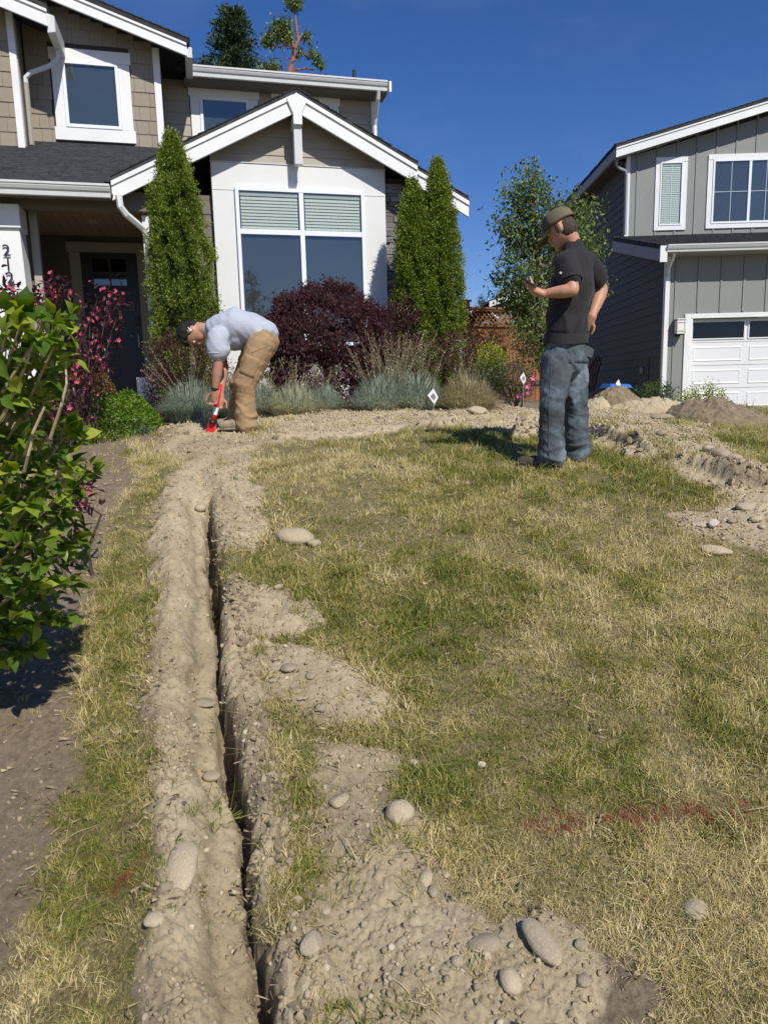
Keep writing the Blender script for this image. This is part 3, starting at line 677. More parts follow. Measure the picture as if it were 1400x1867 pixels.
m = MB(ZR); shingle_rows(m, (-.44, 2.46, ru(-.44)+.034), (0, 1, 0), (1, 0, .262), 6, 7.5, .14, .3, 23); tag(m.build('roof_shingles', M['roof'], um), kind='stuff')
MB(ZR).pri([(-.43, ru(-.43)-.03), (-.36, ru(-.36)-.03), (-.36, ru(-.43)-.24), (-.43, ru(-.43)-.24)], 2.54, 12).build('side_gutter', M['grey_trim'], um, bevel=.01)
MB(ZR).pri([(-.36, ru(-.36)-.22), (6.8, ru(6.8)-.06), (6.8, ru(6.8)-.09), (-.36, ru(-.36)-.24)], 2.54, 2.9).build('soffit', M['grey_trim'], um)
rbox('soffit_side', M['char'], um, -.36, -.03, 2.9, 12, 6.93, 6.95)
MB(ZR).tube([(-.33, 2.72, 6.94), (-.33, 2.72, 6.83), (-.25, 2.73, 6.76), (-.10, 2.75, 6.70), (-.07, 2.76, 6.60), (-.07, 2.76, 5.26)], .036, 6).build('downspout', M['grey_trim'], RH)
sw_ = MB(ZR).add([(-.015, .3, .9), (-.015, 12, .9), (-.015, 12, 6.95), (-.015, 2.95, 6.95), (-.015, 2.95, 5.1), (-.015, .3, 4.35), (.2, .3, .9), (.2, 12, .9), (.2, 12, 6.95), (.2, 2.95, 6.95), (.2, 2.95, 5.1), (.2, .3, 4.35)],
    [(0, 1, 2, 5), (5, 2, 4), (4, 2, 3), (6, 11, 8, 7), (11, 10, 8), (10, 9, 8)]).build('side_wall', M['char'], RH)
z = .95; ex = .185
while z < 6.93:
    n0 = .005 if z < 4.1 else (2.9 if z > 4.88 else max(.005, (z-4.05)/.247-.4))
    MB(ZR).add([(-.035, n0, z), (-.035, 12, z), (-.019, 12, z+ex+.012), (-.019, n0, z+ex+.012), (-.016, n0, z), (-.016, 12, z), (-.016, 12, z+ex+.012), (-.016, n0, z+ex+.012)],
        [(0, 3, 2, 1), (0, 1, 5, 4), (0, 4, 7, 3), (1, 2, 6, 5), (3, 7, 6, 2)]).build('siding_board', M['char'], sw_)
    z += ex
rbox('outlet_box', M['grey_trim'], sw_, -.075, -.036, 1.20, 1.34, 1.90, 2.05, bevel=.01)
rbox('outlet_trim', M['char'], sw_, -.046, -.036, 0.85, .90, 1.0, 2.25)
# lantern
la = rbox('wall_lamp', M['black'], RH, .195, .285, -.06, -.019, 2.63, 2.96, bevel=.004)
rbox('lamp_glass', M['lampglass'], la, .16, .33, -.21, -.062, 2.69, 2.95, bevel=.004)
for a in (.155, .305): 
    for b in (-.217, -.075): rbox('lamp_bar', M['gutter'], la, a, a+.028, b, b+.014, 2.68, 2.96)
for zz in (2.672, 2.73, 2.90, 2.955): rbox('lamp_band', M['gutter'], la, .15, .34, -.222, -.215, zz, zz+.016)
rbox('lamp_cap', M['gutter'], la, .145, .345, -.225, -.02, 2.962, 2.985, bevel=.004)
rbox('lamp_base', M['black'], la, .17, .32, -.205, -.07, 2.655, 2.67)
# mass behind
rbox('main_block', M['char'], RH, .21, 6.4, 6, 12, .9, 6.9)
# ------------------------------------------------------------------ far neighbour beyond the fence
ZN = 1.2
NH = empty('house', (5.2, 31, ZN), math.radians(-6), 'pale house with dark roof and white rake seen over the cedar fence', 'house')
MB(ZN).pri([(-.25, 1.2), (8, 1.2), (8, 6.2), (4, 7.2), (-.25, 5.75)], .5, 8).build('wall', M['grey_bb'], NH)
def rn(u): return 5.35+.33*(u+.6)
MB(ZN).pri([(-3.6, rn(-3.6)-.9), (-.6, rn(-.6)), (4, rn(4)), (4, rn(4)-.07), (-.6, rn(-.6)-.07), (-3.6, rn(-3.6)-.97)], 0.1, 9).build('roof', M['roof'], NH)
MB(ZN).pri([(-.6, rn(-.6)-.07), (4, rn(4)-.07), (4, rn(4)-.30), (-.6, rn(-.6)-.30)], 0, .05).build('rake_board', M['white'], NH)
MB(ZN).tube([(-.55, .2, rn(-.6)-.35), (-.5, .2, rn(-.6)-.55), (-.2, .3, rn(-.6)-.75), (-.15, .35, 4.0)], .05, 6).build('downspout', M['white'], NH)
# ------------------------------------------------------------------ cedar fence
def fence(name, A, B, zt, zb, label, lattice=True):
    A = Vector(A); B = Vector(B); L = (B-A).length; rz = math.atan2(B.y-A.y, B.x-A.x)
    F_ = empty(name, (A.x, A.y, zb), rz, label, 'fence'); H = zt-zb
    bd = MB().box(0, .138, -.009, .009, .05, H-(.26 if lattice else .02)).mesh('board', M['cedar'], bevel=.003)
    n = int(L/.143)
    for i in range(n): link('board', bd, F_, loc=(.05+i*.143, random.uniform(-.004, .004), 0))
    for z in (.35, H-.32, H-.05): MB().box(0, L, -.05, -.012, z, z+.07).build('rail', M['cedar'], F_, bevel=.004)
    MB().box(-.02, L, -.07, .05, H-.02, H+.015).build('cap_rail', M['cedar'], F_, bevel=.004)
    if lattice:
        k = int(L/.09)
        for i in range(k):
            for s in (-1, 1):
                x = i*.09+.05; m_ = MB().add([(x, -.006+s*.006, H-.25), (x+.028, -.006+s*.006, H-.25), (x+.028+s*.2, -.006+s*.006, H-.05), (x+s*.2, -.006+s*.006, H-.05), (x, s*.006-.002, H-.25), (x+.028, s*.006-.002, H-.25), (x+.028+s*.2, s*.006-.002, H-.05), (x+s*.2, s*.006-.002, H-.05)],
                    [(0, 1, 2, 3), (7, 6, 5, 4), (0, 4, 5, 1), (1, 5, 6, 2), (2, 6, 7, 3), (3, 7, 4, 0)])
                if 0 < x+s*.2 < L: m_.build('lattice_slat', M['cedar'], F_)
    for x in [0]+[L]*(1 if L < 2 else 1):
        p = MB().box(x-.05, x+.05, -.06, .06, -.4, H+.10).build('post', M['cedar'], F_, bevel=.006)
        MB().pri([(x-.075, H+.10), (x+.075, H+.10), (x+.07, H+.135), (x-.07, H+.135)], -.085, .085).build('post_cap', M['cedar'], p, bevel=.004)
    return F_
fence('cedar_fence', (1.515, 13.0, 0), (3.0, 13.65, 0), 3.04, 1.35, 'reddish cedar board fence with lattice top between the right hedge trees and the young tree')
fence('cedar_fence', (1.20, 12.7, 0), (1.42, 14.2, 0), 2.98, 1.35, 'short cedar fence return running back beside the right hedge trees', False)
fence('cedar_fence', (3.15, 15.0, 0), (3.85, 15.2, 0), 2.72, 1.3, 'low sunlit orange board fence behind the man in black', False)
# ------------------------------------------------------------------ ground: one sheet, trench and spoil modelled in it
def poly(pts): return np.array([[p.x, p.y] for p in (GP(a, b) for a, b in pts)])
def sdist(x, y, P):
    """signed distance to polygon, positive inside"""
    d = np.full(x.shape, 1e9); ins = np.zeros(x.shape, bool); n = len(P)
    for i in range(n):
        ax, ay = P[i]; bx, by_ = P[(i+1) % n]; ex, ey = bx-ax, by_-ay
        t = np.clip(((x-ax)*ex+(y-ay)*ey)/(ex*ex+ey*ey+1e-12), 0, 1)
        d = np.minimum(d, np.hypot(x-ax-t*ex, y-ay-t*ey))
        c = ((ay > y) != (by_ > y)) & (x < (bx-ax)*(y-ay)/(by_-ay+1e-12)+ax); ins ^= c
    return np.where(ins, d, -d)
DIRT = [poly(q) for q in (
    [(345, 842), (305, 880), (285, 930), (268, 1000), (285, 1060), (280, 1150), (272, 1230), (268, 1350), (282, 1450), (278, 1550), (295, 1650), (262, 1750), (262, 1867), (255, 2100), (470, 2100), (492, 1867),
     (480, 1780), (472, 1690), (500, 1600), (505, 1500), (500, 1400), (490, 1290), (478, 1200), (470, 1100), (405, 1068), (402, 1010), (480, 1000), (476, 930), (470, 860), (430, 838)],
    [(395, 1078), (480, 1068), (530, 1085), (590, 1110), (588, 1140), (530, 1160), (455, 1180), (410, 1180)],
    [(470, 1172), (560, 1172), (620, 1200), (690, 1245), (712, 1285), (690, 1306), (600, 1318), (530, 1300), (470, 1250)],
    [(575, 1345), (700, 1352), (735, 1375), (725, 1420), (700, 1450), (760, 1480), (800, 1560), (795, 1625), (850, 1655), (905, 1685), (1000, 1665), (1075, 1712), (1100, 1745), (1105, 1800), (1085, 1867), (1080, 2100), (470, 2100), (485, 1867), (480, 1780), (560, 1700), (585, 1600), (590, 1500), (570, 1420)],
    [(285, 815), (295, 782), (380, 775), (480, 768), (600, 752), (760, 752), (900, 748), (985, 757), (1000, 775), (960, 800), (900, 786), (780, 778), (640, 803), (540, 800), (470, 815), (435, 850), (340, 850)],
    [(1065, 735), (1120, 718), (1230, 742), (1290, 775), (1310, 800), (1400, 850), (1500, 900), (1500, 1010), (1400, 1002), (1330, 985), (1240, 962), (1228, 936), (1330, 922), (1250, 872), (1150, 832), (1075, 806)],
)]
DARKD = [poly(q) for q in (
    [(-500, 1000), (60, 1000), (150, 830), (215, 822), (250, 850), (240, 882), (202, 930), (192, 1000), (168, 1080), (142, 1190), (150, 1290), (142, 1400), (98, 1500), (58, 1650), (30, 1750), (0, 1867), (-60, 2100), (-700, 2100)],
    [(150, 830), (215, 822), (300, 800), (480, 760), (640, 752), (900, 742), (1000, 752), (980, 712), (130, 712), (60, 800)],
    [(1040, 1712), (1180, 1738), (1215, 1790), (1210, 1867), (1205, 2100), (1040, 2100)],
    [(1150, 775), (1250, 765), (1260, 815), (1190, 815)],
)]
RED = [(GP(x, y), r) for x, y, r in ((980, 1508, .045), (1030, 1498, .05), (1080, 1492, .04), (1160, 1488, .05), (1220, 1482, .055), (1280, 1476, .05), (1335, 1474, .05), (240, 1602, .05), (225, 1625, .05), (640, 1150, .0))]
SLIT = np.array([[p.y, p.x] for p in (GP(a, b) for a, b in ((480, 2000), (481, 1867), (479, 1790), (464, 1700), (456, 1600), (443, 1500), (426, 1400), (410, 1260), (399, 1150), (392, 1080), (386, 1000), (381, 935), (373, 880), (372, 850)))])
RT = np.array([[p.x, p.y] for p in (GP(a, b) for a, b in ((1070, 792), (1120, 812), (1170, 832), (1230, 850), (1290, 872), (1340, 892), (1420, 912), (1520, 950)))])
SLIT_END = SLIT[-1, 0]
def masks(x, y):
    wob = .05*fbm(x, y, 0, 5, 4, 3)+.022*vn(x, y, 0, 28, 5)
    s = np.full(x.shape, -9.0)
    for P in DIRT: s = np.maximum(s, sdist(x, y, P)+wob*np.clip(y/2.5, .7, 2.2))
    k = np.full(x.shape, -9.0)
    for P in DARKD: k = np.maximum(k, sdist(x, y, P)+wob*1.2)
    return s, k
def height(x, y, s, k):
    z = base_z(x, y)+.018*fbm(x, y, 0, 1.1, 3, 21)
    near = np.clip((15-y)/4, 0, 1)
    dirt = np.clip(s/.03+.5, 0, 1); dk = np.clip(k/.05+.5, 0, 1)
    # trench across the lawn
    xc = np.interp(y, SLIT[:, 0], SLIT[:, 1]); d = x-xc+.055*fbm(x*0, y, 0, 3.2, 3, 31)+.026*fbm(x*.4, y, 0, 17, 3, 33)
    t = np.clip((SLIT_END+.12-y)/.35, 0, 1)*np.clip((y+.5)/.5, 0, 1)
    deep = np.clip((SLIT_END-.62-y)/.25, 0, 1)
    gap = np.clip(.50+.9*vn(x*0, y, 0, 2.3, 37)+.6*vn(x*0, y, 0, 7, 38)+.55*np.clip(1-np.abs(y-3.65)/.7, 0, 1), .12, 1)*np.clip(.6+(y-1.4)*.25, .6, 1.25)      # how open and deep the slit is along its length
    wl_ = -.002-.030*gap; wr_ = .010+.014*gap
    prof = np.interp(d, [-.36, -.29, -.22, -.165, -.12, -.09, -.05], [0, .03, .058, .045, .0, -.035, -.045])
    prof = np.where(d > -.05, -.045-.012*np.clip((d+.05)/.03, 0, 1), prof)
    prof = np.where((d > wl_-.018) & (d < wr_), -.050-(.030+.15*gap)*np.clip((d-wl_+.018)/.024, 0, 1)**.8, prof)
    prof = np.where(d >= wr_, np.interp(d-wr_, [0, .006, .035, .09, .16, .25], [-.10, -.0, .045, .048, .018, 0]), prof)
    shallow = np.interp(d, [-.36, -.27, -.17, -.08, -.01, .04, .10, .2, .3], [0, .035, .05, .02, -.03, .0, .045, .035, 0])
    z = z+t*(prof*deep+shallow*(1-deep))
    z = z-t*deep*.022*np.clip(1-np.abs(d+.105+.03*vn(x*0, y, 0, 3, 39))/.018, 0, 1)*np.clip(.4+1.2*vn(x*0, y, 0, 2.6, 40), 0, 1)
    rim = np.interp(d, [-.36, -.30, -.24, -.20, .02, .035, .12, .24], [0, .45, .45, .1, .1, 1, 1, 0])*t*deep
    inside = t*deep*((d > wl_-.008) & (d < wr_+.012))*1.0+t*deep*.5*np.clip(1-np.abs(d+.105)/.03, 0, 1)  # darkens the slit's colour in place of its shade, and streaks the furrow
    # spoil heaps
    pile = np.clip(s/.22, 0, 1)**.7
    side = np.clip((np.abs(d+.05)-.26)/.12, 0, 1)
    z = z+dirt*pile*side*near*(.035+.025*fbm(x, y, 0, 3, 3, 41))*np.clip(1.0+0*y, 0, 1)
    # ridge of clods along the bed and the right hand trench
    xr = np.clip(x, RT[0, 0], 20); yr = np.interp(xr, RT[:, 0], RT[:, 1]); e = (y-yr)/math.hypot(1, .35)+.10*fbm(x, y, 0, 3, 3, 51)
    tr = np.clip((x-RT[0, 0]+.05)/.15, 0, 1)*np.clip((10-x)/2, 0, 1)
    z = z+tr*np.interp(e, [-.16, -.06, -.03, .02, .10, .2, .34, .5], [0, .01, .03, .06, .085, .07, .03, 0])*(.8+.8*vn(x, y, 0, 3.2, 52))
    rough_r = tr*np.interp(e, [-.1, .0, .2, .4], [0, 1, 1, 0])
    top = np.clip((y-5.0)/.4, 0, 1)*dirt*(x < 2)
    z = z+top*(.045*fbm(x, y, 0, 3.0, 4, 61)+.02)
    # clods and crumbs
    c1, v1 = cell(x, y, 9, 5); c2, v2 = cell(x, y, 26, 6); c3, v3 = cell(x, y, 60, 8)
    patch = np.clip(.5+1.6*fbm(x, y, 0, 2.6, 3, 71), 0, 1)
    cl = np.clip(.5-c1, 0, 1)*v1*.05*(patch*.3*(y < 4.6)+rim*1.0+rough_r*1.3)+np.minimum(np.clip(.55-c2, 0, 1)*1.6, .4)*v2*.030*(.12+.6*patch+1.2*rim+rough_r*2)+np.minimum(np.clip(.5-c3, 0, 1)*1.8, .4)*v3*.013*(.4+.7*patch+rim)
    fine = .006*fbm(x, y, 0, 9, 5, 81, .6)+.0065*fbm(x, y, 0, 60, 3, 83, .8)*(.5+patch)+.004*np.abs(fbm(x, y, 0, 24, 3, 85))*rim
    fl = 1-.65*np.interp(d, [-.13, -.10, -.03, -.01], [0, 1, 1, 0])*t*deep
    z = z+np.maximum(dirt, dk*.55)*(cl+fine)*fl*near
    z = z-(1-np.maximum(dirt, dk))*.006*near
    # old trowel step along the left path
    global _damp_shade; _damp_shade = np.clip(inside*1.3+rough_r*(.55+.9*vn(x, y, 0, 5, 61))+rim*(.35+1.0*vn(x, y, 0, 4, 62))+(.5+.45*np.clip((y-5.2)/1, 0, 1))*np.clip(fbm(x, y, 0, 1.6, 3, 63)*2.2-.35+.55*np.clip((y-5.2)/1, 0, 1), 0, 1)+.55*np.clip((.10-np.abs(s))/.1, 0, 1)*(y < 5)*(.5+vn(x, y, 0, 6, 64)), 0, 1)  # damp soil patches, plus the slit's shade put into the soil colour
    return z, dirt, dk
def make_ground():
    ys = [-1.0]
    rows = [-500, -200, -60, -20, -8, -3, -1.0, -.2, .4, .8]+list(1.0*np.exp(np.linspace(0, math.log(11.5), 640)))+[12.2, 13.5, 15, 17, 20, 25, 35, 60, 120, 300, 900]
    ts = [-60, -20, -8, -4, -2.4, -1.6, -1.2, -1.0, -.9, -.82, -.76, -.71, -.67]+list(np.linspace(-.64, .66, 500))+[.70, .75, .82, .92, 1.05, 1.3, 1.8, 2.8, 5, 10, 25, 60]
    y = np.array(rows)[:, None]+0*np.array(ts)[None]; sc = np.where(y > 1, np.minimum(y, 30), 1.0); x = np.array(ts)[None]*sc
    nr, nc = y.shape; X, Y = x.ravel(), y.ravel()
    s, k = masks(X, Y); Z, dirt, dk = height(X, Y, s, k)
    red = np.zeros(X.shape)
    for p, r in RED:
        if r: red = np.maximum(red, np.clip(1.3-np.hypot((X-p.x), (Y-p.y)*1.3)/r, 0, 1))
    dirtc = dirt*(1-.78*_damp_shade); dkc = np.maximum(dk, np.where(dirt > .3, .9, 0))
    i = np.arange(nr-1)[:, None]*nc+np.arange(nc-1)[None]; i = i.ravel()
    F = np.stack([i, i+1, i+nc+1, i+nc], 1)
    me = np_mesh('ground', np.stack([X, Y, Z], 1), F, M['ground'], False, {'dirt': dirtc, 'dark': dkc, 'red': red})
    o = link('ground', me); tag(o, kind='structure', label='lawn ground with a narrow trench and spoil cut through it'); return o
def ground_mat():
    m, t, b = nt('soil_and_thatch')
    at = lambda n: N(t, 'ShaderNodeAttribute', attribute_name=n).outputs['Fac']
    n1 = noise_node(t, 3.0, 8, .62); n2 = noise_node(t, 38, 6, .7); n3 = noise_node(t, 2.1, 3, .5)
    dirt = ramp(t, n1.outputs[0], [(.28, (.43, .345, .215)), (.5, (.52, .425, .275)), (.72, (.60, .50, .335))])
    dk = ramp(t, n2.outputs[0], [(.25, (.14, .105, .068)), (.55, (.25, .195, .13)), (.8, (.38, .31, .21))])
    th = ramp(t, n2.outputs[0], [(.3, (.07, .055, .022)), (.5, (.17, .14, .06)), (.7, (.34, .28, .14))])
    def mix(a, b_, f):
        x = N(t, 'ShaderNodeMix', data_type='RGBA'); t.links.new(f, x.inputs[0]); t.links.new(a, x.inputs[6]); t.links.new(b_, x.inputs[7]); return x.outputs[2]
    nth = noise_node(t, 150, 3, .7, (1, .35, 1)); th = ramp(t, nth.outputs[0], [(.32, (.07, .055, .022)), (.5, (.19, .16, .07)), (.68, (.36, .30, .15))])  # thatch tones darkened to include the shade between tufts
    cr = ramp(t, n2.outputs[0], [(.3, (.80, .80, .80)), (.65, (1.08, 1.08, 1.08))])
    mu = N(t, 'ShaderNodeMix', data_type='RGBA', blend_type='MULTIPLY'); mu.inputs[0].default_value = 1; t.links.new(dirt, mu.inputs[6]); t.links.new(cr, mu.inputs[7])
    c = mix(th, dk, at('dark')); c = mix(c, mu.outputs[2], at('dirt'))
    t.links.new(c, b.inputs['Base Color']); b.inputs['Roughness'].default_value = .95; b.inputs['Specular IOR Level'].default_value = .15
    bn = noise_node(t, 95, 8, .8); bp = N(t, 'ShaderNodeBump'); bp.inputs['Strength'].default_value = .9; bp.inputs['Distance'].default_value = .010
    t.links.new(bn.outputs[0], bp.inputs['Height']); t.links.new(bp.outputs[0], b.inputs['Normal']); return m
M['ground'] = ground_mat()
GO = make_ground()
def zsurf(x, y):
    x = np.atleast_1d(np.asarray(x, float)); y = np.atleast_1d(np.asarray(y, float)); s, k = masks(x, y); z, d, dk = height(x, y, s, k); return z, s, k
# ------------------------------------------------------------------ instancing by geometry nodes, for what nobody could count
def gn_scatter(name, pts, rots, scl, idx, tint, protos, label=None):
    me = bpy.data.meshes.new(name); me.vertices.add(len(pts)); me.vertices.foreach_set('co', np.asarray(pts, np.float32).ravel())
    a = me.attributes.new('rot', 'FLOAT_VECTOR', 'POINT'); a.data.foreach_set('vector', np.asarray(rots, np.float32).ravel())
    a = me.attributes.new('scl', 'FLOAT', 'POINT'); a.data.foreach_set('value', np.asarray(scl, np.float32))
    a = me.attributes.new('idx', 'INT', 'POINT'); a.data.foreach_set('value', np.asarray(idx, np.int32))
    a = me.attributes.new('itint', 'FLOAT', 'POINT'); a.data.foreach_set('value', np.asarray(tint, np.float32))
    o = link(name, me); c = bpy.data.collections.new(name+'_kinds')
    for p in protos: c.objects.link(p)
    g = bpy.data.node_groups.new(name+'_nodes', 'GeometryNodeTree')
    g.interface.new_socket('Geometry', in_out='INPUT', socket_type='NodeSocketGeometry'); g.interface.new_socket('Geometry', in_out='OUTPUT', socket_type='NodeSocketGeometry')
    ni = g.nodes.new('NodeGroupInput'); no = g.nodes.new('NodeGroupOutput'); ip = g.nodes.new('GeometryNodeInstanceOnPoints')
    ci = g.nodes.new('GeometryNodeCollectionInfo'); ci.inputs['Collection'].default_value = c; ci.inputs['Separate Children'].default_value = True; ci.inputs['Reset Children'].default_value = True
    def na(n, ty):
        x = g.nodes.new('GeometryNodeInputNamedAttribute'); x.data_type = ty; x.inputs['Name'].default_value = n; return x.outputs['Attribute']
    er = g.nodes.new('FunctionNodeEulerToRotation'); L = g.links.new
    L(na('rot', 'FLOAT_VECTOR'), er.inputs[0]); L(ni.outputs[0], ip.inputs['Points']); L(ci.outputs[0], ip.inputs['Instance'])
    ip.inputs['Pick Instance'].default_value = True
    L(na('idx', 'INT'), ip.inputs['Instance Index']); L(er.outputs[0], ip.inputs['Rotation']); L(na('scl', 'FLOAT'), ip.inputs['Scale']); L(ip.outputs[0], no.inputs[0])
    md = o.modifiers.new('scatter', 'NODES'); md.node_group = g
    return tag(o, label, kind='stuff')
def proto(name, me): return bpy.data.objects.new(name, me)
def tuft_mesh(name, n, rad, hmin, hmax, w, lean, mt, seed, curl=.5):
    r = np.random.default_rng(seed); V = []; F = []; T = []
    ma = r.random()*2*PI
    for i in range(n):
        a = r.random()*2*PI; q = rad*math.sqrt(r.random()); x0, y0 = q*math.cos(a), q*math.sin(a)
        h = r.uniform(hmin, hmax); la = ma+r.normal()*.9; le = abs(r.normal())*lean; dx, dy = math.cos(la), math.sin(la)
        ww = w*r.uniform(.6, 1.2); sa = r.random()*PI; sx, sy = math.cos(sa)*ww/2, math.sin(sa)*ww/2; b = len(V); tt = r.random()
        for f_, wf in ((0, 1), (.5, .8)):
            hx = le*h*(f_**(1+curl)); hz = h*f_*(1-.35*le*f_)
            V += [(x0+dx*hx-sx*wf, y0+dy*hx-sy*wf, hz-.004*(f_ == 0)), (x0+dx*hx+sx*wf, y0+dy*hx+sy*wf, hz-.004*(f_ == 0))]
        V.append((x0+dx*le*h, y0+dy*le*h, h*max(.12, 1-.55*le))); T += [tt]*5
        F += [(b, b+1, b+3), (b, b+3, b+2), (b+2, b+3, b+4)]
    return np_mesh(name, V, F, mt, False, {'tint': T})
def grass_mat():
    m, t, b = nt('lawn_blades')
    a = N(t, 'ShaderNodeAttribute', attribute_name='tint'); c = N(t, 'ShaderNodeAttribute', attribute_name='itint'); c.attribute_type = 'INSTANCER'
    ad = N(t, 'ShaderNodeMath', operation='MULTIPLY_ADD'); ad.inputs[1].default_value = .50; t.links.new(a.outputs['Fac'], ad.inputs[0]); t.links.new(c.outputs['Fac'], ad.inputs[2])
    col = ramp(t, ad.outputs[0], [(.0, (.10, .155, .020)), (.25, (.205, .235, .042)), (.45, (.38, .345, .095)), (.65, (.56, .465, .175)), (1, (.74, .63, .35))])
    lt = N(t, 'ShaderNodeMath', operation='LESS_THAN'); lt.inputs[1].default_value = -.5; t.links.new(c.outputs['Fac'], lt.inputs[0])
    mx0 = N(t, 'ShaderNodeMix', data_type='RGBA'); mx0.inputs[7].default_value = (.36, .11, .06, 1); t.links.new(lt.outputs[0], mx0.inputs[0]); t.links.new(col, mx0.inputs[6]); col = mx0.outputs[2]
    t.links.new(col, b.inputs['Base Color']); b.inputs['Roughness'].default_value = .7; b.inputs['Specular IOR Level'].default_value = .25
    tr = N(t, 'ShaderNodeBsdfTranslucent'); mx = N(t, 'ShaderNodeMixShader'); mx.inputs[0].default_value = .28
    t.links.new(col, tr.inputs['Color']); t.links.new(b.outputs[0], mx.inputs[1]); t.links.new(tr.outputs[0], mx.inputs[2]); t.links.new(mx.outputs[0], t.nodes['Material Output'].inputs['Surface'])
    return m
M['grass'] = grass_mat()
GK = [proto('tuft_%02d' % i, tuft_mesh('tuft', 20, .026, .018, .048, .0030, 1.0, M['grass'], 100+i)) for i in range(6)]
GK += [proto('tuft_%02d' % (6+i), tuft_mesh('tuft', 17, .04, .018, .055, .0028, 1.9, M['grass'], 120+i)) for i in range(4)]
BEDP = poly([(150, 800), (290, 775), (480, 762), (640, 752), (900, 742), (1000, 750), (985, 700), (900, 705), (100, 700)])
def grass():
    pts = []
    r = np.random.default_rng(3)
    for (y0, y1, dens) in ((.85, 2.2, 4600), (2.2, 3.6, 2700), (3.6, 5.5, 1400), (5.5, 8, 650), (8, 13, 200)):
        xa, xb = -.72*y1-.25, .74*y1+.3; n = int((y1-y0)*(xb-xa)*dens)
        P = np.stack([r.uniform(xa, xb, n), r.uniform(y0, y1, n)], 1); P = P[(P[:, 0] > -.74*P[:, 1]-.25) & (P[:, 0] < .78*P[:, 1]+.3)]; pts.append(P)
    P = np.concatenate(pts); x, y = P[:, 0], P[:, 1]
    z, s, k = zsurf(x, y)
    bare = np.maximum(s, k)
    pr_ = np.clip(.55-bare/.035, 0, 1)
    # sparse survivors in the spoil, mostly by the rough right side of the trench and between the heaps
    xc = np.interp(y, SLIT[:, 0], SLIT[:, 1]); d = x-xc
    sp = np.clip(fbm(x, y, 0, 3.4, 3, 91)*3-.6, 0, 1)*.35*((d > .09) & (d < .5) & (y < 3.6))+.05*np.clip(fbm(x, y, 0, 6, 2, 93)*3, 0, 1)
    sp = sp+.5*((y > 4.9) & (y < 7))*np.clip(fbm(x, y, 0, 2.2, 3, 95)*3-.4, 0, 1)+.6*((x > 1.4) & (y > 5.5))*np.clip(fbm(x, y, 0, 2.2, 3, 96)*3-.2, 0, 1)
    pr_ = np.maximum(pr_, sp*(np.abs(d-.01) > .05))
    thin = np.clip(.75+.8*fbm(x, y, 0, 1.7, 3, 97)+.7*vn(x, y, 0, 11, 98), .22, 1)
    keep = (r.random(len(x)) < pr_*thin) & (sdist(x, y, BEDP) < 0) & (y < 12.5)
    x, y, z, s, k = x[keep], y[keep], z[keep], s[keep], k[keep]; n = len(x)
    big = .36+1.15*fbm(x, y, 0, .9, 3, 101)+.55*fbm(x, y, 0, 4, 3, 103)
    edge = np.clip(1-np.abs(np.maximum(s, k))/.10, 0, 1)*.16
    far = np.clip((y-4)/4, 0, 1)*.14
    mott = .50*fbm(x, y, 0, 6, 3, 109); tint = big*.50+.065+edge+far+mott+.17*r.normal(size=n); tint = np.clip(.30+(tint-.30)*1.25, 0, .70)
    for p, q in RED:
        if q: m_ = (np.hypot(x-p.x, (y-p.y)*1.6) < q*(1.25 if p.x > 0 else .9)) & (r.random(n) < (.62 if p.x > 0 else .4)); tint = np.where(m_, -1, tint)
    lean = r.normal(size=(n, 2))*.22; rots = np.stack([lean[:, 0], lean[:, 1], r.random(n)*2*PI], 1)
    scl = r.uniform(.65, 1.25, n)*np.clip(1+(y-2.5)*.10, .9, 1.6)*np.clip(.95+.5*fbm(x, y, 0, 2, 2, 105)+.4*vn(x, y, 0, 12, 99), .5, 1.45)
    idx = np.where(r.random(n) < .55, r.integers(0, 6, n), r.integers(6, 10, n))
    gn_scatter('lawn_grass', np.stack([x, y, z-.002], 1), rots, scl, idx, tint, GK, 'short half dry lawn grass, green mixed with straw'); print('tufts', n)
grass()
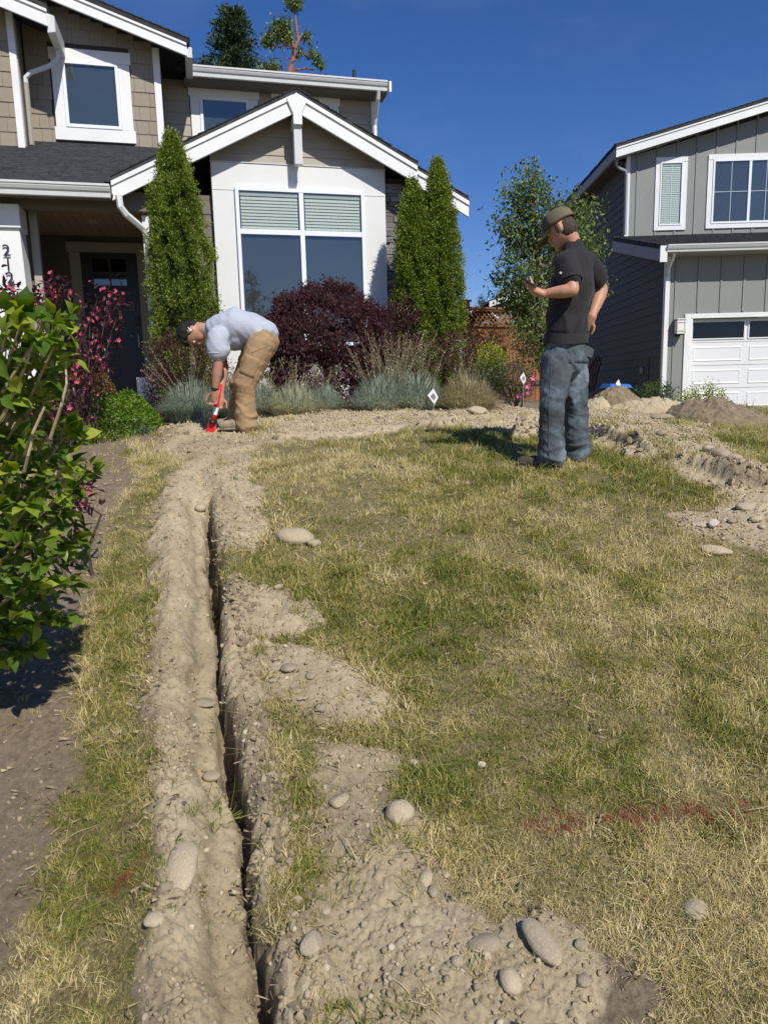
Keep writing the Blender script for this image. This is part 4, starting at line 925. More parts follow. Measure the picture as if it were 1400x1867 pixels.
# loose straw lying on the soil, pebbles and crumbs of earth
def straw_mesh(seed):
    r = np.random.default_rng(seed); V = []; F = []; T = []
    for i in range(9):
        a = r.random()*2*PI; l = r.uniform(.008, .032); p = r.normal(size=2)*.024; w = .0005; b = len(V); dx, dy = math.cos(a), math.sin(a); h = r.uniform(0, .006)
        V += [(p[0]-dy*w, p[1]+dx*w, h), (p[0]+dy*w, p[1]-dx*w, h), (p[0]+dx*l+dy*w, p[1]+dy*l-dx*w, h+r.uniform(0, .012)), (p[0]+dx*l-dy*w, p[1]+dy*l+dx*w, h)]; T += [r.random()]*4; F += [(b, b+1, b+2), (b, b+2, b+3)]
    return np_mesh('straw', V, F, M['straw'], False, {'tint': T})
M['straw'] = leafmat('dry_straw', (.20, .15, .08), (.42, .34, .2), trans=.1)
def rock_mesh(name, seed, mt, sub=2, amp=.18, ang=0, flat=.65):
    bm = bmesh.new(); bmesh.ops.create_icosphere(bm, subdivisions=sub, radius=1.0); r = random.Random(seed); o = Vector((r.random()*9, r.random()*9, r.random()*9))
    V = np.array([v.co for v in bm.verts]); d = 1+amp*fbm(V[:, 0]+o.x, V[:, 1]+o.y, V[:, 2]+o.z, .9, 3, seed)*2.4
    for v, q in zip(bm.verts, d):
        c = v.co*float(q)
        if ang:
            for pl in range(ang):
                pn = Vector((math.sin(pl*2.4+seed), math.cos(pl*2.4+seed), math.sin(pl*1.3+seed*2))).normalized(); dd = c.dot(pn)
                if dd > .62: c -= pn*(dd-.62)*.85
        v.co = Vector((c.x, c.y, c.z*flat))
    me = bpy.data.meshes.new(name); bm.to_mesh(me); bm.free(); me.materials.append(mt)
    me.polygons.foreach_set('use_smooth', np.ones(len(me.polygons), bool)); return me
M['clod'] = mat('soil_clod', (.46, .37, .24), .22, 30, .95, .6, 200, rnd=.15, spec=.15)
M['pebble'] = mat('pebble', (.45, .38, .27), .22, 25, .85, .3, 200, rnd=.25, spec=.3)
PK = [proto('crumb_%02d' % i, rock_mesh('crumb', 200+i, M['clod'] if i < 5 else M['pebble'], 1 if i < 5 else 2, .3 if i < 5 else .12, 3 if i < 5 else 0, .75)) for i in range(8)]
def crumbs():
    r = np.random.default_rng(8); pts = []
    for (y0, y1, dens) in ((.9, 2.4, 10500), (2.4, 4.2, 4200), (4.2, 8.5, 1100)):
        xa, xb = -.66*y1-.2, .68*y1+.2; n = int((y1-y0)*(xb-xa)*dens); pts.append(np.stack([r.uniform(xa, xb, n), r.uniform(y0, y1, n)], 1))
    P = np.concatenate(pts); x, y = P[:, 0], P[:, 1]; z, s, k = zsurf(x, y)
    w = np.clip((s+.03)/.06, 0, 1)+.18*np.clip((k+.02)/.06, 0, 1)
    patch = np.clip(.35+1.5*fbm(x, y, 0, 3.2, 3, 71), .08, 1); xc = np.interp(y, SLIT[:, 0], SLIT[:, 1]); d = x-xc
    patch = np.where((d > -.12) & (d < .0), patch*.35, patch); patch = np.where((d > .03) & (d < .16), np.maximum(patch, .8), patch)
    keep = r.random(len(x)) < w*np.clip(patch*1.3, .3, 1); x, y, z = x[keep], y[keep], z[keep]; n = len(x)
    sc = .0016+.0075*r.random(n)**5+.0018*np.clip(y-3, 0, 4); peb = (r.random(n) < .12) & (s[keep] > 0)
    idx = np.where(peb, r.integers(5, 8, n), r.integers(0, 5, n)); sc = np.where(peb, sc*1.15, sc*1.2)
    gn_scatter('loose_crumbs', np.stack([x, y, z+sc*.3], 1), r.random((n, 3))*6.28, sc, idx, r.random(n), PK, 'loose crumbs of earth and small pebbles on the spoil'); print('crumbs', n)
    SK = [proto('straw_%02d' % i, straw_mesh(300+i)) for i in range(4)]
    for (y0, y1, dens) in ((.9, 5, 420),):
        n = int((y1-y0)*7*dens); x = r.uniform(-3.2, 3.4, n); y = r.uniform(y0, y1, n); z, s, k = zsurf(x, y)
        b = np.maximum(s, k); pr_ = np.where(b > -.04, np.exp(-np.clip(b, 0, 1)/.07)*.5+.05, .12); kp_ = r.random(n) < pr_; x, y, z = x[kp_], y[kp_], z[kp_]; n = len(x)
        gn_scatter('loose_straw', np.stack([x, y, z+.004], 1), np.stack([r.normal(size=n)*.15, r.normal(size=n)*.15, r.random(n)*6.28], 1), r.uniform(.6, 1.3, n), r.integers(0, 4, n), r.random(n), SK, 'dry clippings and straw lying on soil and turf')
crumbs()
def clods():
    r = np.random.default_rng(18); n = 9000; x = r.uniform(1.2, 6.2, n); yr = np.interp(x, RT[:, 0], RT[:, 1]); y = yr+r.normal(size=n)*.22+.12; n2 = 5200
    y2 = r.uniform(1.0, 4.6, n2); x2 = np.interp(y2, SLIT[:, 0], SLIT[:, 1])+.075+np.abs(r.normal(size=n2))*.055; n3 = 3800; x3 = r.uniform(-1.9, 1.3, n3); y3 = r.uniform(5.6, 7.6, n3)
    x = np.concatenate([x, x2, x3]); y = np.concatenate([y, y2, y3]); kind = np.concatenate([np.zeros(n), np.ones(n2), np.full(n3, 2)]); z, s, k = zsurf(x, y)
    lump = np.clip(.25+1.6*vn(x, y, 0, 3.5, 77), .05, 1); keep = (s > -.03) & (r.random(len(x)) < np.where(kind == 0, .16*lump, np.where(kind == 1, .55*lump, .14*lump*(s > .02)))); x, y, z, kind = x[keep], y[keep], z[keep], kind[keep]; n = len(x)
    sc = np.where(kind == 0, .010+.028*r.random(n)**2.6, np.where(kind == 1, .005+.016*r.random(n)**2.5, .010+.028*r.random(n)**3)); CK = [proto('clod_%02d' % i, rock_mesh('clod', 700+i, M['clod'] if i < 4 else M['soil_brown0'], 2, .75, 6, .7)) for i in range(6)]
    for c_ in CK: c_.data.polygons.foreach_set('use_smooth', np.zeros(len(c_.data.polygons), bool))
    gn_scatter('soil_clods', np.stack([x, y, z+sc*.25], 1), r.random((n, 3))*6.28, sc, r.integers(0, 6, n), r.random(n), CK, 'broken clods of turf soil along the ridge and trench rim'); print('clods', n)
M['soil_brown0'] = mat('brown_clod', (.32, .25, .16), .3, 20, .95, .7, 120)
clods()
M['rock_w'] = mat('white_rock', (.52, .48, .39), .12, 20, .8, .3, 60)
# ------------------------------------------------------------------ separate stones
def stone(px, py, w, l, ang, label, flat=.5, seed=1, sink=.35, name='stone', angn=0, group=None, mt=None, dz=0):
    """w, l: width and length in metres; ang: turn in degrees"""
    p = GP(px, py); z = float(zsurf(p.x, p.y)[0][0]); me = rock_mesh(name, seed, mt or M['rock'], 3, .12, angn, 1.0)
    o = link(name, me, loc=(p.x, p.y, z+flat*min(w, l)*.5*(1-2*sink)+dz), rot=(math.radians(random.uniform(-8, 8))+.12, math.radians(random.uniform(-8, 8)), math.radians(ang)), scl=(w/2, l/2, flat*min(w, l)/2))
    return tag(o, label, 'stone', group)
stone(541, 982, .21, .155, 4, 'large flat pale cobble lying on the grass right of the trench', .55, 11, .2)
stone(573, 990, .08, .07, 20, 'small cobble half tucked under the large flat cobble on the grass', .6, 12, .25)
stone(728, 1503, .085, .088, 20, 'round pale cobble at the edge of spoil and grass, below the middle heap', .75, 13, .2)
stone(985, 1750, .062, .145, 24, 'largest elongated cobble in the bottom right spoil', .62, 14, .12)
stone(883, 1742, .088, .062, 0, 'broad half buried cobble left of the elongated one in the bottom spoil', .6, 15, .35)
stone(930, 1828, .050, .060, 10, 'round cobble nearest the bottom edge in the spoil', .8, 16, .25)
stone(834, 1787, .030, .030, 0, 'small dark pebble below and left of the broad cobble', .8, 17, .2)
stone(886, 1770, .026, .024, 0, 'tiny pebble touching the lower side of the broad cobble', .8, 18, .2)
stone(1059, 1738, .034, .030, 30, 'small round cobble right of the elongated cobble', .7, 19, .2)
stone(1063, 1806, .040, .034, 50, 'flat small cobble at the edge of the dark soil, bottom right', .6, 20, .25)
stone(572, 1785, .052, .068, -30, 'angular block stone casting a dark shadow right of the trench mouth', .8, 21, .1, angn=4)
stone(618, 1468, .052, .085, -38, 'angular tilted shard in the spoil above the round cobble', .5, 22, .1, angn=5)
stone(775, 1612, .036, .058, -18, 'small oval cobble at the grass edge under the round pale cobble', .7, 23, .2)
stone(790, 1641, .028, .040, 0, 'smaller oval cobble just below its neighbour at the grass edge', .7, 24, .2)
stone(813, 1596, .024, .030, 0, 'tiny whitish stone in the grass edge beside the oval cobbles', .7, 25, .2)
stone(528, 1229, .070, .066, 10, 'round flat cobble on the middle spoil heap', .5, 26, .25)
stone(568, 1249, .044, .036, 0, 'little round cobble right of the one on the middle heap', .6, 27, .25)
stone(654, 1221, .036, .034, 0, 'little cobble near the right tip of the middle heap', .6, 28, .2)
stone(586, 1297, .042, .048, 0, 'pale cobble at the lower edge of the middle heap', .7, 29, .2)
stone(508, 1079, .052, .045, 20, 'whitish angular stone at the back of the first heap', .8, 30, .15, angn=4)
stone(481, 1077, .050, .040, 0, 'rounded stone left of the whitish one at the back of the first heap', .6, 31, .3)
stone(375, 1268, .085, .065, -10, 'wedge shaped flat stone lying in the trench', .35, 32, .1, angn=4)
stone(385, 1396, .058, .050, 0, 'round cobble in the trench near the dark slit', .6, 33, .25)
stone(366, 918, .07, .085, 0, 'grey cobble at the head of the deep part of the trench', .8, 34, .2)
stone(337, 1612, .085, .17, 2, 'long smooth half buried rock in the left bank of the trench', .5, 35, .3)
stone(287, 1726, .052, .052, 0, 'round dusty cobble at the grass edge left of the trench', .5, 36, .3)
stone(595, 1682, .026, .036, 0, 'small oval pebble on the flat spoil right of the trench', .6, 37, .25)
stone(877, 1397, .032, .028, 0, 'small white chip lying in the lawn', .7, 38, .1, angn=3, mt=M['rock_w'])
stone(753, 1390, .040, .032, 0, 'pale stone at the grass edge right of the third heap', .6, 39, .25)
stone(1267, 1658, .068, .060, 60, 'dull rough stone sunk in the lawn at the lower right', .5, 40, .35)
stone(1307, 1004, .16, .095, -14, 'long pale cobble on the lawn at the right', .5, 41, .2)
stone(1300, 966, .07, .055, 40, 'upright white stone at the tip of the right spoil', 1.0, 42, .1, angn=3, mt=M['rock_w'])
stone(1280, 960, .12, .08, 0, 'dark low stone left of the white one in the right spoil', .35, 43, .3)
for i, (a, b, w_, l_, lb) in enumerate(((1356, 941, .10, .085, 'tan cobble in the right spoil, nearest the ridge'), (1376, 965, .085, .07, 'pale cobble at the right edge of the spoil'), (1333, 962, .075, .05, 'brown pebble between the white stone and the tan cobble'),
        (1388, 973, .05, .04, 'tiny pale stone under the cobble at the right edge'), (1310, 842, .20, .14, 'large cobble behind the clod ridge at the right'), (1333, 848, .13, .10, 'angular cobble right of the large one behind the clod ridge'), (1291, 833, .10, .10, 'stone left of the large cobble behind the clod ridge'),
        (1226, 760, .17, .13, 'upper cobble of a pair on the right soil heap'), (1205, 771, .24, .12, 'long flat cobble on the right soil heap, below the pair'), (1176, 781, .14, .08, 'small flat cobble at the foot of the right soil heap'), (1205, 803, .12, .10, 'cobble on the back of the clod ridge'))):
    stone(a, b, w_, l_, i*23, lb, .6, 50+i, .2)
stone(1365, 733+22, .0, .0, 0, 'x') if False else None
# cobbles in the bed edge
stone(830, 770, .16, .10, 0, 'pale rock on the ridge of soil in front of the right tan grass', .7, 70, .2)
stone(870, 768, .22, .12, 10, 'angular lump of dried soil beside the pale rock on the ridge', .8, 71, .2, angn=4)
stone(712, 757, .22, .10, 0, 'long brown rock in front of the blue grass clumps', .6, 72, .2, mt=M['clod'])
# mounds with sod
def mound(px, py, w, l, h, label, mt, seed, Y=None):
    p = GP(px, py) if Y is None else PT(px, py, Y); n = 90; u = np.linspace(-1, 1, n); X, Y = np.meshgrid(u, u); R_ = np.hypot(X, Y)
    Hh = np.clip(1-R_**1.6, 0, 1)**.8; wx, wy = X*w/2, Y*l/2; gx, gy = wx+p.x, wy+p.y
    c1, v1 = cell(gx, gy, 8, seed); c2, v2 = cell(gx, gy, 22, seed+1)
    Zz = h*Hh*(1+.45*fbm(gx, gy, 0, 4, 3, seed))+(Hh > 0)*(np.clip(.5-c1, 0, 1)*v1*.10+np.clip(.5-c2, 0, 1)*v2*.05)*np.clip(Hh*3, 0, 1)-.06*(1-np.clip(Hh*4, 0, 1))
    z = zsurf(gx.ravel(), gy.ravel())[0].reshape(gx.shape)+Zz; i = (np.arange(n-1)[:, None]*n+np.arange(n-1)[None]).ravel()
    me = np_mesh('soil_mound', np.stack([wx.ravel(), wy.ravel(), z.ravel()-z.mean()], 1), np.stack([i, i+1, i+n+1, i+n], 1), mt, False)
    return tag(link('soil_mound', me, loc=(p.x, p.y, float(z.mean()))), label, 'soil mound')
M['soil_brown'] = mat('brown_turf_soil', (.22, .17, .105), .35, 14, .95, .8, 90)
M['soil_tan'] = mat('tan_soil', (.44, .36, .23), .22, 10, .95, .7, 90)
mound(1310, 768, 1.15, .9, .20, 'brown heap of turned turf and soil in front of the garage', M['soil_brown'], 401)
mound(1126, 742, .78, .5, .23, 'brown sod heap in front of the blue bin lid', M['soil_brown'], 402, 8.7)
mound(1082, 742, .42, .4, .13, 'tan soil heap just right of the man in black', M['soil_tan'], 403, 8.3)
mound(1185, 765, 1.0, .6, .11, 'wide tan spoil heap between the two brown mounds', M['soil_tan'], 404, 8.1)
# ------------------------------------------------------------------ plants
def unit(a): return a/np.maximum(np.linalg.norm(a, axis=1, keepdims=True), 1e-9)
def leaves(name, pos, axis, nrm, ln, wd, mt, tint, parent=None, kind=None, shape='diamond', fold=.25, droop=.0, **k):
    """one mesh of many leaf blades; axis: direction of each leaf, nrm: its upper side"""
    pos = np.asarray(pos, float); n = len(pos); ax = unit(np.asarray(axis, float)); nr = np.asarray(nrm, float); nr = unit(nr-ax*(nr*ax).sum(1, keepdims=True)); sd_ = np.cross(ax, nr)
    ln = np.broadcast_to(ln, (n,))[:, None]; wd = np.broadcast_to(wd, (n,))[:, None]
    if shape == 'diamond':
        V = np.stack([pos, pos+ax*ln*.45+sd_*wd*.5+nr*wd*fold, pos+ax*ln-nr*ln*droop, pos+ax*ln*.45-sd_*wd*.5+nr*wd*fold], 1); f = np.array([[0, 1, 2], [0, 2, 3]])
    elif shape == 'needle':
        V = np.stack([pos-sd_*wd*.5, pos+sd_*wd*.5, pos+ax*ln-nr*ln*droop], 1); f = np.array([[0, 1, 2]])
    elif shape == 'broad':
        V = np.stack([pos, pos+ax*ln*.28+sd_*wd*.46+nr*wd*fold, pos+ax*ln*.62+sd_*wd*.38+nr*wd*fold*.7-nr*ln*droop*.4, pos+ax*ln-nr*ln*droop, pos+ax*ln*.62-sd_*wd*.38+nr*wd*fold*.7-nr*ln*droop*.4, pos+ax*ln*.28-sd_*wd*.46+nr*wd*fold, pos+ax*ln*.55-nr*ln*droop*.3], 1)
        f = np.array([[0, 1, 6], [1, 2, 6], [2, 3, 6], [3, 4, 6], [4, 5, 6], [5, 0, 6]])
    m_ = V.shape[1]; F = (f[None]+np.arange(n)[:, None, None]*m_).reshape(-1, 3)
    me = np_mesh(name, V.reshape(-1, 3), F, mt, False, {'tint': np.repeat(np.broadcast_to(tint, (n,)), m_)})
    return tag(link(name, me, parent), kind=kind)
def rdir(r, n): return unit(r.normal(size=(n, 3)))
def root(name, px, py, Y, label, cat, group=None, dz=0.0, z=None):
    p = PT(px, py, Y); z = float(base_z(p.x, Y)) if z is None else z
    return empty(name, (p.x, Y, z+dz), 0, label, cat, group), np.array([p.x, Y, z+dz])
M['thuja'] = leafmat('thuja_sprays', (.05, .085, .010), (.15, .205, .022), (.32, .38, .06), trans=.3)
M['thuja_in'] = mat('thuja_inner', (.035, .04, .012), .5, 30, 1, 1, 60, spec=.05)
def thuja(px, Y, pytop, wpx, label, seed, lean=0.0, blobs=None):
    r = np.random.default_rng(seed); R0, o = root('thuja_tree', px, 700, Y, label, 'tree', 'columnar thujas beside the bay window')
    top = PT(px, pytop, Y); H = top.z-o[2]; Wd = wpx/1311*Y/2
    MB().tube([(0, 0, -.1), (0, 0, H*.5), (lean*.7, 0, H*.85)], [.045, .035, .012], 8).build('trunk', M['bark'], R0)
    prof = lambda t: np.interp(t, [0, .06, .2, .45, .62, .78, .9, .97, 1], [.72, .9, 1, .98, .85, .64, .40, .17, .01])
    nc = 1200; t = r.random(nc)**.85; th = r.random(nc)*2*PI
    # vertical plumes: clumps gather on upright ribs, dark seams between them
    ribs = 9; th = th+.20*np.sin(ribs*th+4*np.sin(t*6+seed))
    bump = 1+.12*vn(np.cos(th)*2.2+seed, np.sin(th)*2.2, t*6, 1)+.15*vn(np.cos(th)*5, np.sin(th)*5+seed, t*15, 1)
    c1_, v1_ = cell(np.mod(th+PI*1.5, 2*PI)*Wd*5.0, t*H*1.6, 1.0, seed); bump = bump*(1.10-.42*np.clip(c1_, 0, .9)**1.5); rad = prof(t)*Wd*bump*(.93-.10*r.random(nc)); z = t*H
    C = np.stack([np.cos(th)*rad+lean*t**2, np.sin(th)*rad, z], 1); out = np.stack([np.cos(th), np.sin(th), 0*th], 1)
    per = 46; n = nc*per; ci = np.repeat(np.arange(nc), per); fan = unit(out+r.normal(size=(nc, 3))*.5+np.array([0, 0, .8])); d = unit(fan[ci]*.9+r.normal(size=(n, 3))*.62)
    s = r.random(n); pos = C[ci]+fan[ci]*(s*.07)[:, None]+r.normal(size=(n, 3))*np.array([.026, .026, .032])-out[ci]*.03
    pos[:, 2] = np.clip(pos[:, 2], .02, None)
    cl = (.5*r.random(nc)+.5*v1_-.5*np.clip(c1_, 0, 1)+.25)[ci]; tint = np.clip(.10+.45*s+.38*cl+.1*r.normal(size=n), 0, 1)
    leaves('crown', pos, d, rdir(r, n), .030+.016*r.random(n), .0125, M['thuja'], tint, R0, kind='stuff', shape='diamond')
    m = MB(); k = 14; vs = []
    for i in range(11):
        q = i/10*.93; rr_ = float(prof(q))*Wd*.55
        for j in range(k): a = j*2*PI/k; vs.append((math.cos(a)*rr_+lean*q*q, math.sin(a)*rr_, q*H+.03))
    m.add(vs, [(i*k+j, i*k+(j+1) % k, (i+1)*k+(j+1) % k, (i+1)*k+j) for i in range(10) for j in range(k)]+[tuple(range(10*k, 11*k))]); m.build('shade_core', M['thuja_in'], R0)  # dark hull, coloured to stand in for the shaded inside of the crown
    return R0
thuja(343, 9.35, 250, 122, 'tall bushy thuja column standing between the front door and the bay window', 21)
thuja(762, 10.3, 336, 82, 'shorter thuja of the right pair, next to the stone wall', 22, -.03)
thuja(808, 10.35, 298, 80, 'taller thuja of the right pair, beside the cedar fence', 23, -.05)
# --- mounded laceleaf maple
M['maple'] = leafmat('laceleaf_maple', (.055, .025, .030), (.145, .062, .070), (.30, .18, .175), trans=.3, rough=.45)
def maple():
    r = np.random.default_rng(5); R0, o = root('laceleaf_maple', 600, 700, 8.9, 'wide dark purple mounded laceleaf maple under the large window', 'tree')
    for i in range(9):
        a = i*.7+.3; MB().tube([(0, 0, 0), (.05*math.cos(a), .05*math.sin(a), .5), (.28*math.cos(a), .28*math.sin(a), .95), (.55*math.cos(a), .5*math.sin(a), .9)], [.03, .024, .014, .006], 6).build('branch', M['stem_d'], R0)
    nc = 900; d = rdir(r, nc); d[:, 2] = np.abs(d[:, 2])**.8*np.sign(d[:, 2]+.75)
    lay = 1+.05*np.sin(d[:, 2]*16+vn(d[:, 0]*3, d[:, 1]*3, 0, 1, 3)*3)+.05*vn(d[:, 0]*3, d[:, 1]*3, d[:, 2]*3, 1, 9)
    el = np.clip(d[:, 2], 0, 1); sk = r.random(nc) < .42; zz = np.where(sk, r.uniform(.03, .75, nc), .62+el*.80*lay); hr = np.where(sk, .55+.45*r.random(nc)**.4, np.hypot(d[:, 0], d[:, 1])); ang = np.arctan2(d[:, 1], d[:, 0]); wx = np.where(sk, .70+.03*np.sin(zz*20), .74)
    C = np.stack([np.cos(ang)*hr*wx*lay-.02, np.sin(ang)*hr*.62*lay, zz], 1)
    per = 26; n = nc*per; ci = np.repeat(np.arange(nc), per); out = unit(C-np.array([0, 0, .35])); base = C[ci]+r.normal(size=(n, 3))*np.array([.055, .05, .035])-out[ci]*.05*r.random(n)[:, None]
    dd = unit(out[ci]*.75+np.array([0, 0, -.45])+r.normal(size=(n, 3))*.38)
    nf = 4; pos = np.repeat(base, nf, 0); d2 = unit(np.repeat(dd, nf, 0)+r.normal(size=(n*nf, 3))*.42); tn = np.repeat(np.clip(.25+.3*r.random(nc)[ci]+.25*r.random(n), 0, 1), nf)
    leaves('crown', pos, d2, rdir(r, n*nf)*.6+np.array([0, 0, 1.0]), .038+.022*r.random(n*nf), .0065, M['maple'], tn, R0, kind='stuff', shape='diamond', droop=.25)
    MB().tube([(0, 0, -.05), (0, 0, .3)], .05, 8).build('trunk', M['bark'], R0)
maple()
# --- ornamental grass clumps
M['fescue'] = leafmat('blue_grass_blades', (.26, .32, .24), (.42, .48, .38), (.60, .58, .38), trans=.2)
M['fescue_t'] = leafmat('tan_grass_blades', (.22, .22, .11), (.38, .34, .19), (.52, .45, .27), trans=.2)
M['seed'] = leafmat('seed_heads', (.22, .19, .10), (.45, .38, .23), trans=.2)
def clump(px, Y, wpx, h, label, seed, tan=0.0, stalks=30, mt='fescue', py=745):
    r = np.random.default_rng(seed); R0, o = root('ornamental_grass', px, py, Y, label, 'ornamental grass', 'ornamental grass clumps along the bed'); Wd = wpx/1311*Y/2
    h = h*1.08; Wd = Wd*1.12; n = 2300; a = r.random(n)*2*PI; rb = .62*Wd*np.sqrt(r.random(n)); b0 = np.stack([np.cos(a)*rb, np.sin(a)*rb, 0*a], 1)
    le = np.clip(r.random(n)**.7, .03, 1); L = h*r.uniform(.75, 1.2, n); reach = Wd*le*.80; oa = a+r.normal(size=n)*.45; dx, dy = np.cos(oa), np.sin(oa)
    V = []; T = np.clip(tan*.8+.25+.3*r.random(n)+.15*r.normal(size=n)+.2*(le > .75), 0, 1); wv = .0034; seg = [0, .35, .7, 1.0]
    sx, sy = -dy*wv, dx*wv; rows = []
    for s_ in seg:
        x = b0[:, 0]+dx*reach*s_**1.5; y = b0[:, 1]+dy*reach*s_**1.5; z = L*(np.sin(s_*PI/2*(1+.35*le))*(1-.68*le))*1.1*(1-.35*(rb/(Wd*.62+1e-6))**2); ww = 1-s_*.85
        rows += [np.stack([x-sx*ww, y-sy*ww, z], 1), np.stack([x+sx*ww, y+sy*ww, z], 1)]
    V = np.stack(rows, 1); f = np.array([[0, 1, 3, 2], [2, 3, 5, 4], [4, 5, 7, 6]]); F = (f[None]+np.arange(n)[:, None, None]*8).reshape(-1, 4)
    tag(link('blades', np_mesh('blades', V.reshape(-1, 3), F, M[mt], False, {'tint': np.repeat(T, 8)}), R0), kind='stuff')
    if stalks:
        m = MB(); P = []; D = []
        for i in range(int(stalks*1.1)):
            a = r.random()*2*PI; l = h*r.uniform(1.0, 1.75); q = r.uniform(.05, .95)*Wd*1.3; e = Vector((math.cos(a)*q, math.sin(a)*q, l)); m.tube([(0, 0, .1), e*.55+Vector((0, 0, .04)), e], [.003, .0025, .002], 3, False)
            for j in range(14): s_ = .78+.25*j/14; P.append(list(e*s_+Vector(r.normal(size=3)*.008))); D.append(list((e.normalized()+Vector(r.normal(size=3)*.45)).normalized()))
        tag(m.build('stalks', M['seed'], R0), kind='stuff'); n = len(P); leaves('seed_heads', P, D, rdir(r, n), .028, .008, M['seed'], r.random(n), R0, kind='stuff')
clump(352, 7.6, 120, .40, 'blue grey grass clump left of the red shovel, shaded by the bending man', 1, 0, 26, py=780)
clump(430, 7.9, 90, .40, 'blue grey grass clump behind the legs of the bending man', 2, 0, 12, py=770)
clump(480, 7.9, 70, .36, 'blue grey grass clump just right of the bending man', 3, .1, 18, py=760)
clump(540, 7.7, 120, .34, 'grass clump with straw tinted tips in front of the maple, left half', 4, .55, 26, py=760)
clump(592, 7.9, 80, .30, 'small blue green grass clump at the right foot of the maple', 5, .05, 8, py=755)
clump(690, 7.8, 110, .38, 'blue grey grass clump right of the maple with tall seed stalks', 6, .05, 34, py=757)
clump(765, 7.8, 110, .40, 'blue grey grass clump right behind the white marker flag', 7, .05, 34, py=755)
clump(725, 8.2, 110, .46, 'pale grass clump standing behind the two blue ones, many seed stalks', 8, .45, 60, py=748)
clump(852, 7.7, 118, .40, 'tan dried grass clump, rightmost of the row', 9, .6, 14, 'fescue_t', py=755)
# --- shrubs
def shrub(name, px, py, Y, wpx, hpx, mt, label, seed, n=1600, ln=.04, wd=.016, flowers=None, stems=10, cat='shrub', shape='diamond', up=.3, depth=1.0, bottom=.12, group=None, kf=None, fill=.45, droop=.1, oval=1.0):
    """px, py: centre of its foliage in the frame at distance Y; wpx, hpx: its breadth and height"""
    r = np.random.default_rng(seed); c = PT(px, py, Y); k = Y/1311; wx, hz = wpx*k/2, hpx*k/2; gz_ = float(base_z(c.x, Y))
    R0 = empty(name, (c.x, Y, gz_), 0, label, cat, group); C0 = np.array([0, 0, c.z-gz_])
    nc = max(12, int(n/16)); d = rdir(r, nc); q = (fill+(1-fill)*r.random(nc))**.6; lump = 1+.22*vn(d[:, 0]*2+seed, d[:, 1]*2, d[:, 2]*2, 1.2, seed)
    C = C0+d*np.array([wx, wx*depth, hz])*(q*lump)[:, None]; C[:, 2] = np.maximum(C[:, 2], .04)
    m = MB()
    for i in range(stems):
        t_ = C[r.integers(0, nc)]; b = np.array([r.normal()*.06*wx*2, r.normal()*.05, -.03]); mid = (b+t_)/2+np.array([0, 0, .12*hz])+r.normal(size=3)*.03
        MB().tube([tuple(b), tuple(mid), tuple(t_)], [.010, .007, .003], 5).build('stem', M['stem_d'], R0)
    per = int(n/nc); N_ = nc*per; ci = np.repeat(np.arange(nc), per); out = unit(C-C0*np.array([1, 1, .6])); pos = C[ci]+r.normal(size=(N_, 3))*max(ln*.9, wx*.085)
    pos[:, 2] = np.maximum(pos[:, 2], .015)
    dd = unit(out[ci]*.6+np.array([0, 0, up])+r.normal(size=(N_, 3))*.7); tn = np.clip(.12+.35*r.random(nc)[ci]+.35*r.random(N_)+.25*(C[ci][:, 2]-C0[2])/max(hz, .01), 0, 1)
    leaves('foliage', pos, dd, rdir(r, N_)*.7+np.array([0, 0, 1.0]), ln*r.uniform(.6, 1.2, N_), wd*r.uniform(.7, 1.1, N_), M[mt], tn, R0, kind='stuff', shape=shape, droop=droop)
    if flowers:
        nf, fm, fs = flowers[:3]; me = flower_mesh(fm, fs)
        d = rdir(r, nf); d[:, 1] = -np.abs(d[:, 1]); 
        for i in range(nf):
            p = C0+d[i]*np.array([wx, wx*depth, hz])*r.uniform(.75, 1.05); p[2] = max(p[2], .05)
            link('flower', me, R0, loc=tuple(p), rot=Vector(tuple(d[i]+r.normal(size=3)*.4)).to_track_quat('Z', 'Y').to_euler(), scl=r.uniform(.7, 1.2))
    return R0
_fm = {}
def flower_mesh(fm, fs):
    if (fm, fs) in _fm: return _fm[(fm, fs)]
    m = MB(); k = 5
    for i in range(k):
        a = i*2*PI/k; c, s_ = math.cos(a), math.sin(a); w = .33
        f = lambda rr_, t_, z: ((c*rr_-s_*t_)*fs, (s_*rr_+c*t_)*fs, z*fs)
        m.add([(0, 0, -.25*fs), f(.35, -w*.7, .05), f(.8, -w, .18), f(1.0, 0, .10), f(.8, w, .18), f(.35, w*.7, .05)], [(0, 1, 2, 3), (0, 3, 4, 5)])
    _fm[(fm, fs)] = m.mesh('flower', M[fm]); return _fm[(fm, fs)]
M['pink'] = mat('pink_petals', (.50, .075, .15), .35, 30, .6, rnd=.25)
M['rosepink'] = mat('rose_petals', (.72, .16, .33), .15, 30, .6, rnd=.2)
M['wine'] = leafmat('wine_leaves', (.025, .012, .013), (.07, .020, .026), (.17, .06, .06), trans=.25, rough=.35, spec=.5)
M['winebrown'] = leafmat('bronze_leaves', (.04, .02, .016), (.10, .045, .035), (.20, .12, .06), trans=.25)
M['lime'] = leafmat('lime_leaves', (.12, .17, .02), (.33, .38, .04), (.55, .52, .08), trans=.35)
M['green'] = leafmat('green_leaves', (.03, .06, .015), (.07, .12, .03), (.14, .20, .05), trans=.3)
M['bright'] = leafmat('bright_ground_cover', (.05, .10, .015), (.15, .26, .03), (.28, .40, .06), trans=.35)
M['orange'] = leafmat('orange_tipped_leaves', (.10, .12, .03), (.33, .17, .06), (.52, .24, .09), trans=.3)
M['rosegreen'] = leafmat('rose_leaves', (.03, .045, .018), (.08, .10, .04), (.17, .17, .08), trans=.25)
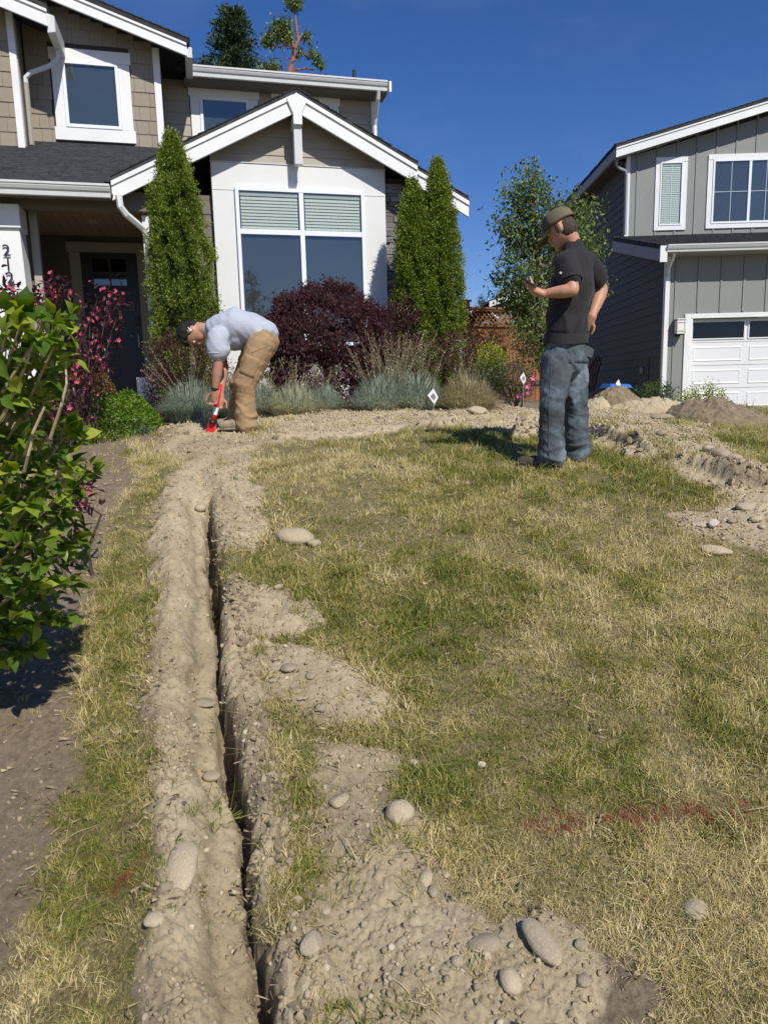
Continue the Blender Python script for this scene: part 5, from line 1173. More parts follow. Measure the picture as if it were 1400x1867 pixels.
shrub('barberry_shrub', 322, 655, 8.3, 110, 110, 'winebrown', 'dark bronze shrub behind the head of the bending man', 31, 3200, .035, .014, (6, 'pink', .018))
shrub('barberry_shrub', 290, 715, 8.0, 62, 80, 'wine', 'low wine red shrub at the porch step beside the bottle', 32, 1300, .04, .016, (10, 'pink', .016))
shrub('barberry_shrub', 395, 690, 8.5, 60, 90, 'winebrown', 'bronze foliage behind the arms of the bending man', 33, 1200, .04, .016)
shrub('loropetalum_shrub', 733, 598, 9.9, 66, 120, 'wine', 'tall wine purple shrub between the window panel and the right thujas', 34, 2400, .04, .017)
shrub('barberry_shrub', 760, 655, 9.0, 150, 80, 'winebrown', 'broad bronze shrub behind the seed stalks, below the right thujas', 35, 2600, .034, .013)
shrub('barberry_shrub', 838, 650, 9.3, 66, 90, 'winebrown', 'bronze red shrub at the foot of the taller right thuja', 36, 1500, .04, .015)
shrub('heavenly_bamboo', 925, 640, 9.9, 100, 90, 'winebrown', 'loose reddish shrub in front of the cedar fence', 37, 1300, .04, .012, (5, 'pink', .02))
shrub('spirea_shrub', 893, 655, 9.2, 58, 52, 'lime', 'bright yellow lime shrub left of the rose bush', 38, 1500, .035, .013)
shrub('green_shrub', 895, 690, 8.9, 66, 60, 'green', 'small green shrub under the yellow lime one', 39, 1300, .04, .015)
shrub('rose_bush', 940, 697, 8.7, 80, 62, 'rosegreen', 'rose bush with pink flowers behind the man in black', 40, 2000, .028, .014)
for (a, b, s_) in ((958, 692, .05), (968, 697, .055), (972, 690, .045), (963, 715, .05), (945, 722, .04), (938, 668, .035), (962, 705, .04), (930, 705, .022), (950, 722, .035)):
    p = PT(a, b, 8.36); rb = [o_ for o_ in COL.objects if o_.name == 'rose_bush'][0]; link('flower', flower_mesh('rosepink', .03), rb, loc=(p.x-rb.location.x, p.y-rb.location.y, p.z-rb.location.z), rot=(PI/2+random.uniform(-.5, .5), random.uniform(-.5, .5), random.uniform(-1, 1)), scl=s_/.04)
shrub('evergreen_shrub', 1196, 716, 12.6, 66, 34, 'green', 'dark green low shrub at the corner of the grey house', 41, 1100, .055, .02)
shrub('euonymus_shrub', 1275, 727, 11.4, 80, 34, 'lime', 'yellow green low shrub in front of the garage door', 42, 900, .05, .022)
shrub('euonymus_shrub', 1291, 708, 11.3, 18, 14, 'lime', 'taller single sprig of yellow green leaves before the garage door', 43, 90, .06, .02, stems=2)
# ground cover and spirea by the path
M['tealgrass'] = leafmat('lavender_blades', (.10, .15, .09), (.20, .27, .15), trans=.2)
def cover(px, py, Y, wpx, dep, h, mt, label, seed, n, ln, wd, name='ground_cover'):
    r = np.random.default_rng(seed); c = PT(px, py, Y); k = Y/1311; wx = wpx*k/2; g = float(base_z(c.x, Y)); R0 = empty(name, (c.x, Y, g), 0, label, 'ground cover')
    a = r.random(n)*2*PI; q = np.sqrt(r.random(n)); x = np.cos(a)*q*wx; y = np.sin(a)*q*dep; hh = h*(1-q**2.4)*(1+.35*vn(x, y, 0, 6, seed))
    z = hh*(1-.35*r.random(n)**2)+.02+(base_z(x+c.x, y+Y)-g); dd = unit(np.stack([x/wx*.5, y/dep*.5, .5+0*x], 1)+r.normal(size=(n, 3))*.6)
    leaves('foliage', np.stack([x, y, z], 1), dd, rdir(r, n)*.5+np.array([0, -.2, 1.0]), ln*r.uniform(.6, 1.2, n), wd*r.uniform(.7, 1.1, n), M[mt], np.clip(.2+.5*r.random(n)+.3*vn(x, y, 0, 5, seed+1), 0, 1), R0, kind='stuff', droop=.2); return R0
cover(205, 775, 6.9, 165, .75, .30, 'bright', 'bright green leafy ground cover beside the path to the door', 51, 9000, .035, .018)
cover(168, 745, 7.1, 110, .5, .50, 'orange', 'orange tipped spirea behind the green ground cover', 52, 3500, .028, .012, 'spirea_shrub')
cover(120, 770, 6.6, 120, .6, .45, 'green', 'dark green low foliage behind the big front bush', 53, 4000, .04, .018)
cover(250, 805, 6.6, 60, .12, .04, 'tealgrass', 'thin fringe of grey green runners at the edge of the dark soil', 54, 300, .05, .01)
# --- wine weigela with pink flowers
def weigela(label, tips, Y, base, seed, per=34, fl=6, group='pink flowering wine leaved bushes'):
    r = np.random.default_rng(seed); b = PT(base[0], base[1], Y); g = float(base_z(b.x, Y)); R0 = empty('weigela_bush', (b.x, Y, g), 0, label, 'flowering shrub', group); fm = flower_mesh('pink', .017)
    P = []; D = []
    for (px, py, rad) in tips:
        yy = Y+r.uniform(-.25, .25); t_ = PT(px, py, yy); e = Vector((t_.x-b.x, t_.y-Y, t_.z-g)); s0 = Vector((r.normal()*.06, r.normal()*.05, 0)); mid = (s0+e)/2+Vector((r.normal()*.08-e.x*.15, r.normal()*.06, .10))
        MB().tube([s0, mid, e], [.009, .006, .003], 5).build('stem', M['stem_d'], R0); rk = rad/1311*Y
        for i in range(per):
            q = Vector(r.normal(size=3))*rk*.62; P.append(e+q); D.append(q.normalized()*.6+Vector(r.normal(size=3)*.5)+Vector((0, 0, .15)))
        for i in range(per//3):
            t_ = r.uniform(.35, 1); p_ = s0.lerp(mid, t_*2) if t_ < .5 else mid.lerp(e, t_*2-1); P.append(p_+Vector(r.normal(size=3))*.03); D.append(Vector(r.normal(size=3)*.6)+Vector((0, 0, .3)))
        for i in range(fl):
            q = Vector(r.normal(size=3))*rk*.62; q.y = -abs(q.y); d = (q.normalized()+Vector((.2, -.5, .1))).normalized()
            link('flower', fm, R0, loc=e+q, rot=d.to_track_quat('Z', 'Y').to_euler(), scl=r.uniform(.7, 1.25))
    P = np.array([list(p) for p in P]); D = np.array([list(d) for d in D]); n = len(P)
    leaves('foliage', P, D, rdir(r, n)*.6+np.array([0, 0, 1.0]), .065*r.uniform(.6, 1.15, n), .022, M['wine'], np.clip(.2+.6*r.random(n), 0, 1), R0, kind='stuff', shape='broad', droop=.3); return R0
weigela('large wine leaved weigela with pink flowers in front of the dark front door', [(150, 700, 18), (165, 715, 18), (130, 725, 18), (175, 690, 14), (145, 745, 18), (168, 640, 18), (180, 660, 14), (155, 735, 16), (178, 548, 24), (200, 540, 22), (218, 548, 18), (190, 570, 26), (165, 568, 16), (215, 572, 18), (205, 595, 22), (178, 598, 20), (160, 590, 12), (150, 625, 14), (186, 625, 14), (205, 618, 14), (160, 660, 20), (140, 665, 14), (190, 668, 9), (150, 610, 14)], 6.2, (150, 775), 61, 22, 4)
weigela('upper wine leaved branches beside the numbered white column', [(112, 520, 16), (90, 545, 18), (70, 555, 15), (95, 530, 12), (118, 530, 12), (62, 548, 10), (80, 535, 12)], 5.2, (95, 810), 62, 20, 3)
weigela('wine leaved branches at the far left edge over the white column', [(5, 530, 20), (20, 535, 14), (12, 550, 16), (-20, 540, 25)], 4.6, (10, 830), 63, 26, 3)
weigela('wine leaved bush low behind the big green bush', [(100, 725, 22), (130, 705, 20), (90, 740, 18), (120, 740, 18), (75, 750, 14), (140, 690, 12), (104, 765, 12)], 4.6, (110, 850), 64, 36, 5)
weigela('small wine leaved sprig with pink flowers low on the bare path', [(160, 888, 10), (152, 915, 12), (140, 912, 12), (135, 925, 10), (128, 905, 12)], 3.55, (125, 950), 65, 14, 3)
# --- big front bush: single leaves
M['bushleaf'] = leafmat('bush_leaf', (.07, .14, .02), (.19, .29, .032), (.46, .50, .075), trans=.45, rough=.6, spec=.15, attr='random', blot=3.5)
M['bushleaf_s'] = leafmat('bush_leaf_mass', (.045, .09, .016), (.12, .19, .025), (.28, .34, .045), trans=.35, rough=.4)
def leaf_mesh(seed):
    r = random.Random(seed); rows = [(0, .02), (.10, .20), (.25, .40), (.45, .49), (.65, .40), (.82, .20), (.93, .07), (1.0, .0)]; V = []; cur = r.uniform(.10, .30); fo = r.uniform(.10, .35); tw = r.uniform(-.1, .1)
    for (t_, w) in rows:
        z = .10*math.sin(t_*PI)-cur*t_*t_; w2 = w*(1+r.uniform(-.05, .05))
        V += [(-w2*.62+tw*t_, t_, z+fo*w2*.6+.015*math.sin(t_*22)), (tw*t_, t_, z), (w2*.62+tw*t_, t_, z+fo*w2*.6+.015*math.cos(t_*20))]
    F = []
    for i in range(len(rows)-1):
        a = i*3; F += [(a, a+1, a+4, a+3), (a+1, a+2, a+5, a+4)]
    me = bpy.data.meshes.new('leaf'); me.from_pydata(V, [], F); me.materials.append(M['bushleaf']); me.polygons.foreach_set('use_smooth', np.ones(len(F), bool)); me.update(); return me
def big_bush():
    r = np.random.default_rng(77); gx, gy = -1.62, 2.45; g = float(base_z(gx, gy)); R0 = empty('green_bush', (gx, gy, g), 0, 'big leafy green bush filling the left edge, pale stems', 'bush')
    LM = [leaf_mesh(i) for i in range(7)]; pts = []
    def stem(P, rad, name='branch', mt='stem'): MB().tube(P, rad, 6).build(name, M[mt], R0)
    ends = [(15, 565, 1.9), (48, 572, 1.88), (85, 578, 1.9), (112, 590, 1.95), (35, 600, 1.86), (70, 612, 1.86), (12, 610, 1.88), (100, 630, 1.9), (130, 575, 2.1), (75, 585, 2.0), (20, 575, 1.95), (125, 640, 2.15), (95, 655, 2.0), (60, 620, 2.2), (-40, 600, 2.1), (95, 700, 2.05), (60, 735, 2.0), (20, 690, 1.95), (-20, 740, 2.1), (130, 780, 2.3), (150, 800, 2.35), (90, 790, 2.1), (40, 800, 2.0),
        (172, 852, 2.35), (150, 862, 2.3), (120, 850, 2.1), (70, 860, 2.1), (20, 860, 2.0), (140, 900, 2.3), (100, 915, 2.15), (55, 920, 2.0), (0, 930, 2.0), (145, 980, 2.35), (120, 1000, 2.3), (85, 980, 2.1), (40, 985, 2.0), (130, 1060, 2.3), (100, 1060, 2.2), (60, 1065, 2.1), (10, 1060, 2.0),
        (118, 1125, 2.35), (85, 1130, 2.25), (45, 1140, 2.2), (5, 1150, 2.2), (60, 1180, 2.3), (20, 1185, 2.3), (30, 1120, 2.1), (75, 1030, 2.0), (110, 950, 2.2), (-30, 660, 2.0), (-60, 800, 2.2), (-70, 950, 2.3), (-60, 1100, 2.3), (-110, 700, 2.4), (-140, 900, 2.5), (45, 650, 1.95), (110, 610, 2.05)]
    for q, (a, b, Y) in enumerate(ends):
        e = PT(a, b, Y)-Vector((gx, gy, g)); k = r.uniform(.05, .22); s0 = Vector((r.normal()*.07, r.normal()*.07, -.02)); m1 = s0.lerp(e, .5)+Vector((-.10*abs(e.x), .04, .12)); m1.x = min(m1.x, .25)
        stem([s0, m1, s0.lerp(e, .8)+Vector((0, 0, .07)), e], [.009, .007, .005, .0028])
        path = [s0, m1, s0.lerp(e, .8)+Vector((0, 0, .07)), e]
        nod = 15
        for i in range(nod):
            t_ = .25+.75*i/(nod-1); x = t_*3; j = min(int(x), 2); p = path[j].lerp(path[j+1], x-j); d = (path[j+1]-path[j]).normalized(); sdv = d.cross(Vector((0, 0, 1))).normalized()
            for sgn in (-1, 1):
                ax = (sdv*sgn*(1.0 if i % 2 else .3)+Vector((0, 0, 1.0 if not i % 2 else .2))*.5*sgn+d*.75+Vector(r.normal(size=3)*.35)+Vector((.15, -.25, -.15))).normalized(); pts.append((p+Vector(r.normal(size=3)*.012), ax, .034+.034*r.random()**1.2, (t_ > .7), p.z))
        for i in range(4):
            ax = ((path[3]-path[2]).normalized()*.9+Vector(r.normal(size=3)*.55)+Vector((.1, -.2, 0))).normalized(); pts.append((e, ax, .040+.035*r.random(), True, e.z))
    for P_ in ([(-25, 710, 2.02), (20, 680, 1.95), (50, 640, 1.9), (88, 605, 1.92)], [(5, 715, 1.93), (40, 660, 1.9), (60, 632, 1.9)], [(45, 830, 1.98), (60, 790, 1.9), (82, 742, 1.9)], [(92, 800, 1.98), (112, 740, 1.95), (122, 700, 1.95), (120, 660, 1.98)], [(45, 860, 1.95), (52, 830, 1.92), (60, 800, 1.92)], [(-20, 655, 2.0), (30, 625, 1.95)]):
        stem([PT(a, c, Y_)-Vector((gx, gy, g)) for a, c, Y_ in P_], [.0048, .004, .0032, .0024][:len(P_)])
    # filler mass inside
    nfill = 1100; d = rdir(r, nfill); q = r.random(nfill)**.5; F_ = np.array([.16, -.08, .80])+d*np.array([.44, .42, .62])*q[:, None]
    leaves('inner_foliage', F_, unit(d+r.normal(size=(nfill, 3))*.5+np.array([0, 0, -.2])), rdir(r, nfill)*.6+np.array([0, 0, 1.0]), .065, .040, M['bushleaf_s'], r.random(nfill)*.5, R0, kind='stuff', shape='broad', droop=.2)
    F0 = Vector(EYE)
    def score(it):
        w = Vector((gx, gy, g))+it[0]; v = w-F0; x = v.dot(Vector(_R))/v.dot(Vector(_F))*FPX+CX; return it[2]/v.length*(1 if -30 < x < 300 else .2)*(1.15 if it[3] else 1)
    pts.sort(key=score, reverse=True); rest = []
    for i, (p, ax, L, tip, zz) in enumerate(pts):
        up = Vector(r.normal(size=3)*.75)+Vector((.15, -.35, 1.0)); x = ax.cross(up).normalized(); up = x.cross(ax).normalized()
        if i < 300:
            mw = Matrix((x, ax, up)).transposed().to_4x4(); o_ = link('leaf', LM[i % 7], R0); o_.matrix_local = Matrix.Translation(p) @ mw @ Matrix.Diagonal((L*r.uniform(.85, 1.1), L, L, 1))
        else: rest.append((p, ax, up, L))
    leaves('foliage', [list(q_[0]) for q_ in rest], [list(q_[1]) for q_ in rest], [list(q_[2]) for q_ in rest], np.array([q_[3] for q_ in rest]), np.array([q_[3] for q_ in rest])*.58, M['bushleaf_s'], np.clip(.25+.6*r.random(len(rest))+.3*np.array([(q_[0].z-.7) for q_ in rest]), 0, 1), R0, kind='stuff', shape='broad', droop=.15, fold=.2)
big_bush()
# --- young tree in front of the fence
M['treeleaf'] = leafmat('young_tree_leaves', (.045, .08, .022), (.13, .19, .05), (.33, .39, .13), trans=.35)
def young_tree():
    r = np.random.default_rng(88); Y = 11.3; R0, o = root('young_tree', 992, 700, Y, 'slender young tree with light airy foliage between fence and grey house', 'tree')
    b = Vector(tuple(o)); L = lambda a, b_, dy=0: PT(a, b_, Y+dy)-b
    trunk = [Vector((0, 0, -.1)), L(988, 600), L(982, 500), L(976, 400), L(972, 315)]; MB().tube(trunk, [.045, .036, .028, .016, .005], 8).build('trunk', M['bark'], R0)
    tips = [(907, 396), (918, 415), (925, 345), (940, 330), (957, 318), (968, 300), (985, 330), (1000, 345), (1015, 365), (1045, 360), (1072, 378), (1083, 372), (1060, 410), (1095, 430), (1088, 455), (1070, 440), (1035, 420), (900, 500), (915, 515), (925, 490), (930, 445), (915, 460), (945, 400), (950, 440), (940, 370), (960, 360), (975, 380),
        (910, 540), (925, 550), (940, 530), (950, 500), (965, 480), (985, 470), (960, 560), (940, 590), (965, 600), (985, 560), (1005, 590), (1010, 540), (1020, 480), (1080, 480), (1090, 500), (955, 625), (985, 625), (1000, 420), (1020, 395), (1100, 520), (932, 395), (965, 430), (990, 515), (970, 520), (925, 420), (1075, 400), (950, 575), (1000, 610), (1015, 625)]
    P = []; D = []
    for (a, c) in tips:
        dy = r.normal()*.38; e = L(a, c, dy); t_ = np.clip((e.z-.3)/3.9-.12, .08, .93); x = t_*4; j = min(int(x), 3); s0 = trunk[j].lerp(trunk[j+1], x-j); m1 = s0.lerp(e, .55)+Vector((0, 0, .10))
        MB().tube([s0, m1, e], [.012, .008, .003], 5).build('branch', M['bark'], R0)
        for i in range(150):
            q = r.random()**.35; p = s0.lerp(m1, q*2) if q < .5 else m1.lerp(e, q*2-1); P.append(p+Vector(r.normal(size=3)*np.array([.10, .10, .10]))); D.append(Vector((r.normal()*.55, r.normal()*.55, -.45+r.normal()*.45)))
    P = np.array([list(p) for p in P]); D = np.array([list(p) for p in D]); n = len(P)
    leaves('crown', P, D, rdir(r, n), .082*r.uniform(.6, 1.2, n), .036, M['treeleaf'], np.clip(.15+.75*r.random(n), 0, 1), R0, kind='stuff', droop=.1)
young_tree()
# --- trees behind the house
M['fir'] = leafmat('fir_needles', (.018, .035, .018), (.045, .075, .03), (.10, .13, .05), trans=.15)
def fir(x, Y, ztop, w, label, seed, zlow=None, n=9000, group=None, lf=.30):
    r = np.random.default_rng(seed); g = float(base_z(x, Y)); R0 = empty('fir_tree', (x, Y, g), 0, label, 'tree', group); H = ztop-g
    MB().tube([(0, 0, -.3), (0, 0, H*.6), (0, 0, H*.98)], [w*.16, w*.09, .02], 8).build('trunk', M['bark'], R0)
    nb = 150; t_ = r.random(nb)**.8; z = H-(H-(zlow or H*.25))*t_; rad = w*(.10+t_**.75)*r.uniform(.55, 1.1, nb); a = r.random(nb)*2*PI; per = n//nb; ci = np.repeat(np.arange(nb), per); s_ = r.random(len(ci))
    ca, sa = np.cos(a)[ci], np.sin(a)[ci]; rr_ = rad[ci]*s_; sp = .10+.20*rad[ci]*s_*(1.15-s_)
    pos = np.stack([ca*rr_+r.normal(size=len(ci))*sp, sa*rr_+r.normal(size=len(ci))*sp, z[ci]+.20*rr_-.16*rr_**1.5/np.maximum(rad[ci], .3)**.5+r.normal(size=len(ci))*.11], 1)
    d = unit(np.stack([ca, sa, .15+0*ca], 1)+r.normal(size=(len(ci), 3))*.6)
    leaves('crown', pos, d, rdir(r, len(ci)), lf*r.uniform(.6, 1.2, len(ci)), lf*.30, M['fir'], np.clip(.2+.3*r.random(nb)[ci]+.35*r.random(len(ci)), 0, 1), R0, kind='stuff', shape='diamond')
p = PT(420, 5, 46); fir(p.x, 46, p.z, 2.5, 'dense fir tree rising behind the roof, left of the bare red barked tree', 91, p.z-7.5, 15000)
p = PT(345, 106, 50); fir(p.x, 50, p.z, 1.6, 'tip of a distant fir showing just right of the shingled gable', 92, p.z-5, 2500)
p = PT(384, 116, 48); fir(p.x-.2, 48, p.z, 1.3, 'small fir top at the gutter below the dense fir', 93, p.z-4, 2500)
p = PT(878, 541, 60); fir(p.x, 60, p.z, .9, 'tiny distant fir top over the cedar fence', 94, p.z-3, 900, lf=.22)
fir(11.6, -30, 10.2, 2.6, 'fir tree across the street behind the viewer, seen mirrored in the bay window', 95, 0, 4000)
fir(15.8, -33, 8.0, 2.6, 'lower fir tree across the street behind the viewer, mirrored beside its neighbour', 96, -1, 3000)
def madrone():
    r = np.random.default_rng(99); Y = 42; R0, o = root('madrone_tree', 527, 137, Y, 'thin red barked tree with sparse leaf tufts behind the roof', 'tree'); b = Vector(tuple(o)); L = lambda a, c, dy=0: PT(a, c, Y+dy)-b
    MB().tube([Vector((0, 0, -.2)), L(524, 400), L(525, 200), L(527, 137), L(534, 110), L(537, 91), L(544, 74), L(540, 45), L(538, 23), L(537, 5)], [.28, .22, .19, .15, .13, .12, .10, .06, .04, .02], 8).build('trunk', M['bark_red'], R0)
    for pts_, rd in (([(537, 91), (525, 80), (511, 86), (500, 80)], .06), ([(538, 88), (528, 72), (518, 60), (508, 50)], .05), ([(533, 112), (545, 103), (520, 108), (511, 112)], .03), ([(529, 132), (542, 127), (560, 125), (571, 128), (572, 134)], .06), ([(536, 98), (548, 95), (565, 104), (578, 108)], .05),
            ([(543, 72), (555, 60), (558, 66)], .04), ([(530, 128), (545, 137), (552, 140)], .06), ([(524, 150), (505, 140), (494, 128)], .06), ([(541, 50), (555, 47), (550, 40)], .02), ([(515, 85), (520, 120)], .015), ([(502, 110), (500, 90), (490, 70)], .015)):
        MB().tube([L(a, c, r.normal()*.2) for a, c in pts_], [rd*(1-.6*i/len(pts_)) for i in range(len(pts_))], 6).build('branch', M['bark_red'], R0)
    P = []; T = []
    for (a, c, q, n) in ((494, 71, 12, 330), (507, 52, 13, 330), (521, 50, 12, 300), (526, 71, 9, 200), (515, 65, 12, 250), (484, 76, 8, 120), (537, 8, 11, 220), (530, 3, 9, 140), (545, 10, 7, 90), (558, 66, 8, 160), (580, 110, 8, 130), (569, 98, 9, 170), (585, 118, 6, 80), (494, 126, 12, 300), (502, 122, 9, 140), (547, 94, 5, 60), (544, 103, 4, 30), (484, 128, 7, 100)):
        e = L(a, c); k = Y/1311*q*.62
        for i in range(n): P.append(e+Vector(r.normal(size=3))*k*.85); T.append(r.random())
    P = np.array([list(p) for p in P]); n = len(P); leaves('crown', P, rdir(r, n)+np.array([0, 0, -.5]), rdir(r, n), .22*r.uniform(.6, 1.2, n), .085, M['treeleaf'], np.array(T), R0, kind='stuff')
madrone()
# ------------------------------------------------------------------ people
def ellipsoid(mb, c, r, axes=None, seg=16, rings=10):
    c = Vector(c); ax = axes or (Vector((1, 0, 0)), Vector((0, 1, 0)), Vector((0, 0, 1))); vs = []; fs = []
    for i in range(rings+1):
        t = PI*i/rings
        for j in range(seg):
            a = 2*PI*j/seg; vs.append(c+ax[0]*(r[0]*math.sin(t)*math.cos(a))+ax[1]*(r[1]*math.sin(t)*math.sin(a))+ax[2]*(r[2]*math.cos(t)))
    for i in range(rings):
        for j in range(seg): a = i*seg+j; b = i*seg+(j+1) % seg; fs.append((a, b, b+seg, a+seg))
    mb.add(vs, fs)
def limb(mb, pts, rad, side=None, ratio=1.0, seg=14):
    """tapered limb with rounded ends; cross-section widened by ratio along side"""
    P = [Vector(p) for p in pts]; n = len(P); vs = []; fs = []; rings = []
    d0 = (P[1]-P[0]).normalized(); d1 = (P[-1]-P[-2]).normalized()
    st = [(P[0]-d0*rad[0]*.85, .35*rad[0], d0), (P[0]-d0*rad[0]*.5, .82*rad[0], d0)]+[(P[i], rad[i], (P[min(i+1, n-1)]-P[max(i-1, 0)]).normalized()) for i in range(n)]+[(P[-1]+d1*rad[-1]*.5, .82*rad[-1], d1), (P[-1]+d1*rad[-1]*.85, .35*rad[-1], d1)]
    sd_ = Vector(side).normalized() if side is not None else None
    for (p, r_, d) in st:
        s_ = sd_ if sd_ is not None else d.cross(Vector((0, .3, 1)))
        x = (s_-d*s_.dot(d)).normalized(); y = d.cross(x).normalized()
        for k in range(seg): a = 2*PI*k/seg; vs.append(p+x*(r_*ratio*math.cos(a))+y*(r_*math.sin(a)))
    m_ = len(st)
    for i in range(m_-1):
        for k in range(seg): a = i*seg+k; b = i*seg+(k+1) % seg; fs.append((a, b, b+seg, a+seg))
    fs.append(tuple(range(seg-1, -1, -1))); fs.append(tuple(range((m_-1)*seg, m_*seg))); mb.add(vs, fs)
def melt(name, mb, voxel, mt, parent, smooth=6, disp=None, fac=.5):
    """fuse overlapping volumes into one continuous skin"""
    me = mb.mesh(name); o = bpy.data.objects.new(name, me); COL.objects.link(o)
    r = o.modifiers.new('r', 'REMESH'); r.mode = 'VOXEL'; r.voxel_size = voxel
    s_ = o.modifiers.new('s', 'SMOOTH'); s_.factor = fac; s_.iterations = smooth
    dg = bpy.context.evaluated_depsgraph_get(); dg.update(); m2 = bpy.data.meshes.new_from_object(o.evaluated_get(dg)); bpy.data.objects.remove(o)
    n = len(m2.vertices); co = np.zeros(n*3, np.float32); m2.vertices.foreach_get('co', co); co = co.reshape(-1, 3).astype(float)
    if disp is not None:
        no = np.zeros(n*3, np.float32); m2.vertices.foreach_get('normal', no); no = no.reshape(-1, 3)
        co = co+no*disp(co)[:, None]; m2.vertices.foreach_set('co', co.astype(np.float32).ravel())
    m2.materials.clear()
    for q in (mt if isinstance(mt, (list, tuple)) else [mt]): m2.materials.append(q)
    m2.polygons.foreach_set('use_smooth', np.ones(len(m2.polygons), bool)); m2.name = name; m2.update()
    return link(name, m2, parent)
def hand(mb, wrist, palm_dir, back_dir, spread=1.0, curl=.5, size=1.0, thumb=1, fingers=None):
    """palm and five fingers. palm_dir: wrist to knuckles; back_dir: out of the back of the hand; thumb side sign"""
    w = Vector(wrist); d = Vector(palm_dir).normalized(); b = Vector(back_dir); b = (b-d*b.dot(d)).normalized(); s_ = d.cross(b).normalized()*thumb; k = size
    limb(mb, [w-d*.01, w+d*.035*k, w+d*.078*k], [.026*k, .029*k, .027*k], side=s_, ratio=1.35)
    L_ = [.070, .078, .074, .058]; off = [.030, .010, -.010, -.029]
    for i in range(4):
        p = w+d*(.085-.004*abs(i-1))*k+s_*off[i]*k; dd = d; bb = b; ln = L_[i]*k
        pts = [p-d*.02*k, p]; c = curl if not fingers else fingers[i]
        for j, q in enumerate((.45, .32, .23)):
            ang = c*(1.0 if j else .7); dd, bb = (dd*math.cos(ang)-bb*math.sin(ang)).normalized(), (bb*math.cos(ang)+dd*math.sin(ang)).normalized()
            pts.append(pts[-1]+dd*ln*q)
        limb(mb, pts, [.0095*k, .0095*k, .0088*k, .0082*k, .0072*k], seg=8)
    t0 = w+d*.02*k+s_*.026*k; t1 = t0+(s_*.75+d*.55-b*.25).normalized()*.038*k; t2 = t1+(d*.9+s_*.3-b*.3*curl).normalized()*.032*k; t3 = t2+(d*.95-b*.45*curl).normalized()*.026*k
    limb(mb, [t0, t1, t2, t3], [.013*k, .0115*k, .0105*k, .0085*k], seg=8)
def wr(c, fz=20, fx=5, tilt=.35, seed=1, sharp=1.0):
    x, y, z = c[:, 0], c[:, 1], c[:, 2]; w = .35*vn(x, y, z, 6, seed)
    n = vn(x*fx+w, y*fx, (z+tilt*x)*fz+w*3, 1, seed+2); r_ = 1-np.abs(n)*2
    return np.sign(r_)*np.abs(r_)**sharp*.6+.4*vn(x*fx*2, y*fx*2, (z-tilt*x)*fz*1.9, 1, seed+5)
def patch_on(target, c, x, y, dirn, poly_, off, name, mt, parent, n=7):
    """cloth piece laid over another mesh: a grid projected along dirn and lifted by off"""
    from mathutils.bvhtree import BVHTree
    bv = BVHTree.FromPolygons([v.co for v in target.data.vertices], [p_.vertices for p_ in target.data.polygons]); d = Vector(dirn).normalized(); V = []; ok = True
    (ax, az), (bx, bz), (cx_, cz), (dx, dz) = poly_
    for i in range(n):
        for j in range(n):
            s_, t_ = i/(n-1), j/(n-1); u_ = (ax*(1-s_)+bx*s_)*(1-t_)+(dx*(1-s_)+cx_*s_)*t_; w_ = (az*(1-s_)+bz*s_)*(1-t_)+(dz*(1-s_)+cz*s_)*t_
            p = c+x*u_+y*w_; h = bv.ray_cast(p-d*.5, d); V.append((h[0] if h[0] is not None else p)-d*off)
    k = len(V); V += [v+d*(off+.006) for v in V]; F = [(i*n+j, i*n+j+1, (i+1)*n+j+1, (i+1)*n+j) for i in range(n-1) for j in range(n-1)]
    e = [i*n for i in range(n)]+[(n-1)*n+j for j in range(1, n)]+[i*n+n-1 for i in range(n-2, -1, -1)]+[j for j in range(n-2, 0, -1)]
    F += [(e[i], e[(i+1) % len(e)], e[(i+1) % len(e)]+k, e[i]+k) for i in range(len(e))]
    return MB().add(V, F).build(name, mt, parent, True)
def P3(px, py, Y): return PT(px, py, Y)
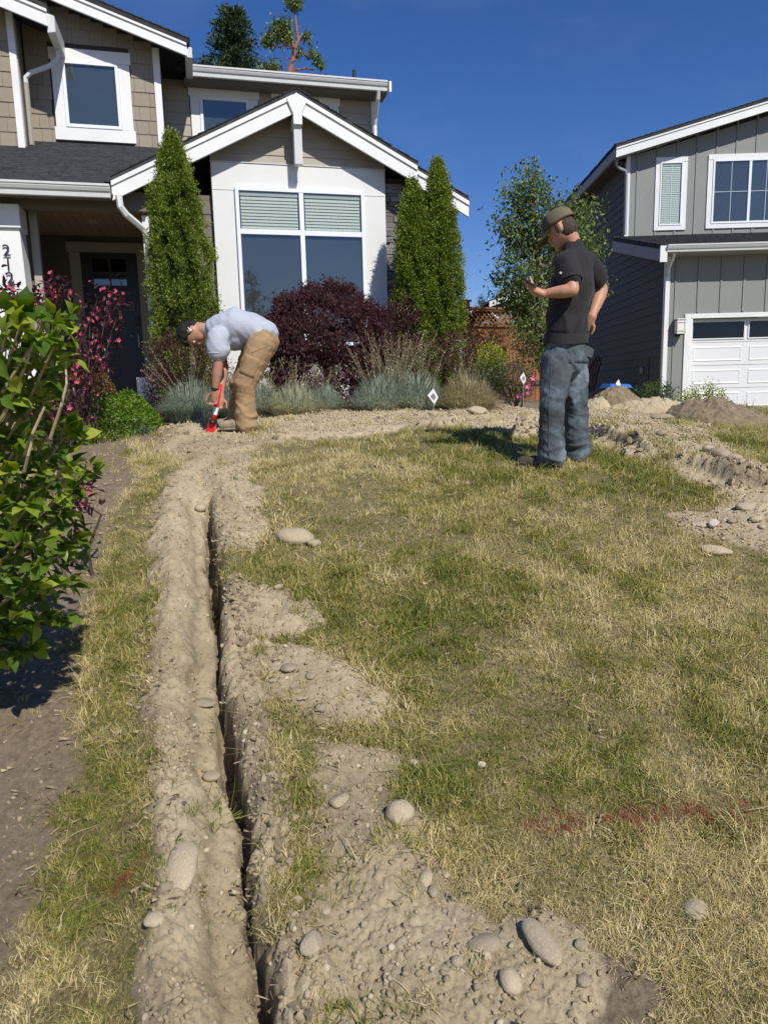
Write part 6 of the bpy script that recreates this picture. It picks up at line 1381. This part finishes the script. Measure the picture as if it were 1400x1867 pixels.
# ---- man in black looking at his phone
def man_a():
    Y0 = 5.07; g = GP(1008, 842); gz_ = float(zsurf(1.2, 5.07)[0][0]); R0 = empty('person', (1.2, Y0, gz_), 0, 'man in black t-shirt, jeans and olive cap standing on the lawn holding a phone', 'person')
    o = Vector((1.2, Y0, gz_)); q = lambda px, py, Y: P3(px, py, Y)-o
    f = Vector((-.862, .507, 0)); l = Vector((-.507, -.862, 0)); up = Vector((0, 0, 1))
    lh, rh = q(1016, 650, 5.02), q(1044, 650, 5.17); lk, rk = q(1005, 745, 4.97), q(1049, 742, 5.16); la, ra = q(1004, 832, 4.98), q(1052, 822, 5.2)
    pel, wai, che, upc = q(1032, 632, 5.09), q(1036, 585, 5.09), q(1044, 520, 5.09), q(1049, 476, 5.10)
    ls, rs = q(1031, 478, 4.95), q(1071, 478, 5.25); le, lw = q(1044, 529, 4.86), q(990, 536, 4.93); re_, rw = q(1097, 528, 5.33), q(1078, 578, 5.20)
    nk, hd = q(1044, 446, 5.09), q(1023, 417, 5.10)
    # body: one skin
    b = MB()
    hu = (up*.90+f*.44).normalized(); hf = (f*.90-up*.44).normalized()      # head tipped towards the phone
    ellipsoid(b, hd, (.095, .076, .114), (hf, l, hu)); ellipsoid(b, hd+hf*.040-hu*.060, (.055, .052, .052), (hf, l, hu)); ellipsoid(b, hd+hf*.062-hu*.10, (.026, .028, .020), (hf, l, hu), 10, 6)
    limb(b, [hd+hf*.088+hu*.008, hd+hf*.112-hu*.026, hd+hf*.104-hu*.036], [.009, .013, .010], seg=8)           # nose
    ellipsoid(b, hd+hf*.088-hu*.062, (.012, .024, .006), (hf, l, hu), 8, 6); ellipsoid(b, hd+hf*.086-hu*.078, (.011, .021, .006), (hf, l, hu), 8, 6)   # lips
    ellipsoid(b, hd+hf*.080+hu*.022, (.014, .052, .010), (hf, l, hu), 8, 6)                                      # brow
    for s_ in (1, -1): ellipsoid(b, hd+l*.080*s_-hf*.010-hu*.008, (.019, .009, .032), (hf, l, hu), 10, 8)       # ears
    limb(b, [hd-hf*.028-hu*.06, nk, upc], [.056, .058, .075])
    limb(b, [pel, wai, che, upc], [.115, .105, .120, .095], side=l, ratio=1.35)
    for (s, e, w_, Ls) in ((ls, le, lw, 0), (rs, re_, rw, 1)):
        limb(b, [s, s.lerp(e, .45), e], [.058, .052, .042]); limb(b, [e, e.lerp(w_, .3), e.lerp(w_, .75), w_], [.043, .046, .034, .027])
    for (h, k_, a) in ((lh, lk, la), (rh, rk, ra)): limb(b, [h, k_, a], [.085, .058, .042])
    hand(b, lw, q(963, 526, 4.93)-lw, (-up*.75-f*.2-l*.3), curl=.42, thumb=-1)
    limb(b, [q(975, 527, 4.90), q(969, 515, 4.90), q(966, 506, 4.91)], [.012, .011, .009], seg=8)      # thumb up along the phone
    hand(b, rw, (-up*.75+f*.5-l*.1), (-l), curl=.3, thumb=1)
    melt('body', b, .0065, M['skin_a'], R0, 5)
    for s_ in (1, -1):
        e_ = MB(); ellipsoid(e_, hd+hf*.083+hu*.004+l*.030*s_, (.011, .013, .009), (hf, l, hu), 10, 8); eo = e_.build('eye', M['white'], R0, True)
        e_ = MB(); ellipsoid(e_, hd+hf*.092+hu*.001+l*.031*s_, (.004, .006, .006), (hf, l, hu), 8, 6); e_.build('iris', M['black'], eo, True)
    # hair: shell low on the back of the head
    h_ = MB(); ellipsoid(h_, hd-hf*.030-hu*.018, (.074, .079, .082), (hf, l, hu)); limb(h_, [hd+l*.072+hf*.012+hu*.02, hd+l*.074+hf*.016-hu*.028], [.014, .009], seg=8); limb(h_, [hd-l*.072+hf*.012+hu*.02, hd-l*.074+hf*.016-hu*.028], [.014, .009], seg=8)
    melt('hair', h_, .008, M['hair_b'], R0, 2, lambda c: .003*vn(c[:, 0], c[:, 1], c[:, 2], 90))
    # cap: crown, brim, button
    c_ = MB(); n1, n2 = 22, 9; vs = []; fs = []; cu = (up*.87+f*.49).normalized(); cf = (f*.87-up*.49).normalized(); cc = hd+cu*.030-cf*.006
    for i in range(n2+1):
        t_ = PI/2*i/n2; 
        for j in range(n1):
            a = 2*PI*j/n1; fr = max(math.cos(a), 0); hx = .108+.010*fr; rx = (hx)*math.sin(t_)**(.72); ry = .088*math.sin(t_)**(.72); zz = (.104+.022*fr*math.sin(t_))*math.cos(t_)**.9+.0018*math.cos(6*a)*math.sin(t_)
            vs.append(cc+cf*(rx*math.cos(a))+l*(ry*math.sin(a))+cu*zz)
    for i in range(n2):
        for j in range(n1): a = i*n1+j; b_ = i*n1+(j+1) % n1; fs.append((a, b_, b_+n1, a+n1))
    c_.add(vs, fs); cap = c_.mesh('cap', M['cap'], True); cap.materials.append(M['cap_f'])
    for p_ in cap.polygons:
        ctr = p_.center-cc
        if ctr.dot(cf) > .045: p_.material_index = 1
    co = link('cap', cap, R0); so = co.modifiers.new('t', 'SOLIDIFY'); so.thickness = .004
    br = MB(); vs = []; nb = 14; bd = (cf*.93-cu*.20).normalized()
    for k_ in (0, 1):
        for i in range(nb+1):
            a = -1.05+2.1*i/nb; x = math.cos(a); y = math.sin(a); inn = cc+cf*(.112*x)+l*(.086*y)-cu*.002; outp = cc+cf*.10*x+l*(.087*y)-cu*.004+bd*(.108*max(0, math.cos(a*1.25))**.45)-cu*.018*abs(y)
            vs += [inn-cu*.004*k_, outp-cu*.004*k_]
    m_ = (nb+1)*2; fs = []
    for i in range(nb): a = 2*i; fs += [(a, a+2, a+3, a+1), (m_+a, m_+a+1, m_+a+3, m_+a+2), (a+1, a+3, m_+a+3, m_+a+1)]
    br.add(vs, fs); br.build('brim', M['cap'], co, True); bt = MB(); ellipsoid(bt, cc+cu*.109, (.008, .008, .005), None, 8, 6); bt.build('button', M['cap'], co)
    # t-shirt
    s = MB(); limb(s, [q(1031, 608, 5.09), q(1034, 575, 5.09), che, upc-up*.01], [.138, .130, .140, .108], side=l, ratio=1.24, seg=24); limb(s, [ls+up*.0-l*.03, upc+up*.035, rs+l*.03], [.062, .07, .062]); limb(s, [nk-up*.035, nk-up*.012], [.075, .068])
    limb(s, [ls, ls.lerp(le, .38), ls.lerp(le, .56)], [.075, .079, .078]); limb(s, [rs, rs.lerp(re_, .38), rs.lerp(re_, .62)], [.075, .076, .076])
    def fold_a(c):
        zz = c[:, 2]; lo_ = np.clip((1.12-zz)/.2, .15, 1); return .006*fbm(c[:, 0]*1.3, c[:, 1]*1.3, zz*.55, 8, 3, 5)+.026*lo_*wr(c, 9, 5, .9, 21)+.009*wr(c, 5, 12, 2.0, 27)
    sh = melt('t_shirt', s, .010, M['tee_black'], R0, 3, fold_a)
    for (lo, hi, nm) in ((ls.lerp(le, .60), (le-ls).normalized(), 'sleeve_hem'), (rs.lerp(re_, .66), (re_-rs).normalized(), 'sleeve_hem')):
        MB().tube([lo, lo+hi*.02], [.0765, .077], 18, False).build(nm, M['tee_black'], sh, True)
    hb = MB(); ww = q(1031, 618, 5.09); vs = []; n_ = 30
    for k_, (rz, zz) in enumerate(((1.0, .03), (1.02, -.012), (1.03, -.04))):
        for i in range(n_): a = 2*PI*i/n_; vs.append(ww+l*(.188*rz*math.cos(a))+f*(.143*rz*math.sin(a))+up*(zz+.006*math.sin(3*a)))
    hb.add(vs, [(k_*n_+i, k_*n_+(i+1) % n_, (k_+1)*n_+(i+1) % n_, (k_+1)*n_+i) for k_ in range(2) for i in range(n_)]); hb.build('shirt_hem', M['tee_black'], sh, True)
    nm_ = MB(); nm_.tube([nk-up*.03-f*.066, nk-up*.015-l*.07, nk-up*.03+f*.06, nk-up*.015+l*.07, nk-up*.03-f*.066], .009, 6, False); nm_.build('collar', M['tee_black'], sh, True)
    MB().box(-.009, .009, -.002, .002, -.006, .006).build('logo', M['white'], sh, loc=ls.lerp(le, .42)+l*.073+f*.03, rot=(0, .5, math.atan2(l.y, l.x)+PI/2))
    # jeans
    j = MB(); limb(j, [q(1031, 622, 5.09), q(1031, 640, 5.09), q(1031, 662, 5.09)], [.128, .132, .125], side=l, ratio=1.27, seg=24)
    limb(j, [lh-up*.02, lh.lerp(lk, .5), lk, lk.lerp(la, .5), la+up*.02, la-up*.015], [.112, .105, .091, .089, .090, .094]); limb(j, [rh-up*.02, rh.lerp(rk, .5), rk, rk.lerp(ra, .5), ra+up*.02, ra-up*.015], [.110, .102, .088, .087, .089, .092])
    def fold_j(c):
        zz = c[:, 2]; low = np.clip((.34-zz)/.25, 0, 1); kn = np.exp(-((zz-.45)/.12)**2); th = np.clip((zz-.55)/.2, 0, 1)
        return low*.022*wr(c, 17, 4, .3, 3)+kn*.016*wr(c, 13, 5, .7, 5)+th*.015*wr(c, 10, 6, 1.0, 7)+.004*wr(c, 30, 12, .4, 9)+.004*fbm(c[:, 0], c[:, 1], zz*.5, 9, 3, 9)-.004
    je = melt('jeans', j, .010, M['jeans'], R0, 3, fold_j)
    # waistband, belt loops, back pockets
    wb = MB(); vs = []; ww = q(1031, 622, 5.09)
    for rz, zz in ((1.0, .0), (1.0, -.035)):
        for i in range(n_): a = 2*PI*i/n_; vs.append(ww+l*(.172*rz*math.cos(a))+f*(.135*rz*math.sin(a))+up*zz)
    wb.add(vs, [(i, (i+1) % n_, n_+(i+1) % n_, n_+i) for i in range(n_)]); wb.build('waistband', M['jeans'], je, True)
    for a0, off in ((2.35, 0), (-2.35+PI*.0, 0)):
        pass
    for sgn in (1, -1):
        c = pel-f*.13+l*.080*sgn-up*.045; patch_on(je, c, l, up, f, [(-.072, .068), (.072, .068), (.066, -.070), (-.066, -.070)], .004, 'back_pocket', M['jeans'], je)
    patch_on(je, q(1030, 770, 5.0)*0+lk+Vector((0, 0, -.02)), f, up, -l, [(-.012, .42), (-.006, .42), (-.006, -.30), (-.012, -.30)], .0025, 'outer_seam', M['jeans'], je, 14)
    MB().add([q(1066, 628, 5.13), q(1081, 636, 5.12), q(1077, 652, 5.12), q(1064, 650, 5.10), q(1066, 628, 5.17), q(1083, 638, 5.18), q(1078, 655, 5.17), q(1064, 652, 5.16)], [(0, 1, 2, 3), (7, 6, 5, 4), (0, 4, 5, 1), (1, 5, 6, 2), (2, 6, 7, 3), (3, 7, 4, 0)]).build('pocket_flap', M['jeans'], je, bevel=.004)
    # boots
    for (a, toe, nm) in ((la, q(961, 833, 5.06), 'boot'), (ra, q(1030, 826, 5.33), 'boot')):
        bo = MB(); d = Vector((toe.x-a.x, toe.y-a.y, 0)); d = d.normalized()*.215; hz = a.z-.0; base = Vector((a.x, a.y, .035)); limb(bo, [base-d.normalized()*.045, base+d*.45, base+d*.95], [.048, .046, .036], side=d.cross(up), ratio=1.1); limb(bo, [base+up*.0, base+up*.10], [.050, .055])
        bt_ = melt(nm, bo, .008, M['boot_d'], R0, 3, lambda c: .003*vn(c[:, 0], c[:, 1], c[:, 2], 30))
        MB().tube([base-d.normalized()*.06-up*.030, base+d*.5-up*.030, base+d*1.1-up*.030], [.045, .05, .034], 12, True, .22).build('sole', M['black'], bt_)
    # phone held in the left hand
    ph = MB(); c = q(959, 511, 4.90); x = (f*.70+up*.45).normalized(); y = l; z_ = x.cross(y).normalized()
    vs = []
    for sz in (-.0045, .0045):
        for (a, b_) in ((-.078, -.037), (.078, -.037), (.078, .037), (-.078, .037)): vs.append(x*a+y*b_+z_*sz)
    pm = ph.add(vs, [(0, 3, 2, 1), (4, 5, 6, 7), (0, 1, 5, 4), (1, 2, 6, 5), (2, 3, 7, 6), (3, 0, 4, 7)]).mesh('smartphone', M['phone'], bevel=.003)
    po = link('smartphone', pm, loc=o+c); tag(po, 'dark smartphone held up by the man in the black t-shirt', 'phone')
man_a()
# ---- bending man with the red trenching spade
def man_b():
    Y0 = 6.5; gx = PT(447, 790, Y0).x; gz_ = float(zsurf(gx, Y0)[0][0]); o = Vector((gx, Y0, gz_)); R0 = empty('person', tuple(o), 0, 'man in grey t-shirt and tan trousers bending down to dig with a red spade', 'person')
    q = lambda px, py, Y=6.5: P3(px, py, Y)-o
    f = Vector((-1, .05, 0)).normalized(); l = Vector((-.05, -1, 0)).normalized(); up = Vector((0, 0, 1))
    hip = q(480, 618); wai, che, upc = q(455, 601), q(420, 594), q(395, 598); nk, hd = q(378, 602), q(350, 607)
    ls, rs = q(398, 612, 6.33), q(396, 610, 6.67); le, re_ = q(398, 668, 6.32), q(408, 668, 6.60); lw, rw = q(392, 713, 6.34), q(402, 722, 6.48)
    lh, rh = q(478, 625, 6.40), q(478, 622, 6.60); lk, rk = q(446, 703, 6.36), q(440, 700, 6.66); la, ra = q(450, 772, 6.38), q(436, 765, 6.72)
    b = MB(); ha = (hd-nk).normalized(); hu = Vector((-.80, 0, -.32)).normalized()            # crown points forward and slightly down
    hf = Vector((-.25, 0, -.95)); hf = (hf-hu*hf.dot(hu)).normalized(); hs = l
    ellipsoid(b, hd, (.092, .076, .115), (hf, hs, hu)); ellipsoid(b, hd+hf*.045-hu*.055, (.052, .052, .055), (hf, hs, hu)); ellipsoid(b, hd+hf*.060-hu*.098, (.026, .028, .020), (hf, hs, hu), 10, 6)
    limb(b, [hd+hf*.086+hu*.006, hd+hf*.112-hu*.026, hd+hf*.102-hu*.036], [.009, .013, .010], seg=8); ellipsoid(b, hd+hf*.088-hu*.062, (.012, .024, .006), (hf, hs, hu), 8, 6); ellipsoid(b, hd+hf*.086-hu*.078, (.011, .021, .006), (hf, hs, hu), 8, 6)
    ellipsoid(b, hd+hf*.080+hu*.022, (.014, .052, .010), (hf, hs, hu), 8, 6)
    for s_ in (1, -1): ellipsoid(b, hd+hs*.078*s_-hf*.010-hu*.012, (.019, .009, .032), (hf, hs, hu), 10, 8)
    limb(b, [hd-hf*.02-hu*.06, nk, upc], [.056, .058, .075]); limb(b, [hip, wai, che, upc], [.115, .11, .115, .09], side=l, ratio=1.35)
    for (s, e, w_) in ((ls, le, lw), (rs, re_, rw)): limb(b, [s, s.lerp(e, .45), e], [.056, .050, .041]); limb(b, [e, e.lerp(w_, .3), e.lerp(w_, .75), w_], [.042, .044, .033, .026])
    for (h, k_, a) in ((lh, lk, la), (rh, rk, ra)): limb(b, [h, k_, a], [.085, .058, .042])
    hand(b, lw, q(391, 738, 6.36)-lw, (-f*.3-l*1.0), curl=.85, thumb=-1, size=1.05); hand(b, rw, q(398, 745, 6.46)-rw, (l*-1.0+f*.3), curl=.85, thumb=1, size=1.05)
    melt('body', b, .007, M['skin_b'], R0, 5)
    for s_ in (1, -1):
        e_ = MB(); ellipsoid(e_, hd+hf*.082+hu*.004+hs*.030*s_, (.011, .013, .009), (hf, hs, hu), 10, 8); eo = e_.build('eye', M['white'], R0, True); e_ = MB(); ellipsoid(e_, hd+hf*.091+hu*.001+hs*.031*s_, (.004, .006, .006), (hf, hs, hu), 8, 6); e_.build('iris', M['black'], eo, True)
    h_ = MB(); ellipsoid(h_, hd+hu*.030-hf*.018, (.094, .084, .100), (hf, hs, hu)); ellipsoid(h_, hd+hu*.085+hf*.030, (.060, .066, .042), (hf, hs, hu)); ellipsoid(h_, hd-hf*.060-hu*.03, (.044, .066, .06), (hf, hs, hu))
    melt('hair', h_, .008, M['hair'], R0, 2, lambda c: .007*vn(c[:, 0], c[:, 1], c[:, 2], 55)+.004*vn(c[:, 0], c[:, 1], c[:, 2], 110, 3))
    eb = MB(); ec = hd+hs*.090-hf*.006-hu*.020; ellipsoid(eb, ec, (.009, .008, .012), (hf, hs, hu), 10, 8); limb(eb, [ec, ec-hf*.030+hu*.006], [.0045, .004], seg=8); eb.build('earbud', M['white'], R0, True)
    # watch strap
    MB().tube([le.lerp(lw, .86), le.lerp(lw, .98)], [.034, .032], 16, False).build('watch_strap', M['black'], R0, True)
    # shirt hanging along the bent back
    s = MB(); limb(s, [q(484, 609), q(457, 601), q(428, 593), q(396, 600)], [.112, .138, .152, .112], side=l, ratio=1.28, seg=24); limb(s, [ls-l*.04, q(392, 598), rs+l*.04], [.066, .085, .066]); limb(s, [nk+f*-.045, nk-f*.01], [.085, .066])
    limb(s, [q(436, 612), q(420, 618)], [.11, .10], side=l, ratio=1.3)
    limb(s, [ls, ls.lerp(le, .30), ls.lerp(le, .50)], [.088, .092, .092]); limb(s, [rs, rs.lerp(re_, .30), rs.lerp(re_, .50)], [.085, .088, .088])
    def fold_s(c):
        k = np.stack([c[:, 1], c[:, 2]*.4, c[:, 0]+c[:, 2]*.75], 1); return .006*fbm(c[:, 0]*.7, c[:, 1], c[:, 2]*1.3, 8, 3, 15)+.026*wr(k, 12, 4, .2, 12)*np.clip((.35+c[:, 0]*1.5+.9-c[:, 2]*.6), .25, 1)
    sh = melt('t_shirt', s, .010, M['tee_grey'], R0, 3, fold_s)
    MB().tube([ls.lerp(le, .55), ls.lerp(le, .60)], [.093, .094], 18, False).build('sleeve_hem', M['tee_grey'], sh, True)
    # trousers
    t = MB(); limb(t, [q(497, 607)*.15+q(478, 606)*.85, q(482, 622), q(474, 640)], [.112, .135, .122], side=l, ratio=1.22, seg=24)
    limb(t, [lh, lh.lerp(lk, .5), lk, lk.lerp(la, .5), la+up*.02, la-up*.02], [.122, .116, .102, .096, .096, .100]); limb(t, [rh, rh.lerp(rk, .5), rk, rk.lerp(ra, .5), ra], [.130, .122, .105, .10, .10])
    def fold_t(c):
        zz = c[:, 2]; low = np.clip((.32-zz)/.22, 0, 1); kn = np.exp(-((zz-.43)/.13)**2); th = np.clip((zz-.52)/.15, 0, 1)
        return low*.022*wr(c, 17, 4, .35, 3)+kn*.015*wr(c, 13, 5, -.5, 5)+th*.013*wr(c, 9, 6, -1.1, 7)+.004*wr(c, 30, 12, .4, 9)+.004*fbm(c[:, 0], c[:, 1], zz*.6, 10, 3, 9)-.004
    tr = melt('trousers', t, .010, M['khaki'], R0, 3, fold_t)
    ax_ = (lk-lh).normalized()*-1; patch_on(tr, lh.lerp(lk, .55), l.cross(ax_).normalized(), ax_, -l, [(-.07, .085), (.07, .085), (.07, -.085), (-.07, -.085)], .006, 'thigh_pocket', M['khaki'], tr)
    patch_on(tr, lh.lerp(lk, .22)+Vector((.03, 0, 0)), Vector((1, 0, .25)).normalized(), Vector((-.25, 0, 1)).normalized(), -l, [(-.06, .01), (.07, .03), (.07, .022), (-.06, .002)], .004, 'pocket_edge', M['khaki'], tr)
    bt = MB(); c = q(494, 612); 
    for (a, toe) in ((la, q(398, 793, 6.40)), (ra, q(385, 780, 6.75))):
        bo = MB(); d = Vector((toe.x-a.x, toe.y-a.y, 0)).normalized()*.22; base = Vector((a.x, a.y, .05)); limb(bo, [base-d.normalized()*.05, base+d*.45-up*.006, base+d*.98-up*.012], [.056, .052, .042], side=d.cross(up), ratio=1.1); limb(bo, [base, base+up*.10-d*.05], [.056, .062])
        b2 = melt('boot', bo, .009, M['boot'], R0, 3, lambda c: .003*vn(c[:, 0], c[:, 1], c[:, 2], 30)); MB().tube([base-d.normalized()*.07-up*.038, base+d*.5-up*.042, base+d*1.12-up*.044], [.05, .055, .04], 12, True, .22).build('sole', M['boot'], b2)
    # spade
    S0 = empty('trenching_spade', tuple(o), 0, 'red trenching spade with white sticker pushed into the soil by the bending man', 'spade'); A = q(402, 700, 6.42); B = q(394, 748, 6.41); Cc = q(388, 770, 6.41); D = q(382, 795, 6.41)
    MB().tube([A, B, Cc], [.021, .021, .022], 12).build('handle', M['red'], S0, True)
    MB().tube([B.lerp(Cc, -.25), B.lerp(Cc, .35)], [.0225, .0228], 12, False).build('sticker', M['flagw'], S0, True)
    dd = (D-Cc).normalized(); sx = dd.cross(l).normalized(); bl = MB(); vs = []
    for (t_, w) in ((0, .024), (.15, .038), (.85, .038), (1.0, .026)):
        p = Cc.lerp(D, t_); 
        for s_ in (-1, -.4, .4, 1): vs.append(p+sx*w*s_-l*(.014*(1-abs(s_))))
        for s_ in (-1, -.4, .4, 1): vs.append(p+sx*w*s_-l*(.014*(1-abs(s_))-.004))
    fs = []
    for i in range(3):
        for j_ in range(3): a = i*8+j_; fs += [(a, a+1, a+9, a+8), (a+4, a+12, a+13, a+5)]
        fs += [(i*8, i*8+8, i*8+12, i*8+4), (i*8+3, i*8+7, i*8+15, i*8+11)]
    bl.add(vs, fs); bl.build('blade', M['red'], S0, True); MB().tube([B.lerp(Cc, .85), B.lerp(Cc, 1.15)], [.027, .030], 12).build('ferrule', M['black'], S0, True)
man_b()
# ------------------------------------------------------------------ small things
def flag(px, py, Y, hpx, label, rz=0.0, printed=True, pole_to=None):
    """small marker flag: wire and a diamond of plastic"""
    p = PT(px, py, Y); g = float(zsurf(p.x, Y)[0][0]); k = Y/1311*hpx/2; R0 = empty('marker_flag', (p.x, Y, g), rz, label, 'marker flag'); z = p.z-g
    MB().tube([(0, .004, -.05), (.004, .004, z), (.0, .004, z+k*.8)], .0014, 5).build('wire', M['vinyl'], R0)
    w = MB().add([(0, 0, z+k), (-k*.72, -.004, z+.15*k), (.12*k, .01, z-k), (k*.62, .014, z-.1*k)], [(0, 1, 2, 3)]).build('flag_sheet', M['flagw'], R0)
    w.modifiers.new('t', 'SOLIDIFY').thickness = .0012
    if printed: MB().add([(.02*k, -.0045, z+.45*k), (-k*.34, -.0065, z+.10*k), (.08*k, .0018, z-.45*k), (k*.34, .006, z-.08*k)], [(0, 1, 2, 3)]).build('flag_print', M['print_grey'], w)
flag(790, 723, 7.45, 29, 'white printed marker flag standing in front of the blue grass clumps')
flag(954, 690, 8.25, 22, 'white printed marker flag in front of the pink roses', .4)
flag(1127, 700, 10.6, 16, 'small white marker flag on the sod heap before the blue bin lid', .2, False)
flag(1374, 733, 8.7, 14, 'thin white marker flag before the garage door at the far right', .9, False)
# blue bin with lid behind the sod heap
def bin_():
    p = PT(1122, 708, 15.6); g = float(base_z(p.x, 15.6)); R0 = empty('recycling_bin', (p.x, 15.6, g), .3, 'blue lidded bin lying low behind the brown sod heap by the dark wall', 'bin'); z = p.z-g
    R0.scale = (.62, .62, 1)
    MB().add([(-.34, -.25, z*.3-.1), (.34, -.25, z*.3-.1), (.34, .25, z*.3-.1), (-.34, .25, z*.3-.1), (-.42, -.3, z), (.42, -.3, z), (.42, .3, z), (-.42, .3, z)], [(0, 3, 2, 1), (4, 5, 6, 7), (0, 1, 5, 4), (1, 2, 6, 5), (2, 3, 7, 6), (3, 0, 4, 7)]).build('tub', M['black'], R0, bevel=.02)
    MB().add([(-.47, -.34, z), (.47, -.34, z), (.47, .34, z), (-.47, .34, z), (-.38, -.26, z+.10), (.38, -.26, z+.08), (.38, .26, z+.10), (-.38, .26, z+.10)], [(0, 3, 2, 1), (4, 5, 6, 7), (0, 1, 5, 4), (1, 2, 6, 5), (2, 3, 7, 6), (3, 0, 4, 7)]).build('lid', M['blue_bin'], R0, bevel=.02)
    MB().box(-.40, .30, -.352, -.341, z+.004, z+.03).build('lid_rim', M['blue_bin'], R0)
bin_()
def rack():
    R0, o = root('metal_rack', 1072, 705, 18.2, 'rusty red folded metal rack leaning on the dark house wall', 'rack')
    c = Vector(tuple(o)); L = lambda a, b, dy=0: PT(a, b, 18.2+dy)-c
    for (a, b_, e, d_) in ((1062, 712, 1082, 655), (1068, 714, 1087, 650), (1075, 714, 1092, 648), (1081, 714, 1096, 652), (1057, 708, 1074, 668)):
        MB().tube([L(a, b_), L(e, d_, .2)], .022, 6).build('bar', M['rust'], R0)
    for t_ in (.12, .5, .92): MB().tube([L(1062+20*t_, 712-57*t_, .2*t_), L(1081+15*t_, 714-62*t_, .2*t_)], .022, 6).build('cross_bar', M['rust'], R0)
rack()
def bottle():
    p = PT(248, 738, 10.55); z = 1.462; R0 = empty('water_bottle', (p.x, 10.55, z), 0, 'clear plastic water bottle with blue label standing on the porch step', 'bottle'); s = 1.0
    prof = [(0, .030), (.01, .034), (.06, .034), (.07, .031), (.08, .034), (.15, .034), (.165, .030), (.19, .016), (.205, .012), (.215, .012)]; k = 14; vs = [(math.cos(2*PI*j/k)*r_*s, math.sin(2*PI*j/k)*r_*s, z_*s) for z_, r_ in prof for j in range(k)]
    MB().add(vs, [(i*k+j, i*k+(j+1) % k, (i+1)*k+(j+1) % k, (i+1)*k+j) for i in range(len(prof)-1) for j in range(k)]).build('bottle_body', M['bottle'], R0, True)
    MB().tube([(0, 0, .09*s), (0, 0, .14*s)], .0355*s, 16, False).build('label_band', M['botlabel'], R0, True); MB().tube([(0, 0, .212*s), (0, 0, .23*s)], .014*s, 12).build('bottle_cap', M['flagw'], R0)
bottle()
